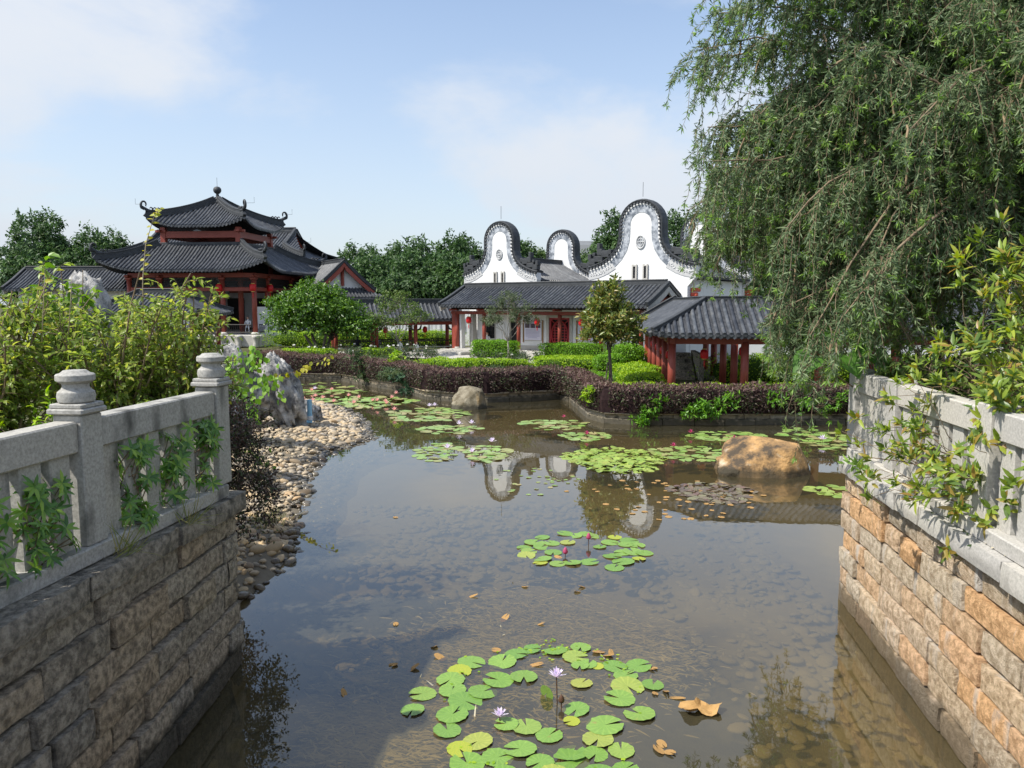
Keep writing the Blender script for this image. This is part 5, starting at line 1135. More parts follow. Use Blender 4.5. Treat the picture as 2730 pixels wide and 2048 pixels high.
# filler plants so that no bare soil shows between the hedges
for q, (lb, x, y, sx, sy, z1) in enumerate([('dark green low planting behind the purple hedge on the left', -9.5, 44.9, 6, 1.6, 1.25), ('dark green low planting behind the purple hedge in the middle', -4.6, 38.0, 4, 2.0, 1.15), ('mixed green low planting before the slender grey tree', .4, 38.4, 5.6, 2.8, 1.12), ('green low planting below the dark staked magnolia', 4.2, 36.0, 2.6, 4.0, 1.05)]):
    fuzz_box('low_shrubs', lb, 'shrub', x, y, sx, sy, .55, z1, 'rose_leaf' if q != 3 else 'hedge_leaf', R(-10), 200, .11, .05, rnd=3, wav=.14, core='soil_core')
def path_hedge(label, pts, width, z0, z1, dens, seedv):
    T = thing('purple_hedge', label, 'hedge', (pts[0][0], pts[0][1], z0), 0, 'purple leaved hedges along the bank'); o = np.array([pts[0][0], pts[0][1], z0])
    seg = [(np.array(a), np.array(b)) for a, b in zip(pts[:-1], pts[1:])]; ln = np.array([np.linalg.norm(b - a) for a, b in seg]); tot = ln.sum(); cs = np.cumsum(ln) / tot
    n = int(tot * (2 * (z1 - z0) + width) * dens); r = rng.random(n); i = np.minimum(np.searchsorted(cs, r), len(seg) - 1); f = (r - np.concatenate([[0], cs])[i]) / (ln[i] / tot)
    A = np.array([s[0] for s in seg])[i]; B = np.array([s[1] for s in seg])[i]; c = A + (B - A) * f[:, None]; t_ = nrm(B - A); nv = np.stack([t_[:, 1], -t_[:, 0]], 1)
    h = z1 - z0; th = rng.uniform(-.25 * math.pi, 1.25 * math.pi, n)        # around the rounded section, front = towards the water
    e = 4; cx, cz = np.cos(th), np.sin(th); k = (np.abs(cx) ** e + np.abs(cz) ** e) ** (-1 / e)
    wob = 1 + .13 * np.sin(c[:, 0] * 2.1 + seedv) + .10 * np.sin(c[:, 1] * 3.3 + c[:, 0] * 1.7) + rng.normal(0, .085, n)
    off = cx * k * width / 2 * wob; zz_ = h / 2 + cz * k * h / 2 * (1 + .08 * np.sin(c[:, 0] * 3 + c[:, 1] * 2) + .05 * np.sin(c[:, 0] * 7.3 + c[:, 1] * 5.1) + rng.normal(0, .085, n))
    P = np.stack([c[:, 0] + nv[:, 0] * off, c[:, 1] + nv[:, 1] * off, zz_ + z0], 1) - o
    O = nrm(np.stack([nv[:, 0] * cx, nv[:, 1] * cx, cz], 1)); D = nrm(O * .5 + rdir(n) * .8 + np.array([0, 0, .25])); U = nrm(O + rdir(n) * .7)
    up_ = cz * k > .75
    leaves('top_growth', P[up_], D[up_], U[up_], .11 * rng.uniform(.6, 1.4, up_.sum()), .05, MATS['purple_top'], parent=T)
    leaves('foliage', P[~up_], D[~up_], U[~up_], .11 * rng.uniform(.6, 1.4, (~up_).sum()), .05, MATS['purple_leaf'], parent=T)
    w2 = width / 2 * .82; core = [(-w2, .02), (w2, .02), (w2 * 1.02, h * .5), (w2 * .8, h * .88), (0, h * .93), (-w2 * .8, h * .88), (-w2 * 1.02, h * .5)]
    MB().sweep([(p[0] - o[0], p[1] - o[1], 0) for p in pts], core).build('inner_growth', MATS['purple_core'], T)
    return T
def inset(pts, d):
    out = []
    for i, p in enumerate(pts):
        a = Vector(pts[max(i - 1, 0)]); b = Vector(pts[min(i + 1, len(pts) - 1)]); t_ = (b - a).normalized(); out.append((p[0] - t_.y * d, p[1] + t_.x * d))
    return out
path_hedge('purple leaved hedge on the far left bank below the pavilion', inset([(-16.5, 48), (-14.5, 46.6), (-12.87, 43.9), (-9.66, 43.3), (-8.3, 41.5)], .45), 1.2, .42, 1.42, 230, 1)
path_hedge('purple leaved hedge along the middle bank behind the small boulder', inset([(-8.3, 41.5), (-5.73, 38.4), (-3.94, 35.0), (-2.56, 34.2), (-1.12, 33.9), (.9, 34.6), (2.2, 35.2)], .42), 1.15, .40, 1.42, 260, 2)
path_hedge('purple leaved hedge wrapping the rounded near bank by the right walkway', inset([(2.0, 34.9), (2.52, 34.2), (2.72, 31.6), (2.86, 29.2), (3.36, 28.0), (4.31, 27.65), (6.63, 27.63), (12.1, 27.63), (16, 27.7)], .40), 1.15, .40, 1.36, 330, 3)
def roses(label, cx, cy, rx, ry, z0, h, n_st, flowers, m='rose_leaf'):
    T = thing('rose_bush', label, 'rose bush', (cx, cy, z0), 0, 'rose bushes on the far bank'); b = np.stack([rng.uniform(-rx, rx, n_st), rng.uniform(-ry, ry, n_st), np.zeros(n_st)], 1)
    tp = b + np.stack([rng.normal(0, .2, n_st), rng.normal(0, .2, n_st), h * rng.uniform(.6, 1.1, n_st)], 1)
    limb_tubes(T, b, tp, .012, .006, MATS['twig'], 3, name='stems')
    C = np.concatenate([b + (tp - b) * u for u in (.35, .55, .75, .92)]); foliage(T, C, nrm(rdir(len(C)) + np.array([0, 0, .4])), 9, .10, .11, .06, m, .1, name='foliage')
    for i in rng.choice(n_st, flowers, False):
        p = tp[i]; d = rdir(12); d[:, 2] = np.abs(d[:, 2]) * .8 + .1; leaves('blossom', np.repeat(p[None], 12, 0), nrm(d), rdir(12), .10, .09, MATS['white_petal'], parent=T)
roses('white flowering rose bushes below the round green tree', -11.0, 47.4, 2.2, .8, .85, .95, 60, 12)
roses('white flowering rose bushes in front of the open walkway', -6.7, 47.6, 2.0, .9, .85, .95, 60, 14)
roses('grey green rose bushes before the slender grey tree', -.3, 44.6, 1.9, .7, .85, .75, 50, 3)
roses('thin rose bushes with yellowing leaves behind the middle purple hedge', -6.6, 41.6, 1.4, .7, .6, 1.0, 30, 2, 'airy_leaf')
def bank_plant(label, pts, m, L, W, n, spread, name='bank_shrub', per=8):
    c = np.array(pts, float); o = c.mean(0); T = thing(name, label, 'shrub', (o[0], o[1], c[:, 2].min()), 0, 'shrubs hanging over the kerb'); o[2] = c[:, 2].min()
    C = (c - o)[rng.integers(0, len(c), n)] + rng.normal(size=(n, 3)) * spread
    limb_tubes(T, np.repeat(np.array([[0, .3, .1]]), n // 2, 0), C[:n // 2], .01, .004, MATS['twig'], 3, name='stems')
    foliage(T, C, nrm(rdir(n) + np.array([0, -.5, .5])), per, .03, L, W, m, .15, fine=True, name='foliage', jit=.9)
bank_plant('bright green shrub hanging over the kerb, left one of the two below the purple hedge', [(4.75, 27.45, .35), (4.95, 27.4, .55), (5.25, 27.4, .85), (4.7, 27.4, .15)], 'bank_leaf', .19, .06, 50, .13)
bank_plant('bright green shrub on the kerb near the right walkway, wider of the two', [(6.3, 27.4, .55), (6.8, 27.4, .8), (7.3, 27.4, .65), (6.9, 27.4, .5), (7.7, 27.4, .9)], 'bank_leaf', .19, .06, 80, .15)
bank_plant('yellow green sprig growing out of the purple hedge corner', [(2.75, 28.6, 1.0), (2.95, 28.4, 1.2), (2.9, 28.5, .85)], 'lime_leaf', .15, .05, 26, .09)
bank_plant('green sprigs growing through the purple hedge at far right', [(10.4, 27.3, .8), (11.3, 27.3, .6), (9.4, 27.3, 1.0), (11.8, 27.3, 1.0)], 'bank_leaf', .17, .05, 50, .16)
bank_plant('dark blue green fern like shrub hanging down to the water at the kerb bend', [(-5.4, 37.4, .9), (-5.1, 37.0, .5), (-5.0, 36.8, .2), (-5.3, 37.2, .6), (-4.8, 36.6, .3)], 'dark_fern', .22, .07, 70, .22)
bank_plant('green climber on the far kerb between the purple hedges', [(-8.2, 41.0, 1.2), (-8.0, 40.9, .7), (-7.8, 40.8, .4), (-8.4, 41.2, 1.6)], 'rose_leaf', .20, .08, 60, .2)
bank_plant('yellow green bush tip sticking up behind the middle purple hedge', [(-6.0, 39.6, 1.5), (-5.8, 39.4, 1.7), (-6.1, 39.6, 1.3)], 'lime_leaf', .17, .07, 40, .16)
# ================================================================= LEFT FOREGROUND SHRUBS
def shrub(name, label, base, tips, n_tw, L, W, m, r=.02, bark='twig', per=7, group=None, tw=.35, droop=.25, lean=.5):
    T = thing(name, label, 'shrub', base, 0, group); o = np.array(base, float); tips = np.array(tips, float) - o; n = len(tips)
    st = np.stack([rng.normal(0, .1, n), rng.normal(0, .1, n), np.zeros(n)], 1); k = 7; u = np.linspace(0, 1, k)[None, :, None]
    mid = st * .3 + tips * np.array([lean * .6, lean * .6, .5])
    Pth = (1 - u) ** 2 * st[:, None] + 2 * u * (1 - u) * mid[:, None] + u ** 2 * tips[:, None] + rng.normal(size=(n, k, 3)) * .02
    stems('branches', Pth, r, r * .3, MATS[bark], 5, T)
    ii = rng.integers(0, n, n_tw); uu = rng.uniform(.30, 1.0, n_tw); a = np.minimum((uu * (k - 1)).astype(int), k - 2); fr_ = (uu * (k - 1) - a)[:, None]
    s = Pth[ii, a] * (1 - fr_) + Pth[ii, a + 1] * fr_; d = nrm(rdir(n_tw) + np.array([0, 0, .55]) + nrm(s * np.array([1, 1, 0])) * .5); e = s + d * (tw * rng.uniform(.4, 1.2, n_tw))[:, None]
    q = 5; uq = np.linspace(0, 1, q)[None, :, None]; TP = s[:, None] + (e - s)[:, None] * uq + np.array([0, 0, -.10]) * tw * uq ** 2 * 2
    stems('twigs', TP, r * .28, r * .12, MATS[bark], 3, T)
    P = []; D = []
    for c in range(per):
        f = .25 + .75 * (c + .5) / per; P.append(s + (e - s) * f + np.array([0, 0, -.10]) * tw * f ** 2 * 2); D.append(nrm(d * .7 + rdir(n_tw) * .8 + np.array([0, 0, -droop])))
    P = np.concatenate(P); D = np.concatenate(D); nn = len(P)
    leaves('foliage', P, D, nrm(rdir(nn) * .6 + np.array([0, 0, 1.0])), L * rng.uniform(.6, 1.3, nn), W * rng.uniform(.8, 1.2, nn), MATS[m], True, .35, .28, T)
    return T
def fan(cx, cy, rx, ry, z0, z1, n): return [(cx + rng.uniform(-rx, rx), cy + rng.uniform(-ry, ry), rng.uniform(z0, z1)) for _ in range(n)]
shrub('osmanthus_shrub', 'tall yellow green shrub behind the balustrade, nearest the left picture edge', (-7.0, 10.2, 2.1), fan(-7.0, 10.2, 1.2, .8, 3.1, 4.85, 36), 900, .10, .045, 'shrub_leaf', .026)
shrub('osmanthus_shrub', 'tall yellow green shrub with bare lower branches behind the first stone post', (-5.5, 10.6, 2.1), fan(-5.6, 10.6, 1.1, .7, 3.1, 4.85, 38), 950, .098, .044, 'shrub_leaf', .026)
shrub('osmanthus_shrub', 'yellow green shrub leaning right beside the end post of the left balustrade', (-4.75, 10.9, 2.1), fan(-4.75, 10.7, .75, .6, 3.0, 4.6, 32), 760, .098, .044, 'shrub_leaf', .024)
shrub('osmanthus_shrub', 'yellow green shrub farther back, below the dark kiosk roof', (-6.6, 13.0, 2.0), fan(-6.7, 13.0, 1.5, .8, 3.0, 4.6, 32), 900, .12, .055, 'shrub_leaf', .026)
shrub('fresh_shrub', 'broad leaved fresh green shrub rising in front of the pale rock at left', (-6.7, 11.6, 2.1), fan(-6.6, 11.6, .5, .4, 3.7, 4.95, 12), 200, .16, .08, 'shrub_fresh', .02, per=6)
shrub('lime_shrub', 'low lime green shrubs glowing behind the balustrade slats', (-5.6, 9.6, 2.1), fan(-5.4, 9.6, 1.7, .5, 2.4, 3.1, 30), 380, .10, .045, 'lime_leaf', .012, tw=.25)
# tall shoots rising above the shrubs
def shoot(label, pts, n_l, L, m, r=.008):
    pts = [Vector(p) for p in pts]; T = thing('tall_shoot', label, 'shoot', tuple(pts[0]), 0, 'tall shoots above the left shrubs'); rel = [p - pts[0] for p in pts]
    MB().tube(rel, [r * (1 - .6 * i / (len(rel) - 1)) for i in range(len(rel))], 5).build('stem', MATS['twig_pale'], T, smooth=True)
    P = []; D = []
    for i in range(n_l):
        u = .12 + .88 * i / n_l; x = u * (len(rel) - 1); a = min(int(x), len(rel) - 2); p = rel[a].lerp(rel[a + 1], x - a); sd = 1 if i % 2 else -1
        P.append(p); D.append((sd * .9 + random.gauss(0, .2), random.gauss(0, .5), .25))
    leaves('foliage', np.array(P), np.array(D), nrm(rdir(n_l) * .5 + np.array([0, -.7, .7])), L * rng.uniform(.7, 1.2, n_l), L * .55, MATS[m], True, .3, .3, T)
shoot('tall upright yellow green shoot standing before the pavilion roof', [(-4.82, 10.1, 4.2), (-4.80, 10.1, 4.7), (-4.74, 10.1, 5.15), (-4.62, 10.1, 5.5), (-4.52, 10.1, 5.62)], 26, .085, 'yellow_leaf')
shoot('thin bare shoot with a yellow leaf tuft near the left edge', [(-6.1, 10, 3.9), (-6.05, 10, 4.4), (-6.0, 10, 4.85)], 9, .10, 'yellow_leaf')
shoot('short leaning shoot with yellow tuft beside the pale rock', [(-5.75, 10, 4.0), (-5.7, 10, 4.4), (-5.66, 10, 4.75)], 9, .10, 'shrub_leaf')
# ---- palmate plants pushing through the slats of the left balustrade
def palmate(label, x, y, z0, z1, spread, n_wh, size):
    T = thing('umbrella_plant', label, 'plant', (x - .25, y, 2.12), 0, 'palmate plants growing through the left balustrade'); o = np.array([x - .25, y, 2.12])
    ctr = np.stack([rng.uniform(-.02, .30, n_wh) + .16, rng.uniform(-spread, spread, n_wh), rng.uniform(z0, z1, n_wh) - 2.12], 1)
    limb_tubes(T, np.stack([rng.normal(0, .04, n_wh), rng.normal(0, spread * .3, n_wh), np.zeros(n_wh)], 1), ctr, .010, .005, MATS['bank_stem'] if 'bank_stem' in MATS else MATS['twig'], 4, name='stems')
    P = []; D = []; U = []
    for c in ctr:
        ax = nrm(np.array([[.75 + random.gauss(0, .25), random.gauss(0, .45) - .2, .55]]))[0]; a0 = np.cross(ax, [0, 0, 1.]); a0 /= np.linalg.norm(a0); b0 = np.cross(ax, a0); k = random.randint(7, 9)
        for j in range(k):
            an = 6.283 * j / k + random.gauss(0, .08); d = a0 * math.cos(an) + b0 * math.sin(an) + ax * random.uniform(.0, .5) + np.array([0, 0, random.uniform(-.35, 0)]); P.append(c); D.append(d); U.append(ax)
    P = np.array(P); n = len(P); leaves('foliage', P, np.array(D), np.array(U), size * rng.uniform(.75, 1.15, n), size * .27, MATS['palm_leaf'], True, .28, .22, T)
for lb, y, z0, z1, sp, nw, sz in (('umbrella plant in the slats at the lower left picture corner', 5.35, 2.15, 3.0, .30, 62, .12), ('umbrella plant just left of the first stone post', 6.05, 2.25, 3.0, .24, 40, .12), ('umbrella plant just right of the first stone post', 7.22, 2.3, 3.1, .20, 52, .12), ('umbrella plant in the middle of the far balustrade bay', 7.85, 2.35, 3.1, .20, 50, .12), ('umbrella plant beside the end post of the left balustrade', 8.48, 2.4, 3.1, .16, 40, .115)):
    palmate(lb, lpa(y), y, z0, z1, sp, nw, sz)
# dry grass tufts on the left coping
for lb, x, y in (('dry grass tuft on the left coping below the first post', -3.50, 6.75), ('longer dry grass tuft on the left coping near the wall end', -3.32, 7.7)):
    T = thing('grass_tuft', lb, 'grass', (x, y, 2.14), 0, 'grass tufts on the left coping'); n = 34
    d = nrm(rdir(n) * .7 + np.array([.35, 0, .8])); leaves('blades', rng.normal(size=(n, 3)) * np.array([.04, .06, 0]), d, rdir(n), rng.uniform(.12, .42, n), .010, MATS['grass_blade'], True, .3, .35, T)
# ---- purple bush beside the end post
def bush(name, label, base, lobes, ncl, per, spread, L, W, m, bark='twig', fine=False, droop=.2, limbs=40, cat='bush', inner=.35):
    T = thing(name, label, cat, base); o = np.array(base); lob = [np.array(l) - np.array([*o, 0, 0, 0]) for l in lobes]; C, O = crown_clusters(lob, ncl, inner, -.9)
    foliage(T, C, O, per, spread, L, W, m, droop, fine, name='foliage'); sel = C[rng.integers(0, len(C), limbs)]
    limb_tubes(T, rng.normal(size=(limbs, 3)) * np.array([.12, .12, 0]), sel, .014, .004, MATS[bark], 4, name='branches', wob=.1); return T
bush('purple_bush', 'dark purple leaved bush right of the left end post, over the pebbles', (-4.6, 11.3, .9), [(-4.25, 11.2, 2.55, .62, .6, .62), (-4.15, 11.2, 2.0, .68, .6, .6), (-3.85, 11.2, 1.45, .5, .5, .55), (-4.6, 11.3, 1.9, .6, .6, .7)], 900, 9, .05, .06, .032, 'purple_leaf')
bush('red_topped_shrub', 'reddish leaved shrub between the end post and the craggy rocks', (-5.6, 14.0, 1.2), [(-5.5, 14.0, 2.5, .6, .5, .55), (-5.2, 13.8, 2.1, .5, .5, .5)], 260, 9, .05, .07, .035, 'purple_top')
# ================================================================= ROCKS
def rock(name, label, base, size, m, seed_, amp=.35, freq=1.3, ridged=False, cut=.25, rot=(0, 0, 0), cat='rock', sub=None, group=None):
    V, F_ = ico(4 if sub is None else sub); V2 = []
    for p in V:
        q = Vector(p) * freq + Vector((seed_ * 3.1, seed_ * 1.7, seed_ * .9))
        f = mnoise.noise(q) * .65 + mnoise.noise(q * 2.3) * .32 + mnoise.noise(q * 5.1) * .16 + mnoise.noise(q * 11.0) * .06
        if ridged:
            g = Vector((p[0] * 4.2, p[1] * 4.2, p[2] * .8)) + Vector((seed_, 0, 0)); f = f * .9 - abs(mnoise.noise(g)) * .7 + .14 - abs(mnoise.noise(g * 2.3)) * .22; f *= 1 - .5 * max(0, p[2])
        else:
            vd = mnoise.voronoi(q * 1.5)[0]; f += .55 * min(.5, vd[1] - vd[0]) - .12
        w_ = Vector(p) * (1 + amp * f)
        if not ridged:                                   # broken planes
            for nn_, dd in ((Vector((-.48, -.25, .84)).normalized(), .56), (Vector((.12, -.2, .97)).normalized(), .70), (Vector((-.25, -.88, .42)).normalized(), .68), (Vector((.9, -.3, .35)).normalized(), .78), (Vector((.5, -.8, .2)).normalized(), .76), (Vector((.35, .3, .85)).normalized(), .74)):
                t_ = w_.dot(nn_) - dd
                if t_ > 0: w_ -= nn_ * t_ * .88
        V2.append((w_.x * size[0], w_.y * size[1], max(-cut, w_.z) * size[2]))
    me = np_mesh(name, np.array(V2), F_, None, MATS[m], True); o = link(name, me, None, base, rot); tag(o, label, cat, group); return o
rock('boulder', 'large orange and dark boulder standing in the pond at right', (6.66, 19.9, .05), (1.38, 1.0, 1.10), 'rock_warm', 1.3, .36, 1.5, rot=(0, 0, R(6)))
rock('boulder', 'dark brown boulder with a rusty streak at the far kerb', (-1.72, 32.2, .05), (.80, .7, 1.16), 'rock_brown', 4.1, .28, 1.4, rot=(0, 0, R(25)))
rock('craggy_rock', 'pale topped craggy garden rock behind the left end post', (-8.05, 22.2, 1.7), (.55, .5, 1.55), 'rock_grey', 2.2, .5, 1.8, True, .9, group='craggy garden rocks')
rock('craggy_rock', 'leaning fluted grey garden rock rising from the pebble bank', (-7.75, 25.8, 1.35), (.62, .55, 1.5), 'rock_grey', 5.7, .6, 1.6, True, .9, (R(4), R(-14), 0), group='craggy garden rocks')
rock('craggy_rock', 'broad grey garden rock between the leaning one and the bushes', (-8.9, 25.2, 1.3), (.8, .6, 1.0), 'rock_grey', 7.9, .55, 1.7, True, .9, group='craggy garden rocks')
rock('craggy_rock', 'low dark hollow rock beside the blue pipe', (-7.5, 27.4, .35), (.62, .5, .62), 'rock_grey', 9.3, .55, 1.6, True, .7, group='craggy garden rocks')
rock('craggy_rock', 'tall pale rock rising above the shrubs at far left', (-8.95, 16.2, 3.4), (.62, .5, 1.62), 'rock_grey', 3.6, .45, 1.7, True, .95, group='craggy garden rocks')
rock('craggy_rock', 'small pale rock under the vine leaves near the end post', (-6.9, 18.2, 1.5), (.55, .45, .7), 'rock_grey', 6.1, .5, 1.7, True, .9, group='craggy garden rocks')
def vine(label, pts, n_l, L, spread, m='ivy_leaf'):
    c = np.array(pts, float); o = c[0]; T = thing('vine', label, 'vine', tuple(o), 0, 'vines on the craggy rocks'); rel = c - o
    MB().tube([tuple(p) for p in rel], .008, 4).build('stem', MATS['twig'], T)
    u = rng.random(n_l) * (len(rel) - 1); a = np.minimum(u.astype(int), len(rel) - 2); f = (u - a)[:, None]; P = rel[a] * (1 - f) + rel[a + 1] * f + rng.normal(size=(n_l, 3)) * spread
    leaves('foliage', P, nrm(rdir(n_l) * .6 + np.array([0, -.1, -.7])), nrm(rdir(n_l) * .5 + np.array([-.3, -.8, .5])), L * rng.uniform(.7, 1.2, n_l), L * .8, MATS[m], True, .2, .2, T)
vine('vine of light green heart leaves hanging over the pale topped rock', [(-7.6, 20.6, 2.9), (-7.3, 20.4, 2.4), (-7.1, 20.3, 1.9), (-6.9, 20.2, 1.5)], 90, .19, .16)
vine('second vine of light green heart leaves nearer the leaning rock', [(-7.5, 22.0, 3.0), (-7.0, 21.6, 2.5), (-6.75, 21.5, 1.9)], 80, .19, .16)
vine('vine tendril with yellow green leaves reaching over the far hedge', [(-7.1, 22.0, 2.3), (-6.3, 22.0, 2.42), (-5.7, 22.0, 2.7), (-5.2, 22.0, 2.85)], 34, .14, .05, 'yellow_leaf')
vine('vine leaves on the pebbles below the leaning rock', [(-6.6, 19.0, .9), (-6.2, 18.6, .6), (-5.9, 18.5, .5)], 20, .13, .10)
# ---- blue pipe stub
T = thing('water_pipe', 'light blue plastic pipe stub standing on the pebble bank', 'pipe', (-7.0, 26.4, .28))
MB().cyl((0, 0), .085, .0, .80, 14).build('riser', MATS['pipe_blue'], T, smooth=False); MB().cyl((0, 0), .10, .10, .24, 14).build('collar', MATS['cloth_white'], T)
MB().tube([(0, 0, .06), (-.25, -.1, .02), (-.65, -.25, .0)], .085, 10).build('elbow', MATS['pipe_blue'], T, smooth=True)
# thin pale grass clump on the pebbles
T = thing('grass_tuft', 'thin pale weeds growing on the pebbles by the water', 'grass', (-4.75, 14.6, .12)); n = 160
leaves('blades', rng.normal(size=(n, 3)) * np.array([.16, .3, .02]), nrm(rdir(n) * .7 + np.array([0, 0, 1])), rdir(n), rng.uniform(.1, .32, n), .012, MATS['grass_blade'], True, .3, .3, T)
NEAR_PADS = [(0.24, 9.43, 0.13), (0.05, 9.29, 0.14), (-0.12, 9.08, 0.16), (-0.5, 9.07, 0.15), (-0.63, 8.83, 0.15, 1), (0.55, 9.4, 0.15), (0.79, 9.2, 0.15), (0.88, 9.47, 0.14), (0.83, 8.98, 0.1), (0.93, 9.01, 0.11), (1.04, 8.96, 0.07, 1), (1.25, 8.96, 0.14), (1.54, 8.97, 0.14), (1.35, 8.73, 0.14), (1.33, 8.46, 0.17), (1.63, 8.5, 0.14), (0.14, 8.69, 0.15), (-0.16, 8.61, 0.16), (-0.72, 8.62, 0.15), (-0.68, 8.38, 0.17), (-0.33, 8.34, 0.16), (-1.01, 8.29, 0.15), (-0.52, 8.13, 0.17), (-1.08, 7.95, 0.14), (-0.64, 7.85, 0.17), (-0.67, 7.55, 0.15), (0.81, 8.54, 0.14), (1.2, 8.19, 0.17), (1.37, 7.87, 0.16), (0.7, 7.96, 0.13), (0.63, 7.72, 0.08, 1), (-0.06, 7.66, 0.11), (0.15, 7.62, 0.14), (0.38, 7.45, 0.13), (0.97, 7.64, 0.17), (0.87, 7.38, 0.15), (-0.35, 7.34, 0.16), (-0.52, 7.21, 0.12, 1), (0.08, 7.21, 0.15), (-0.14, 7.07, 0.15), (1.08, 7.19, 0.14), (0.82, 7.12, 0.12), (0.59, 7.14, 0.15), (0.57, 7.0, 0.16), (0.27, 6.98, 0.13), (-0.43, 6.97, 0.15), (-0.08, 6.78, 0.16), (0.4, 6.76, 0.15), (0.83, 6.81, 0.15), (1.08, 6.89, 0.12)]
MID_PADS = [(0.57, 14.14, 0.14), (1.02, 14.38, 0.14), (1.2, 14.24, 0.14), (1.39, 14.35, 0.13), (1.55, 14.21, 0.14), (0.41, 13.83, 0.18), (0.73, 13.78, 0.14), (1.03, 13.83, 0.15), (0.22, 13.53, 0.14), (0.53, 13.56, 0.15), (0.3, 13.29, 0.15), (0.73, 13.25, 0.15), (0.25, 13.09, 0.15), (0.52, 12.93, 0.16), (0.48, 12.71, 0.13, 1), (0.77, 12.65, 0.14), (1.02, 12.71, 0.15), (1.32, 12.74, 0.15), (1.81, 13.83, 0.16), (1.59, 13.58, 0.13), (1.94, 14.14, 0.13, 1), (2.18, 13.93, 0.16), (2.28, 13.66, 0.15), (2.08, 13.7, 0.14), (1.75, 13.06, 0.16), (1.96, 13.25, 0.16), (2.15, 13.29, 0.16), (2.34, 13.22, 0.15), (1.9, 12.77, 0.17), (2.19, 12.91, 0.12, 1), (1.71, 12.47, 0.15)]
# ================================================================= WATER LILIES
def pad_mesh(q):
    n = 26; vs = [(0, 0, 0)]; fs = []; no = random.uniform(.13, .26)
    for ring, rr in enumerate((.55, 1.0)):
        for i in range(n + 1):
            a = no + (2 * math.pi - 2 * no) * i / n; r = rr * (1 + (.030 * math.sin(a * 11 + q) + random.uniform(-.018, .018) if ring else 0))
            z = (.012 * math.sin(a * 3 + q) + (.02 if q % 3 == 0 else 0)) * ring; vs.append((r * math.cos(a), r * math.sin(a), z))
    for i in range(n): fs += [(0, 1 + i, 2 + i), (1 + i, n + 2 + i, n + 3 + i, 2 + i)]
    return vs, fs
PADM = {}
for mname in ('pad', 'pad_lime', 'pad_far', 'pad_dark', 'dead_leaf'):
    PADM[mname] = []
    for q in range(5):
        v, f = pad_mesh(q); me = MB().add(v, f).mesh('lily_pad', MATS[mname], True); PADM[mname].append(me)
mat('pad_yellow', (.42, .40, .04), .5, .3, (.20, .32, .05), 9, 6, .5, .2, 14); PADM['pad_yellow'] = [MB().add(*pad_mesh(q)).mesh('lily_pad', MATS['pad_yellow'], True) for q in range(2)]
def put_pad(T, x, y, r, mname, z=.008, tilt=.03, name='lily_pad'):
    o = T.location; return link(name, random.choice(PADM[mname]), T, (x - o.x, y - o.y, z + random.uniform(0, .006)), (random.gauss(0, tilt), random.gauss(0, tilt), random.uniform(0, 6.28)), (r, r * random.uniform(.9, 1.0), r))
def lily_flower(T, x, y, z, s, m, petals=16, stem=True):
    o = T.location; n = petals; a = np.arange(n) * 2.39996; el = np.linspace(.25, 1.25, n); D = np.stack([np.cos(a) * np.cos(el), np.sin(a) * np.cos(el), np.sin(el)], 1)
    f = leaves('flower', np.repeat(np.array([[x - o.x, y - o.y, z]]), n, 0), D, np.repeat(np.array([[0, 0, 1.]]), n, 0), s * rng.uniform(.85, 1.1, n), s * .30, MATS[m], True, .35, -.08, T)
    MB().lathe((x - o.x, y - o.y, z), [(.0, 0), (s * .13, .01), (s * .16, s * .22), (s * .06, s * .34)], 8).build('stamens', MATS['gold'], f)
    if stem and z > .04: MB().tube([(x - o.x + .02, y - o.y, -.3), (x - o.x, y - o.y, z)], .007, 6).build('flower_stem', MATS['lily_stem'], T)
def lily_bud(T, x, y, z, s, m):
    o = T.location; MB().lathe((x - o.x, y - o.y, z), [(.0, 0), (s * .3, s * .15), (s * .36, s * .4), (s * .2, s * .8), (0, s * 1.05)], 8).build('bud', MATS[m], T, smooth=True)
    MB().tube([(x - o.x, y - o.y, -.3), (x - o.x, y - o.y, z + .01)], .007, 6).build('flower_stem', MATS['lily_stem'], T)
T = thing('water_lily', 'nearest ring of green lily pads with two pale lilac flowers', 'water lily', (.5, 8.1, 0), 0, 'water lily clumps')
for e in NEAR_PADS: put_pad(T, e[0], e[1], e[2] * random.uniform(.98, 1.18), 'pad_yellow' if len(e) > 3 else 'pad', tilt=.045)
lily_flower(T, .49, 8.1, .30, .115, 'lilac_petal', 20); lily_flower(T, -.13, 7.72, .06, .10, 'lilac_petal', 20); lily_bud(T, .54, 8.01, .05, .10, 'lily_stem')
put_pad(T, .39, 8.23, .10, 'pad', .05, .9)
n = len(NEAR_PADS); c0 = np.repeat(np.array([[0, 0, -.42]]), n, 0) + rng.normal(size=(n, 3)) * .03; e0 = np.array([(p[0] - .5, p[1] - 8.1, -.01) for p in NEAR_PADS])
limb_tubes(T, c0, e0, .006, .005, MATS['lily_stem'], 4, .08, 'leaf_stalks', .03)
T = thing('water_lily', 'second ring of lily pads in mid pond with two pink buds', 'water lily', (1.3, 13.4, 0), 0, 'water lily clumps')
for e in MID_PADS: put_pad(T, e[0], e[1], e[2] * random.uniform(.98, 1.18), 'pad_yellow' if len(e) > 3 else 'pad', tilt=.045)
lily_bud(T, 1.4, 13.7, .10, .13, 'pad_dark'); lily_bud(T, .93, 13.06, .04, .13, 'pad_dark')
for b in [c for c in T.children if c.name.startswith('bud')]: b.data.materials[0] = MATS['magenta_petal']
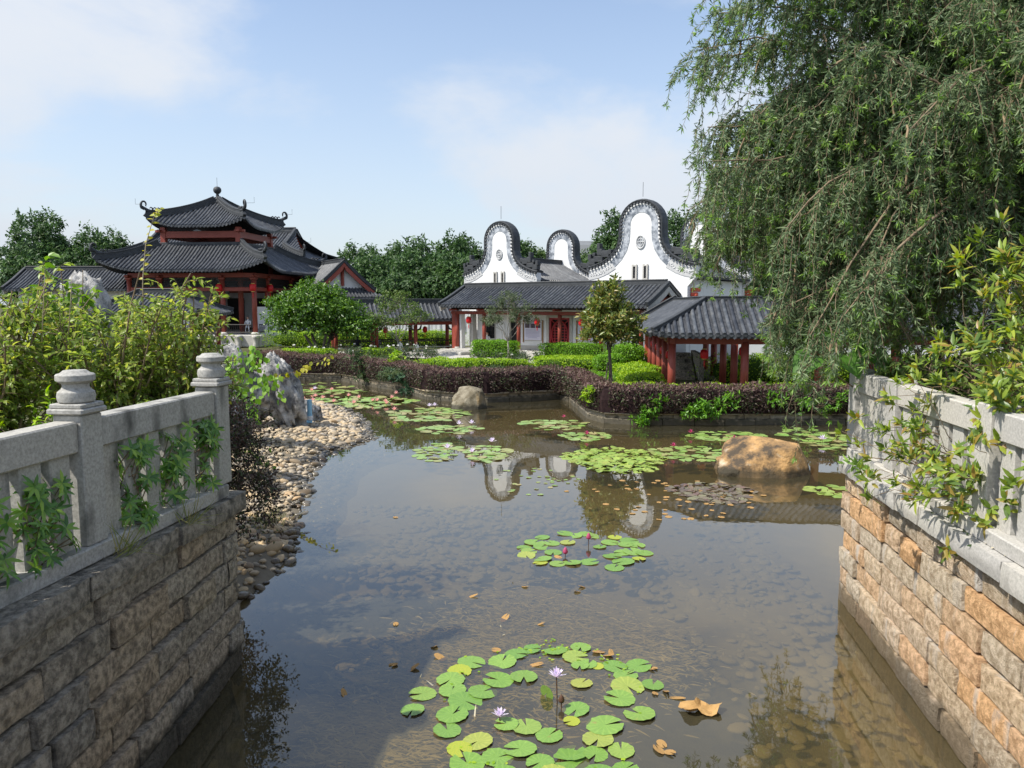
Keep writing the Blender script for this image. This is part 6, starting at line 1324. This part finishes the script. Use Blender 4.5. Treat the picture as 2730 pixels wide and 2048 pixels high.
CLUMPS = [('sparse far lily pads below the left purple hedge', -10.41, 39.68, 1.9, 3.2, 46, .24, 'pad_far', [('lilac_petal', 2)]), ('narrow row of pads beyond the pink water lilies', -8.68, 38.0, 1.5, 1.0, 26, .24, 'pad_far', [('pink_petal', 2)]),
    ('dense lily pads crowded with pink flowers beside the pebble bank', -7.0, 34.0, 2.5, 2.2, 170, .22, 'pad_far', [('pink_petal', 14)]), ('pads with white flowers left of the dark boulder', -3.34, 30.2, 1.6, 1.9, 52, .25, 'pad_far', [('lilac_petal', 2), ('pink_petal', 1)]),
    ('thin drift of pads in front of the dark boulder', -2.23, 26.6, 1.05, .9, 32, .20, 'pad_far', [('lilac_petal', 2)]), ('pads nearest the pebble tip over the tree reflection', -2.2, 22.5, .65, 1.4, 30, .19, 'pad_far', [('lilac_petal', 1)]),
    ('pads with lilac flower over the left gable reflection', -.75, 22.3, .6, 1.3, 30, .19, 'pad_far', [('lilac_petal', 2)]), ('pads with one magenta flower off the rounded bank', 1.56, 27.7, 1.15, 1.25, 34, .21, 'pad_far', [('magenta_petal', 1)]),
    ('small group of pads with one violet flower in mid pond', 2.46, 25.2, .85, .8, 22, .19, 'pad_far', [('magenta_petal', 1)]), ('dense lime green carpet of lily pads in mid pond', 2.91, 21.4, 1.40, 1.75, 290, .13, 'pad_lime', []),
    ('loose pads between the lime carpet and the orange boulder', 5.3, 22.3, 1.15, 1.2, 44, .19, 'pad_far', [('magenta_petal', 1)]), ('pads with violet flowers behind the orange boulder', 7.1, 25.2, 1.25, 1.0, 40, .20, 'pad_far', [('magenta_petal', 2)]),
    ('pads at far right beside the right wall corner', 10.0, 24.6, .95, 2.2, 46, .21, 'pad_far', [('lilac_petal', 1)]), ('dark purplish carpet of small lily pads before the boulder', 4.69, 17.6, .95, .95, 170, .10, 'pad_dark', []), ('few pads touching the right retaining wall', 7.55, 17.7, .5, .6, 14, .18, 'pad_lime', []),
    ('pale thin scatter of leaf scraps left of the lime carpet', .6, 18.8, 1.2, 1.5, 34, .07, 'pad_far', []), ('scattered small dead pads between the dark carpet and the mid ring', 3.6, 17.2, 2.2, 2.0, 60, .07, 'dead_leaf', [])]
for lb, cx, cy, rx, ry, n, r, mname, fl in CLUMPS:
    T = thing('water_lily', lb, 'water lily', (cx, cy, 0), 0, 'water lily clumps'); placed = []
    for i in range(n):
        for tr_ in range(14):
            a = random.uniform(0, 6.283); d = math.sqrt(random.random()); x = cx + math.cos(a) * d * rx * (1 + .15 * math.sin(3 * a)); y = cy + math.sin(a) * d * ry; rr = r * random.uniform(.7, 1.15)
            if all((x - p[0]) ** 2 + (y - p[1]) ** 2 > (.62 * (rr + p[2])) ** 2 for p in placed[-120:]): break
        placed.append((x, y, rr)); put_pad(T, x, y, rr, mname, .006, .05 if n < 150 else .14)
    for m_, k in fl:
        for p in random.sample(placed, k): lily_flower(T, p[0], p[1], random.uniform(.08, .22), .17 if m_ != 'magenta_petal' else .13, m_, 12)
# ---- dead leaves and scraps on the surface
T = thing('dead_leaf', 'large curled orange brown dead leaf floating right of the nearest pads', 'leaf', (2.05, 7.93, .01)); vs = [(0, 0, .035)]; fs = []; k = 22
for ring, rr_ in enumerate((.35, .7, 1.0)):
    for i in range(k):
        a = 6.283 * i / k; r = rr_ * (.135 + .06 * abs(math.cos(a)) + .025 * math.sin(a * 5 + 1) + (random.uniform(-.02, .02) if ring == 2 else 0))
        vs.append((r * math.cos(a) * 1.15, r * math.sin(a) * .85, .03 + .035 * math.sin(a * 3 + ring) * rr_ + (.03 * random.random() if ring == 2 else 0)))
fs = [(0, 1 + i, 1 + (i + 1) % k) for i in range(k)] + [(1 + q * k + i, 1 + (q + 1) * k + i, 1 + (q + 1) * k + (i + 1) % k, 1 + q * k + (i + 1) % k) for q in range(2) for i in range(k)]
MB().add(vs, fs).build('blade', MATS['dead_leaf'], T)
lo = [(-1.9, 8.3), (-1.2, 8.9), (-.9, 9.2), (-.2, 9.4), (-1.0, 9.5), (-1.45, 9.0), (1.1, 9.35), (1.25, 9.3), (1.7, 8.9), (1.75, 8.35), (1.85, 8.2), (1.5, 7.3), (1.55, 7.15), (1.0, 11.4), (1.1, 11.6), (.2, 11.6), (-.6, 11.2), (-.1, 10.4), (.4, 10.2), (-1.6, 10.2), (.8, 13.0), (-2.4, 15.5), (.3, 9.0), (1.2, 9.25), (1.62, 8.3), (1.45, 7.2)]
for i, (x, y) in enumerate(lo):
    o = link('dead_leaf', random.choice(PADM['dead_leaf']), None, (x, y, .010), (random.gauss(0, .2), random.gauss(0, .2), random.uniform(0, 6.28)), (random.uniform(.05, .10), random.uniform(.03, .06), .1))
    tag(o, 'small brown dead leaf scrap floating on the near water', 'leaf', 'floating dead leaf scraps')
n = 300; a = rng.uniform(0, 6.283, n); r = rng.normal(1.25, .12, n); P = np.stack([.4 + r * np.cos(a) * .95, 8.1 + r * np.sin(a) * 1.1, np.full(n, .012)], 1); ok = rng.random(n) < np.clip(.15 + .85 * (np.sin(a * 2 + 5.4) > .35), 0, 1); P = P[ok]; n = len(P)
tag(leaves('duckweed', P, nrm(rdir(n) * np.array([1, 1, .05])), np.repeat([[0, 0, 1.]], n, 0), rng.uniform(.03, .06, n), .035, MATS['lime_leaf'], True, .05, 0), 'tiny yellow green floating leaves around the nearest lily ring', 'duckweed', kind='stuff')
# ---- submerged weed just under the surface
n = 12000; c = np.array([(.15, 10.6), (-.6, 9.6), (.9, 10.2), (-1.3, 8.8), (-.9, 7.9), (1.6, 9.6), (-1.6, 7.6), (.3, 8.9)]); sd = np.array([.7, .7, .6, .5, .5, .5, .5, .8])
i = rng.integers(0, len(c), n); P = np.stack([c[i, 0] + rng.normal(size=n) * sd[i] * .75, c[i, 1] + rng.normal(size=n) * sd[i], -.035 - .07 * rng.random(n) ** 1.5], 1); P = P[(P[:, 1] > 6.6) & (P[:, 0] > -2.6)]; n = len(P)
D = nrm(np.stack([np.ones(n) + rng.normal(0, .6, n), rng.normal(0, .6, n), rng.normal(0, .05, n)], 1))
tag(leaves('pond_weed', P, D, nrm(rdir(n) * .4 + np.array([0, 0, 1.])), rng.uniform(.06, .22, n), .022, MATS['weed'], True, .1, .1), 'brown submerged weed drifting under the surface beyond the nearest lilies', 'pond weed', kind='stuff')
# ================================================================= WEEPING TREE (right)
WT = thing('weeping_tree', 'large weeping bottlebrush tree hanging over the pond at right', 'tree', (8.9, 11.2, 2.1)); o = np.array([8.9, 11.2, 2.1])
tb = MB().tube([(0, 0, 0), (-.1, .1, 1.2), (-.5, .3, 2.6), (-1.0, .7, 4.0)], [.26, .22, .18, .13], 10).build('trunk', MATS['bark'], WT, smooth=True)
cx = np.array([7.5, 12.4, 6.3]); rr = np.array([5.35, 3.0, 4.9])
zlim_x = [2.0, 2.3, 2.95, 3.7, 4.3, 4.7, 5.1, 5.6, 6.5, 9, 14]; zlim_z = [6.1, 5.6, 4.8, 3.9, 2.9, 2.6, 2.8, 3.0, 3.2, 3.4, 3.5]
nl = 225; d = rdir(nl * 8); d = d[(d[:, 2] > -.6) & ((d[:, 0] < .1) | (rng.random(nl * 8) < .45))][:nl]; d = d / ((np.abs(d) ** 3).sum(1) ** (1 / 3))[:, None]; E = cx + d * rr * rng.uniform(.5, .97, nl)[:, None] - o; S0 = np.array([[-.5, .3, 2.6]]) + np.outer(rng.random(nl), np.array([-.5, .4, 1.4]))
kl = 14; ul = np.linspace(0, 1, kl)[None, :, None]; arch = rng.uniform(.3, 1.3, nl)[:, None, None]
LP = S0[:, None] * (1 - ul) + E[:, None] * ul + np.array([0, 0, 1.0]) * (np.sin(ul * math.pi) * arch - .35 * ul ** 4 * arch) + np.cumsum(rng.normal(size=(nl, kl, 3)) * .05, 1)
zz_ = np.interp((LP + o)[:, :, 0] * 12.5 / np.maximum((LP + o)[:, :, 1], 9), zlim_x, zlim_z); okl = (((LP + o)[:, :, 2] - zz_) > .7).all(1) & ~((d[:, 2] > .45) & (d[:, 0] < -.2) & (rng.random(nl) < .4)); LP = LP[okl]; d = d[okl]; nl = len(LP)
stems('limbs', LP, .045, .008, MATS['twig'], 5, tb)
ns = 14500; li = rng.integers(0, nl, ns); uu = (.30 + .70 * rng.random(ns) ** .7) * (kl - 1.001); a = uu.astype(int); f = (uu - a)[:, None]
Q = LP[li, a] * (1 - f) + LP[li, a + 1] * f + o + rng.normal(size=(ns, 3)) * .07; ld = nrm(LP[li, a + 1] - LP[li, a]); d = nrm(Q - cx)
out_ = nrm(ld * np.array([1, 1, .3]) * .8 + rdir(ns) * .9 * np.array([1, 1, .2])); hi = np.clip((Q[:, 2] - 6.8) / 3, 0, 1); ln = rng.uniform(.2, 1.15, ns) * (1 - .45 * hi) * np.where(rng.random(ns) < .25, 1.5, 1)
k = 9; u = np.linspace(0, 1, k)[None, :, None]; reach = (.45 + .40 * hi) * rng.uniform(.3, 1.4, ns)
TP = Q[:, None] + out_[:, None] * (reach[:, None, None] * (u - .3 * u ** 2)) - np.array([0, 0, 1.]) * (ln[:, None, None] * u ** (1.15 + .8 * hi[:, None, None])) + np.cumsum(rng.normal(size=(ns, k, 3)) * .026, 1)
zl = np.interp(TP[:, -1, 0] * 12.5 / np.maximum(TP[:, -1, 1], 9), zlim_x, zlim_z) + rng.normal(0, .35, ns)
keep = (TP[:, -1, 2] > zl) & (TP[:, :, 1].min(1) > 9.3); TP = TP[keep]; hi = hi[keep]; ns = len(TP)
# a few long streamers that hang in front of the boulder and the far hedge
ex = np.array([[4.55, 12.3, 4.6], [4.7, 12.2, 4.5], [4.62, 12.4, 4.3], [4.9, 12.0, 4.4], [4.4, 12.5, 4.8], [5.0, 12.2, 4.2]]); EP = ex[:, None] + np.array([0, 0, -1.]) * (np.array([2.2, 2.0, 2.3, 1.6, 1.5, 1.6])[:, None, None] * u) + np.cumsum(rng.normal(size=(6, k, 3)) * .035, 1)
TP = np.concatenate([TP, EP]); hi = np.concatenate([hi, np.zeros(6)]); ns = len(TP)
TP = TP - o
stems('twigs', TP, .006, .003, MATS['twig'], 3, WT)
tag([c for c in WT.children if c.name.startswith('twigs')][0], kind='stuff')
per = 52; uu = rng.random((ns, per)) ** .85 * (k - 1.001); a = uu.astype(int); f = (uu - a)[..., None]; ii = np.arange(ns)[:, None]
P = (TP[ii, a] * (1 - f) + TP[ii, a + 1] * f).reshape(-1, 3); tdir = nrm((TP[ii, a + 1] - TP[ii, a]).reshape(-1, 3)); n = len(P)
leaves('foliage', P, nrm(tdir * .75 + rdir(n) * .75), rdir(n), rng.uniform(.07, .13, n), .019, MATS['weep_leaf'], False, .2, .05, WT)
tipi = rng.random(ns) < .75; tp = TP[tipi][:, -1]; td = nrm(TP[tipi][:, -1] - TP[tipi][:, -2]); per = 11; n = len(tp) * per
leaves('new_growth', np.repeat(tp, per, 0), nrm(np.repeat(td, per, 0) * .55 + rdir(n) * .75), rdir(n), rng.uniform(.07, .125, n), .019, MATS['weep_tip'], False, .2, .05, WT)
si = np.where((hi < .6) & (rng.random(ns) < .14))[0]; a = rng.integers(2, k - 4, len(si)); SP = np.stack([TP[si, a + q] for q in range(3)], 1); stems('seed_capsules', SP, .017, .015, MATS['seed'], 5, WT)
tag([c for c in WT.children if c.name.startswith('seed')][0], kind='stuff')
# ================================================================= RIGHT FOREGROUND SHRUBS
def whorl_shrub(label, base, tips, L, W, m, r=.014, k_l=10, sub=5, spread=.22, name='lance_leaf_shrub'):
    T = thing(name, label, 'shrub', base); o = np.array(base); t_ = np.array(tips) - o; n = len(t_); k = 7; u = np.linspace(0, 1, k)[None, :, None]; mid = t_ * np.array([.35, .35, .75])
    Pth = 2 * u * (1 - u) * mid[:, None] + u ** 2 * t_[:, None] + rng.normal(size=(n, k, 3)) * .012
    stems('branches', Pth, r, r * .4, MATS['twig'], 5, T)
    st = np.repeat(Pth[:, 4], sub, 0); en = np.repeat(t_, sub, 0) + rng.normal(size=(n * sub, 3)) * spread; limb_tubes(T, st, en, r * .35, r * .2, MATS['twig'], 4, 0, 'twigs', .05)
    C = np.concatenate([t_, en]); dn = nrm(np.concatenate([t_ - Pth[:, -2], en - st])); q = len(C); ax = nrm(dn + np.array([0, 0, .5])); rd = rdir(q * k_l); D = nrm(np.repeat(ax, k_l, 0) * .62 + rd * .85)
    leaves('foliage', np.repeat(C, k_l, 0) - D * .0 + rng.normal(size=(q * k_l, 3)) * .02, D, nrm(np.repeat(ax, k_l, 0) + rd * .3), L * rng.uniform(.6, 1.2, q * k_l), W, MATS[m], True, .3, .15, T); return T
tips = [(4.35, 7.2, 2.75), (4.7, 7.2, 3.6), (4.6, 7.0, 3.4), (4.85, 7.3, 3.85), (5.0, 7.0, 3.6), (5.1, 7.4, 3.9), (4.9, 8.6, 3.7), (4.8, 6.4, 2.9), (4.7, 6.3, 2.5), (5.0, 6.5, 3.3), (4.05, 8.6, 2.65), (4.2, 8.2, 2.9), (4.4, 8.6, 3.05), (4.45, 7.9, 2.7), (4.6, 8.4, 3.3), (4.5, 7.4, 2.55), (4.75, 7.6, 3.05), (4.7, 7.0, 2.8), (4.9, 7.2, 3.3), (5.0, 8.0, 3.5), (4.6, 6.8, 2.5), (4.85, 6.8, 3.1), (4.3, 8.0, 2.45)]
whorl_shrub('lance leaved shrub arching over the right balustrade towards the water', (5.9, 8.0, 2.12), tips, .15, .042, 'lance_leaf', k_l=12, sub=7, spread=.26)
whorl_shrub('tall lance leaved shrub with glowing yellow tips at the right picture edge', (6.3, 8.6, 2.12), [(5.2, 8.2, 4.85), (5.45, 8.3, 5.0), (5.3, 8.0, 4.6), (5.5, 8.0, 4.3), (5.25, 7.9, 4.0), (5.6, 8.2, 3.9), (5.1, 8.2, 3.75), (5.4, 7.6, 3.7), (5.5, 8.4, 4.7), (5.0, 7.8, 3.5), (5.7, 8.4, 4.4)], .16, .042, 'lance_leaf', sub=9, k_l=12, spread=.28)
shrub('oval_leaf_shrub', 'dense oval leaved green shrub behind the right balustrade', (6.3, 10.6, 2.1), fan(6.1, 10.3, 1.0, .6, 3.2, 4.45, 26) + fan(5.4, 10.2, .35, .3, 2.9, 3.5, 10), 520, .085, .05, 'oval_leaf', .02, per=7)
shrub('oval_leaf_shrub', 'oval leaved shrub hanging over the end bay of the right balustrade', (5.9, 10.9, 2.1), fan(5.35, 10.5, .3, .35, 2.9, 3.6, 14), 220, .08, .045, 'oval_leaf', .014, per=7, tw=.25)
bush('dark_bush', 'dark leafy bush in the shade below the weeping tree', (7.4, 11.1, 2.1), [(7.0, 11.0, 3.1, 1.3, .7, 1.1), (8.8, 11.0, 3.3, 1.5, .7, 1.3), (6.2, 11.2, 2.9, .8, .6, .8)], 700, 9, .08, .13, .06, 'bg_leaf')
T = thing('giant_leaf_plant', 'plant with huge heart shaped leaves under the weeping tree', 'plant', (5.7, 11.3, 2.12)); oT = np.array([5.7, 11.3, 2.12])
for (x, y, z, s, dx, dz) in ((4.25, 10.9, 3.62, .42, -.75, -.55), (4.72, 10.8, 3.66, .36, .2, -.5), (4.55, 11.0, 3.98, .34, -.6, .0), (4.9, 10.9, 3.9, .34, .1, -.3), (5.15, 10.9, 3.66, .30, .5, -.5), (4.7, 11.1, 4.25, .30, -.3, .3), (5.1, 11.1, 4.2, .28, .3, .2)):
    d = np.array([dx, -.35, dz]); d /= np.linalg.norm(d); nn_ = np.array([-.25, -.6, .75]); sd = np.cross(d, nn_); sd /= np.linalg.norm(sd); nn_ = np.cross(sd, d); vs = []; prof = [(-.18, .28), (-.10, .44), (.1, .52), (.32, .47), (.55, .34), (.78, .16), (1.0, 0)]
    c = np.array([x, y, z]) - oT; sp = [c - nn_ * .0]
    rows = [(0.0, 0.0)] + prof; vs.append(c); fs = []
    for t_, w_ in prof:
        m0 = c + d * t_ * s - nn_ * (.25 * t_ * t_) * s; vs += [m0 - sd * w_ * s + nn_ * w_ * .25 * s, m0 if t_ > 0 else c, m0 + sd * w_ * s + nn_ * w_ * .25 * s]
    for q in range(len(prof) - 1): b = 1 + q * 3; fs += [(b, b + 3, b + 4, b + 1), (b + 1, b + 4, b + 5, b + 2)]
    MB().add(vs, fs).build('leaf', MATS['heart_leaf'], T, smooth=True); MB().tube([(0, 0, .0), tuple(c * .5 + np.array([0, 0, .3])), tuple(c)], [.016, .012, .008], 5).build('leaf_stalk', MATS['twig'], T)
for i, (lb, x, y, z, n, m_, L_) in enumerate((('small fern like weeds on the right coping near the wall corner', 4.82, 10.3, 2.15, 90, 'weep_tip', .14), ('leafy weeds sprouting between the right slats', 4.86, 8.9, 2.3, 60, 'bank_leaf', .11), ('weeds on the right coping below the lance leaves', 4.62, 8.0, 2.15, 60, 'dusty_leaf', .09), ('bright weeds at the foot of the right slats nearest the viewer', 4.72, 7.4, 2.32, 50, 'bank_leaf', .10), ('weed tuft hanging down from the right coping', 4.50, 7.3, 2.1, 40, 'rose_leaf', .08))):
    T = thing('wall_weed', lb, 'weeds', (x, y, z), 0, 'weeds on the right coping'); P = rng.normal(size=(n, 3)) * np.array([.05, .28, .03])
    leaves('foliage', P, nrm(rdir(n) * .8 + np.array([-.3, 0, .5])), rdir(n), L_ * rng.uniform(.6, 1.2, n), L_ * .3, MATS[m_], True, .3, .2, T)
n = 260; y = rng.uniform(5.2, 11, n); P = np.stack([rtop(y) + rng.uniform(.02, .16, n), y, np.full(n, 2.158) + rng.random(n) * .02], 1)
tag(leaves('leaf_litter', P, nrm(rdir(n) * np.array([1, 1, .1])), np.repeat([[0, 0, 1.]], n, 0), rng.uniform(.03, .08, n), .025, MATS['weed'], True, .2, .1), 'brown leaf litter and moss lying along the right coping', 'leaf litter', kind='stuff')
# ================================================================= PEOPLE
def person(label, loc, rz, h, pose, shirt, legs='cloth_dark', hat=None):
    T = thing('person', label, 'person', loc, rz); s = h / 1.7
    if pose == 'stand': J = {'pel': (0, 0, .92), 'ch': (0, -.01, 1.25), 'nk': (0, 0, 1.46), 'hd': (0, -.02, 1.62), 'sl': (-.18, 0, 1.40), 'el': (-.24, -.02, 1.13), 'wl': (-.24, -.14, .92), 'sr': (.18, 0, 1.40), 'er': (.25, -.05, 1.14), 'wr': (.22, -.2, .98), 'hl': (-.09, 0, .88), 'kl': (-.1, -.02, .48), 'al': (-.1, .02, .06), 'hr': (.09, 0, .88), 'kr': (.11, -.03, .48), 'ar': (.11, .02, .06)}
    else: J = {'pel': (0, 0, .55), 'ch': (0, -.04, .90), 'nk': (0, -.04, 1.10), 'hd': (0, -.08, 1.27), 'sl': (-.18, -.04, 1.04), 'el': (-.24, -.12, .78), 'wl': (-.14, -.34, .66), 'sr': (.18, -.04, 1.04), 'er': (.24, -.12, .78), 'wr': (.14, -.34, .66), 'hl': (-.1, -.06, .52), 'kl': (-.12, -.48, .52), 'al': (-.12, -.46, .08), 'hr': (.1, -.06, .52), 'kr': (.12, -.48, .52), 'ar': (.12, -.46, .08)}
    names = list(J); E_ = [('pel', 'ch'), ('ch', 'nk'), ('nk', 'hd'), ('ch', 'sl'), ('sl', 'el'), ('el', 'wl'), ('ch', 'sr'), ('sr', 'er'), ('er', 'wr'), ('pel', 'hl'), ('hl', 'kl'), ('kl', 'al'), ('pel', 'hr'), ('hr', 'kr'), ('kr', 'ar')]
    rad = dict(pel=.14, ch=.15, nk=.055, hd=.095, sl=.065, el=.045, wl=.032, sr=.065, er=.045, wr=.032, hl=.09, kl=.06, al=.042, hr=.09, kr=.06, ar=.042)
    me = bpy.data.meshes.new('body'); me.from_pydata([tuple(q * s for q in J[k_]) for k_ in names], [(names.index(a), names.index(b)) for a, b in E_], [])
    for m_ in (shirt, legs, 'skin'): me.materials.append(MATS[m_])
    ob = link('body', me, T); md = ob.modifiers.new('skin', 'SKIN')
    for i, k_ in enumerate(names): me.skin_vertices[0].data[i].radius = (rad[k_] * s, rad[k_] * s * .85); me.skin_vertices[0].data[i].use_root = (k_ == 'pel')
    sb = ob.modifiers.new('sub', 'SUBSURF'); sb.levels = 1; sb.render_levels = 1
    hx, hy, hz_ = (q * s for q in J['hd'])
    V = IV2 * np.array([.088, .10, .115]) * s * 1.06 + np.array([hx, hy, hz_ + .01]); link('face', np_mesh('face', V, IF2, None, MATS['skin'], True), T)
    V = IV2 * np.array([.102, .108, .122]) * s; V = V[:, :] + np.array([hx, hy + .022 * s, hz_ + .035 * s]); link('hair', np_mesh('hair', V, IF2, None, MATS['hair'], True), T)
    if hat:
        MB().lathe((hx, hy, hz_ + .04 * s), [(.18 * s, 0), (.185 * s, .012), (.12 * s, .03), (.118 * s, .09 * s), (.08 * s, .13 * s), (0, .14 * s)], 14).build('sun_hat', MATS[hat], T, smooth=True)
    for w_ in ('wl', 'wr'):
        p = [q * s for q in J[w_]]; m_ = MB().tube([(p[0], p[1], p[2]), (p[0], p[1] - .04 * s, p[2] - .06 * s)], [.035 * s, .03 * s], 6)
        for f_ in range(4): m_.tube([(p[0] + (f_ - 1.5) * .016 * s, p[1] - .04 * s, p[2] - .06 * s), (p[0] + (f_ - 1.5) * .018 * s, p[1] - .075 * s, p[2] - .12 * s)], .008 * s, 4)
        m_.tube([(p[0], p[1] - .02 * s, p[2] - .03 * s), (p[0] - .04 * s * (1 if w_ == 'wl' else -1), p[1] - .06 * s, p[2] - .07 * s)], .009 * s, 4); m_.build('hand', MATS['skin'], T, smooth=True)
    return T
person('child in a white shirt and yellow sun hat among the rose bushes', (-7.35, 50.6, .86), R(150), 1.12, 'stand', 'cloth_white', hat='hat_yellow')
person('dark haired child in white standing among the white roses', (-6.3, 51.0, .86), R(-20), .95, 'stand', 'cloth_white')
person('person in grey seated on the walkway bench behind the young tree', tuple(CL.matrix_basis @ Vector((3.0, .1, -.05))), CL.rotation_euler.z + R(180), 1.6, 'sit', 'cloth_grey')
person('person in dark clothes seated in the left bay of the walkway', tuple(CL.matrix_basis @ Vector((1.6, .1, -.05))), CL.rotation_euler.z + R(170), 1.6, 'sit', 'cloth_dark')
person('person in white seated at the open left end of the hall', fh(1.7, 1.2, .2), R(-10), 1.55, 'sit', 'cloth_white')
person('person in pale clothes seated inside the large pavilion by its railing', (-21.6, 63.2, 1.95), R(10), 1.65, 'sit', 'cloth_white')
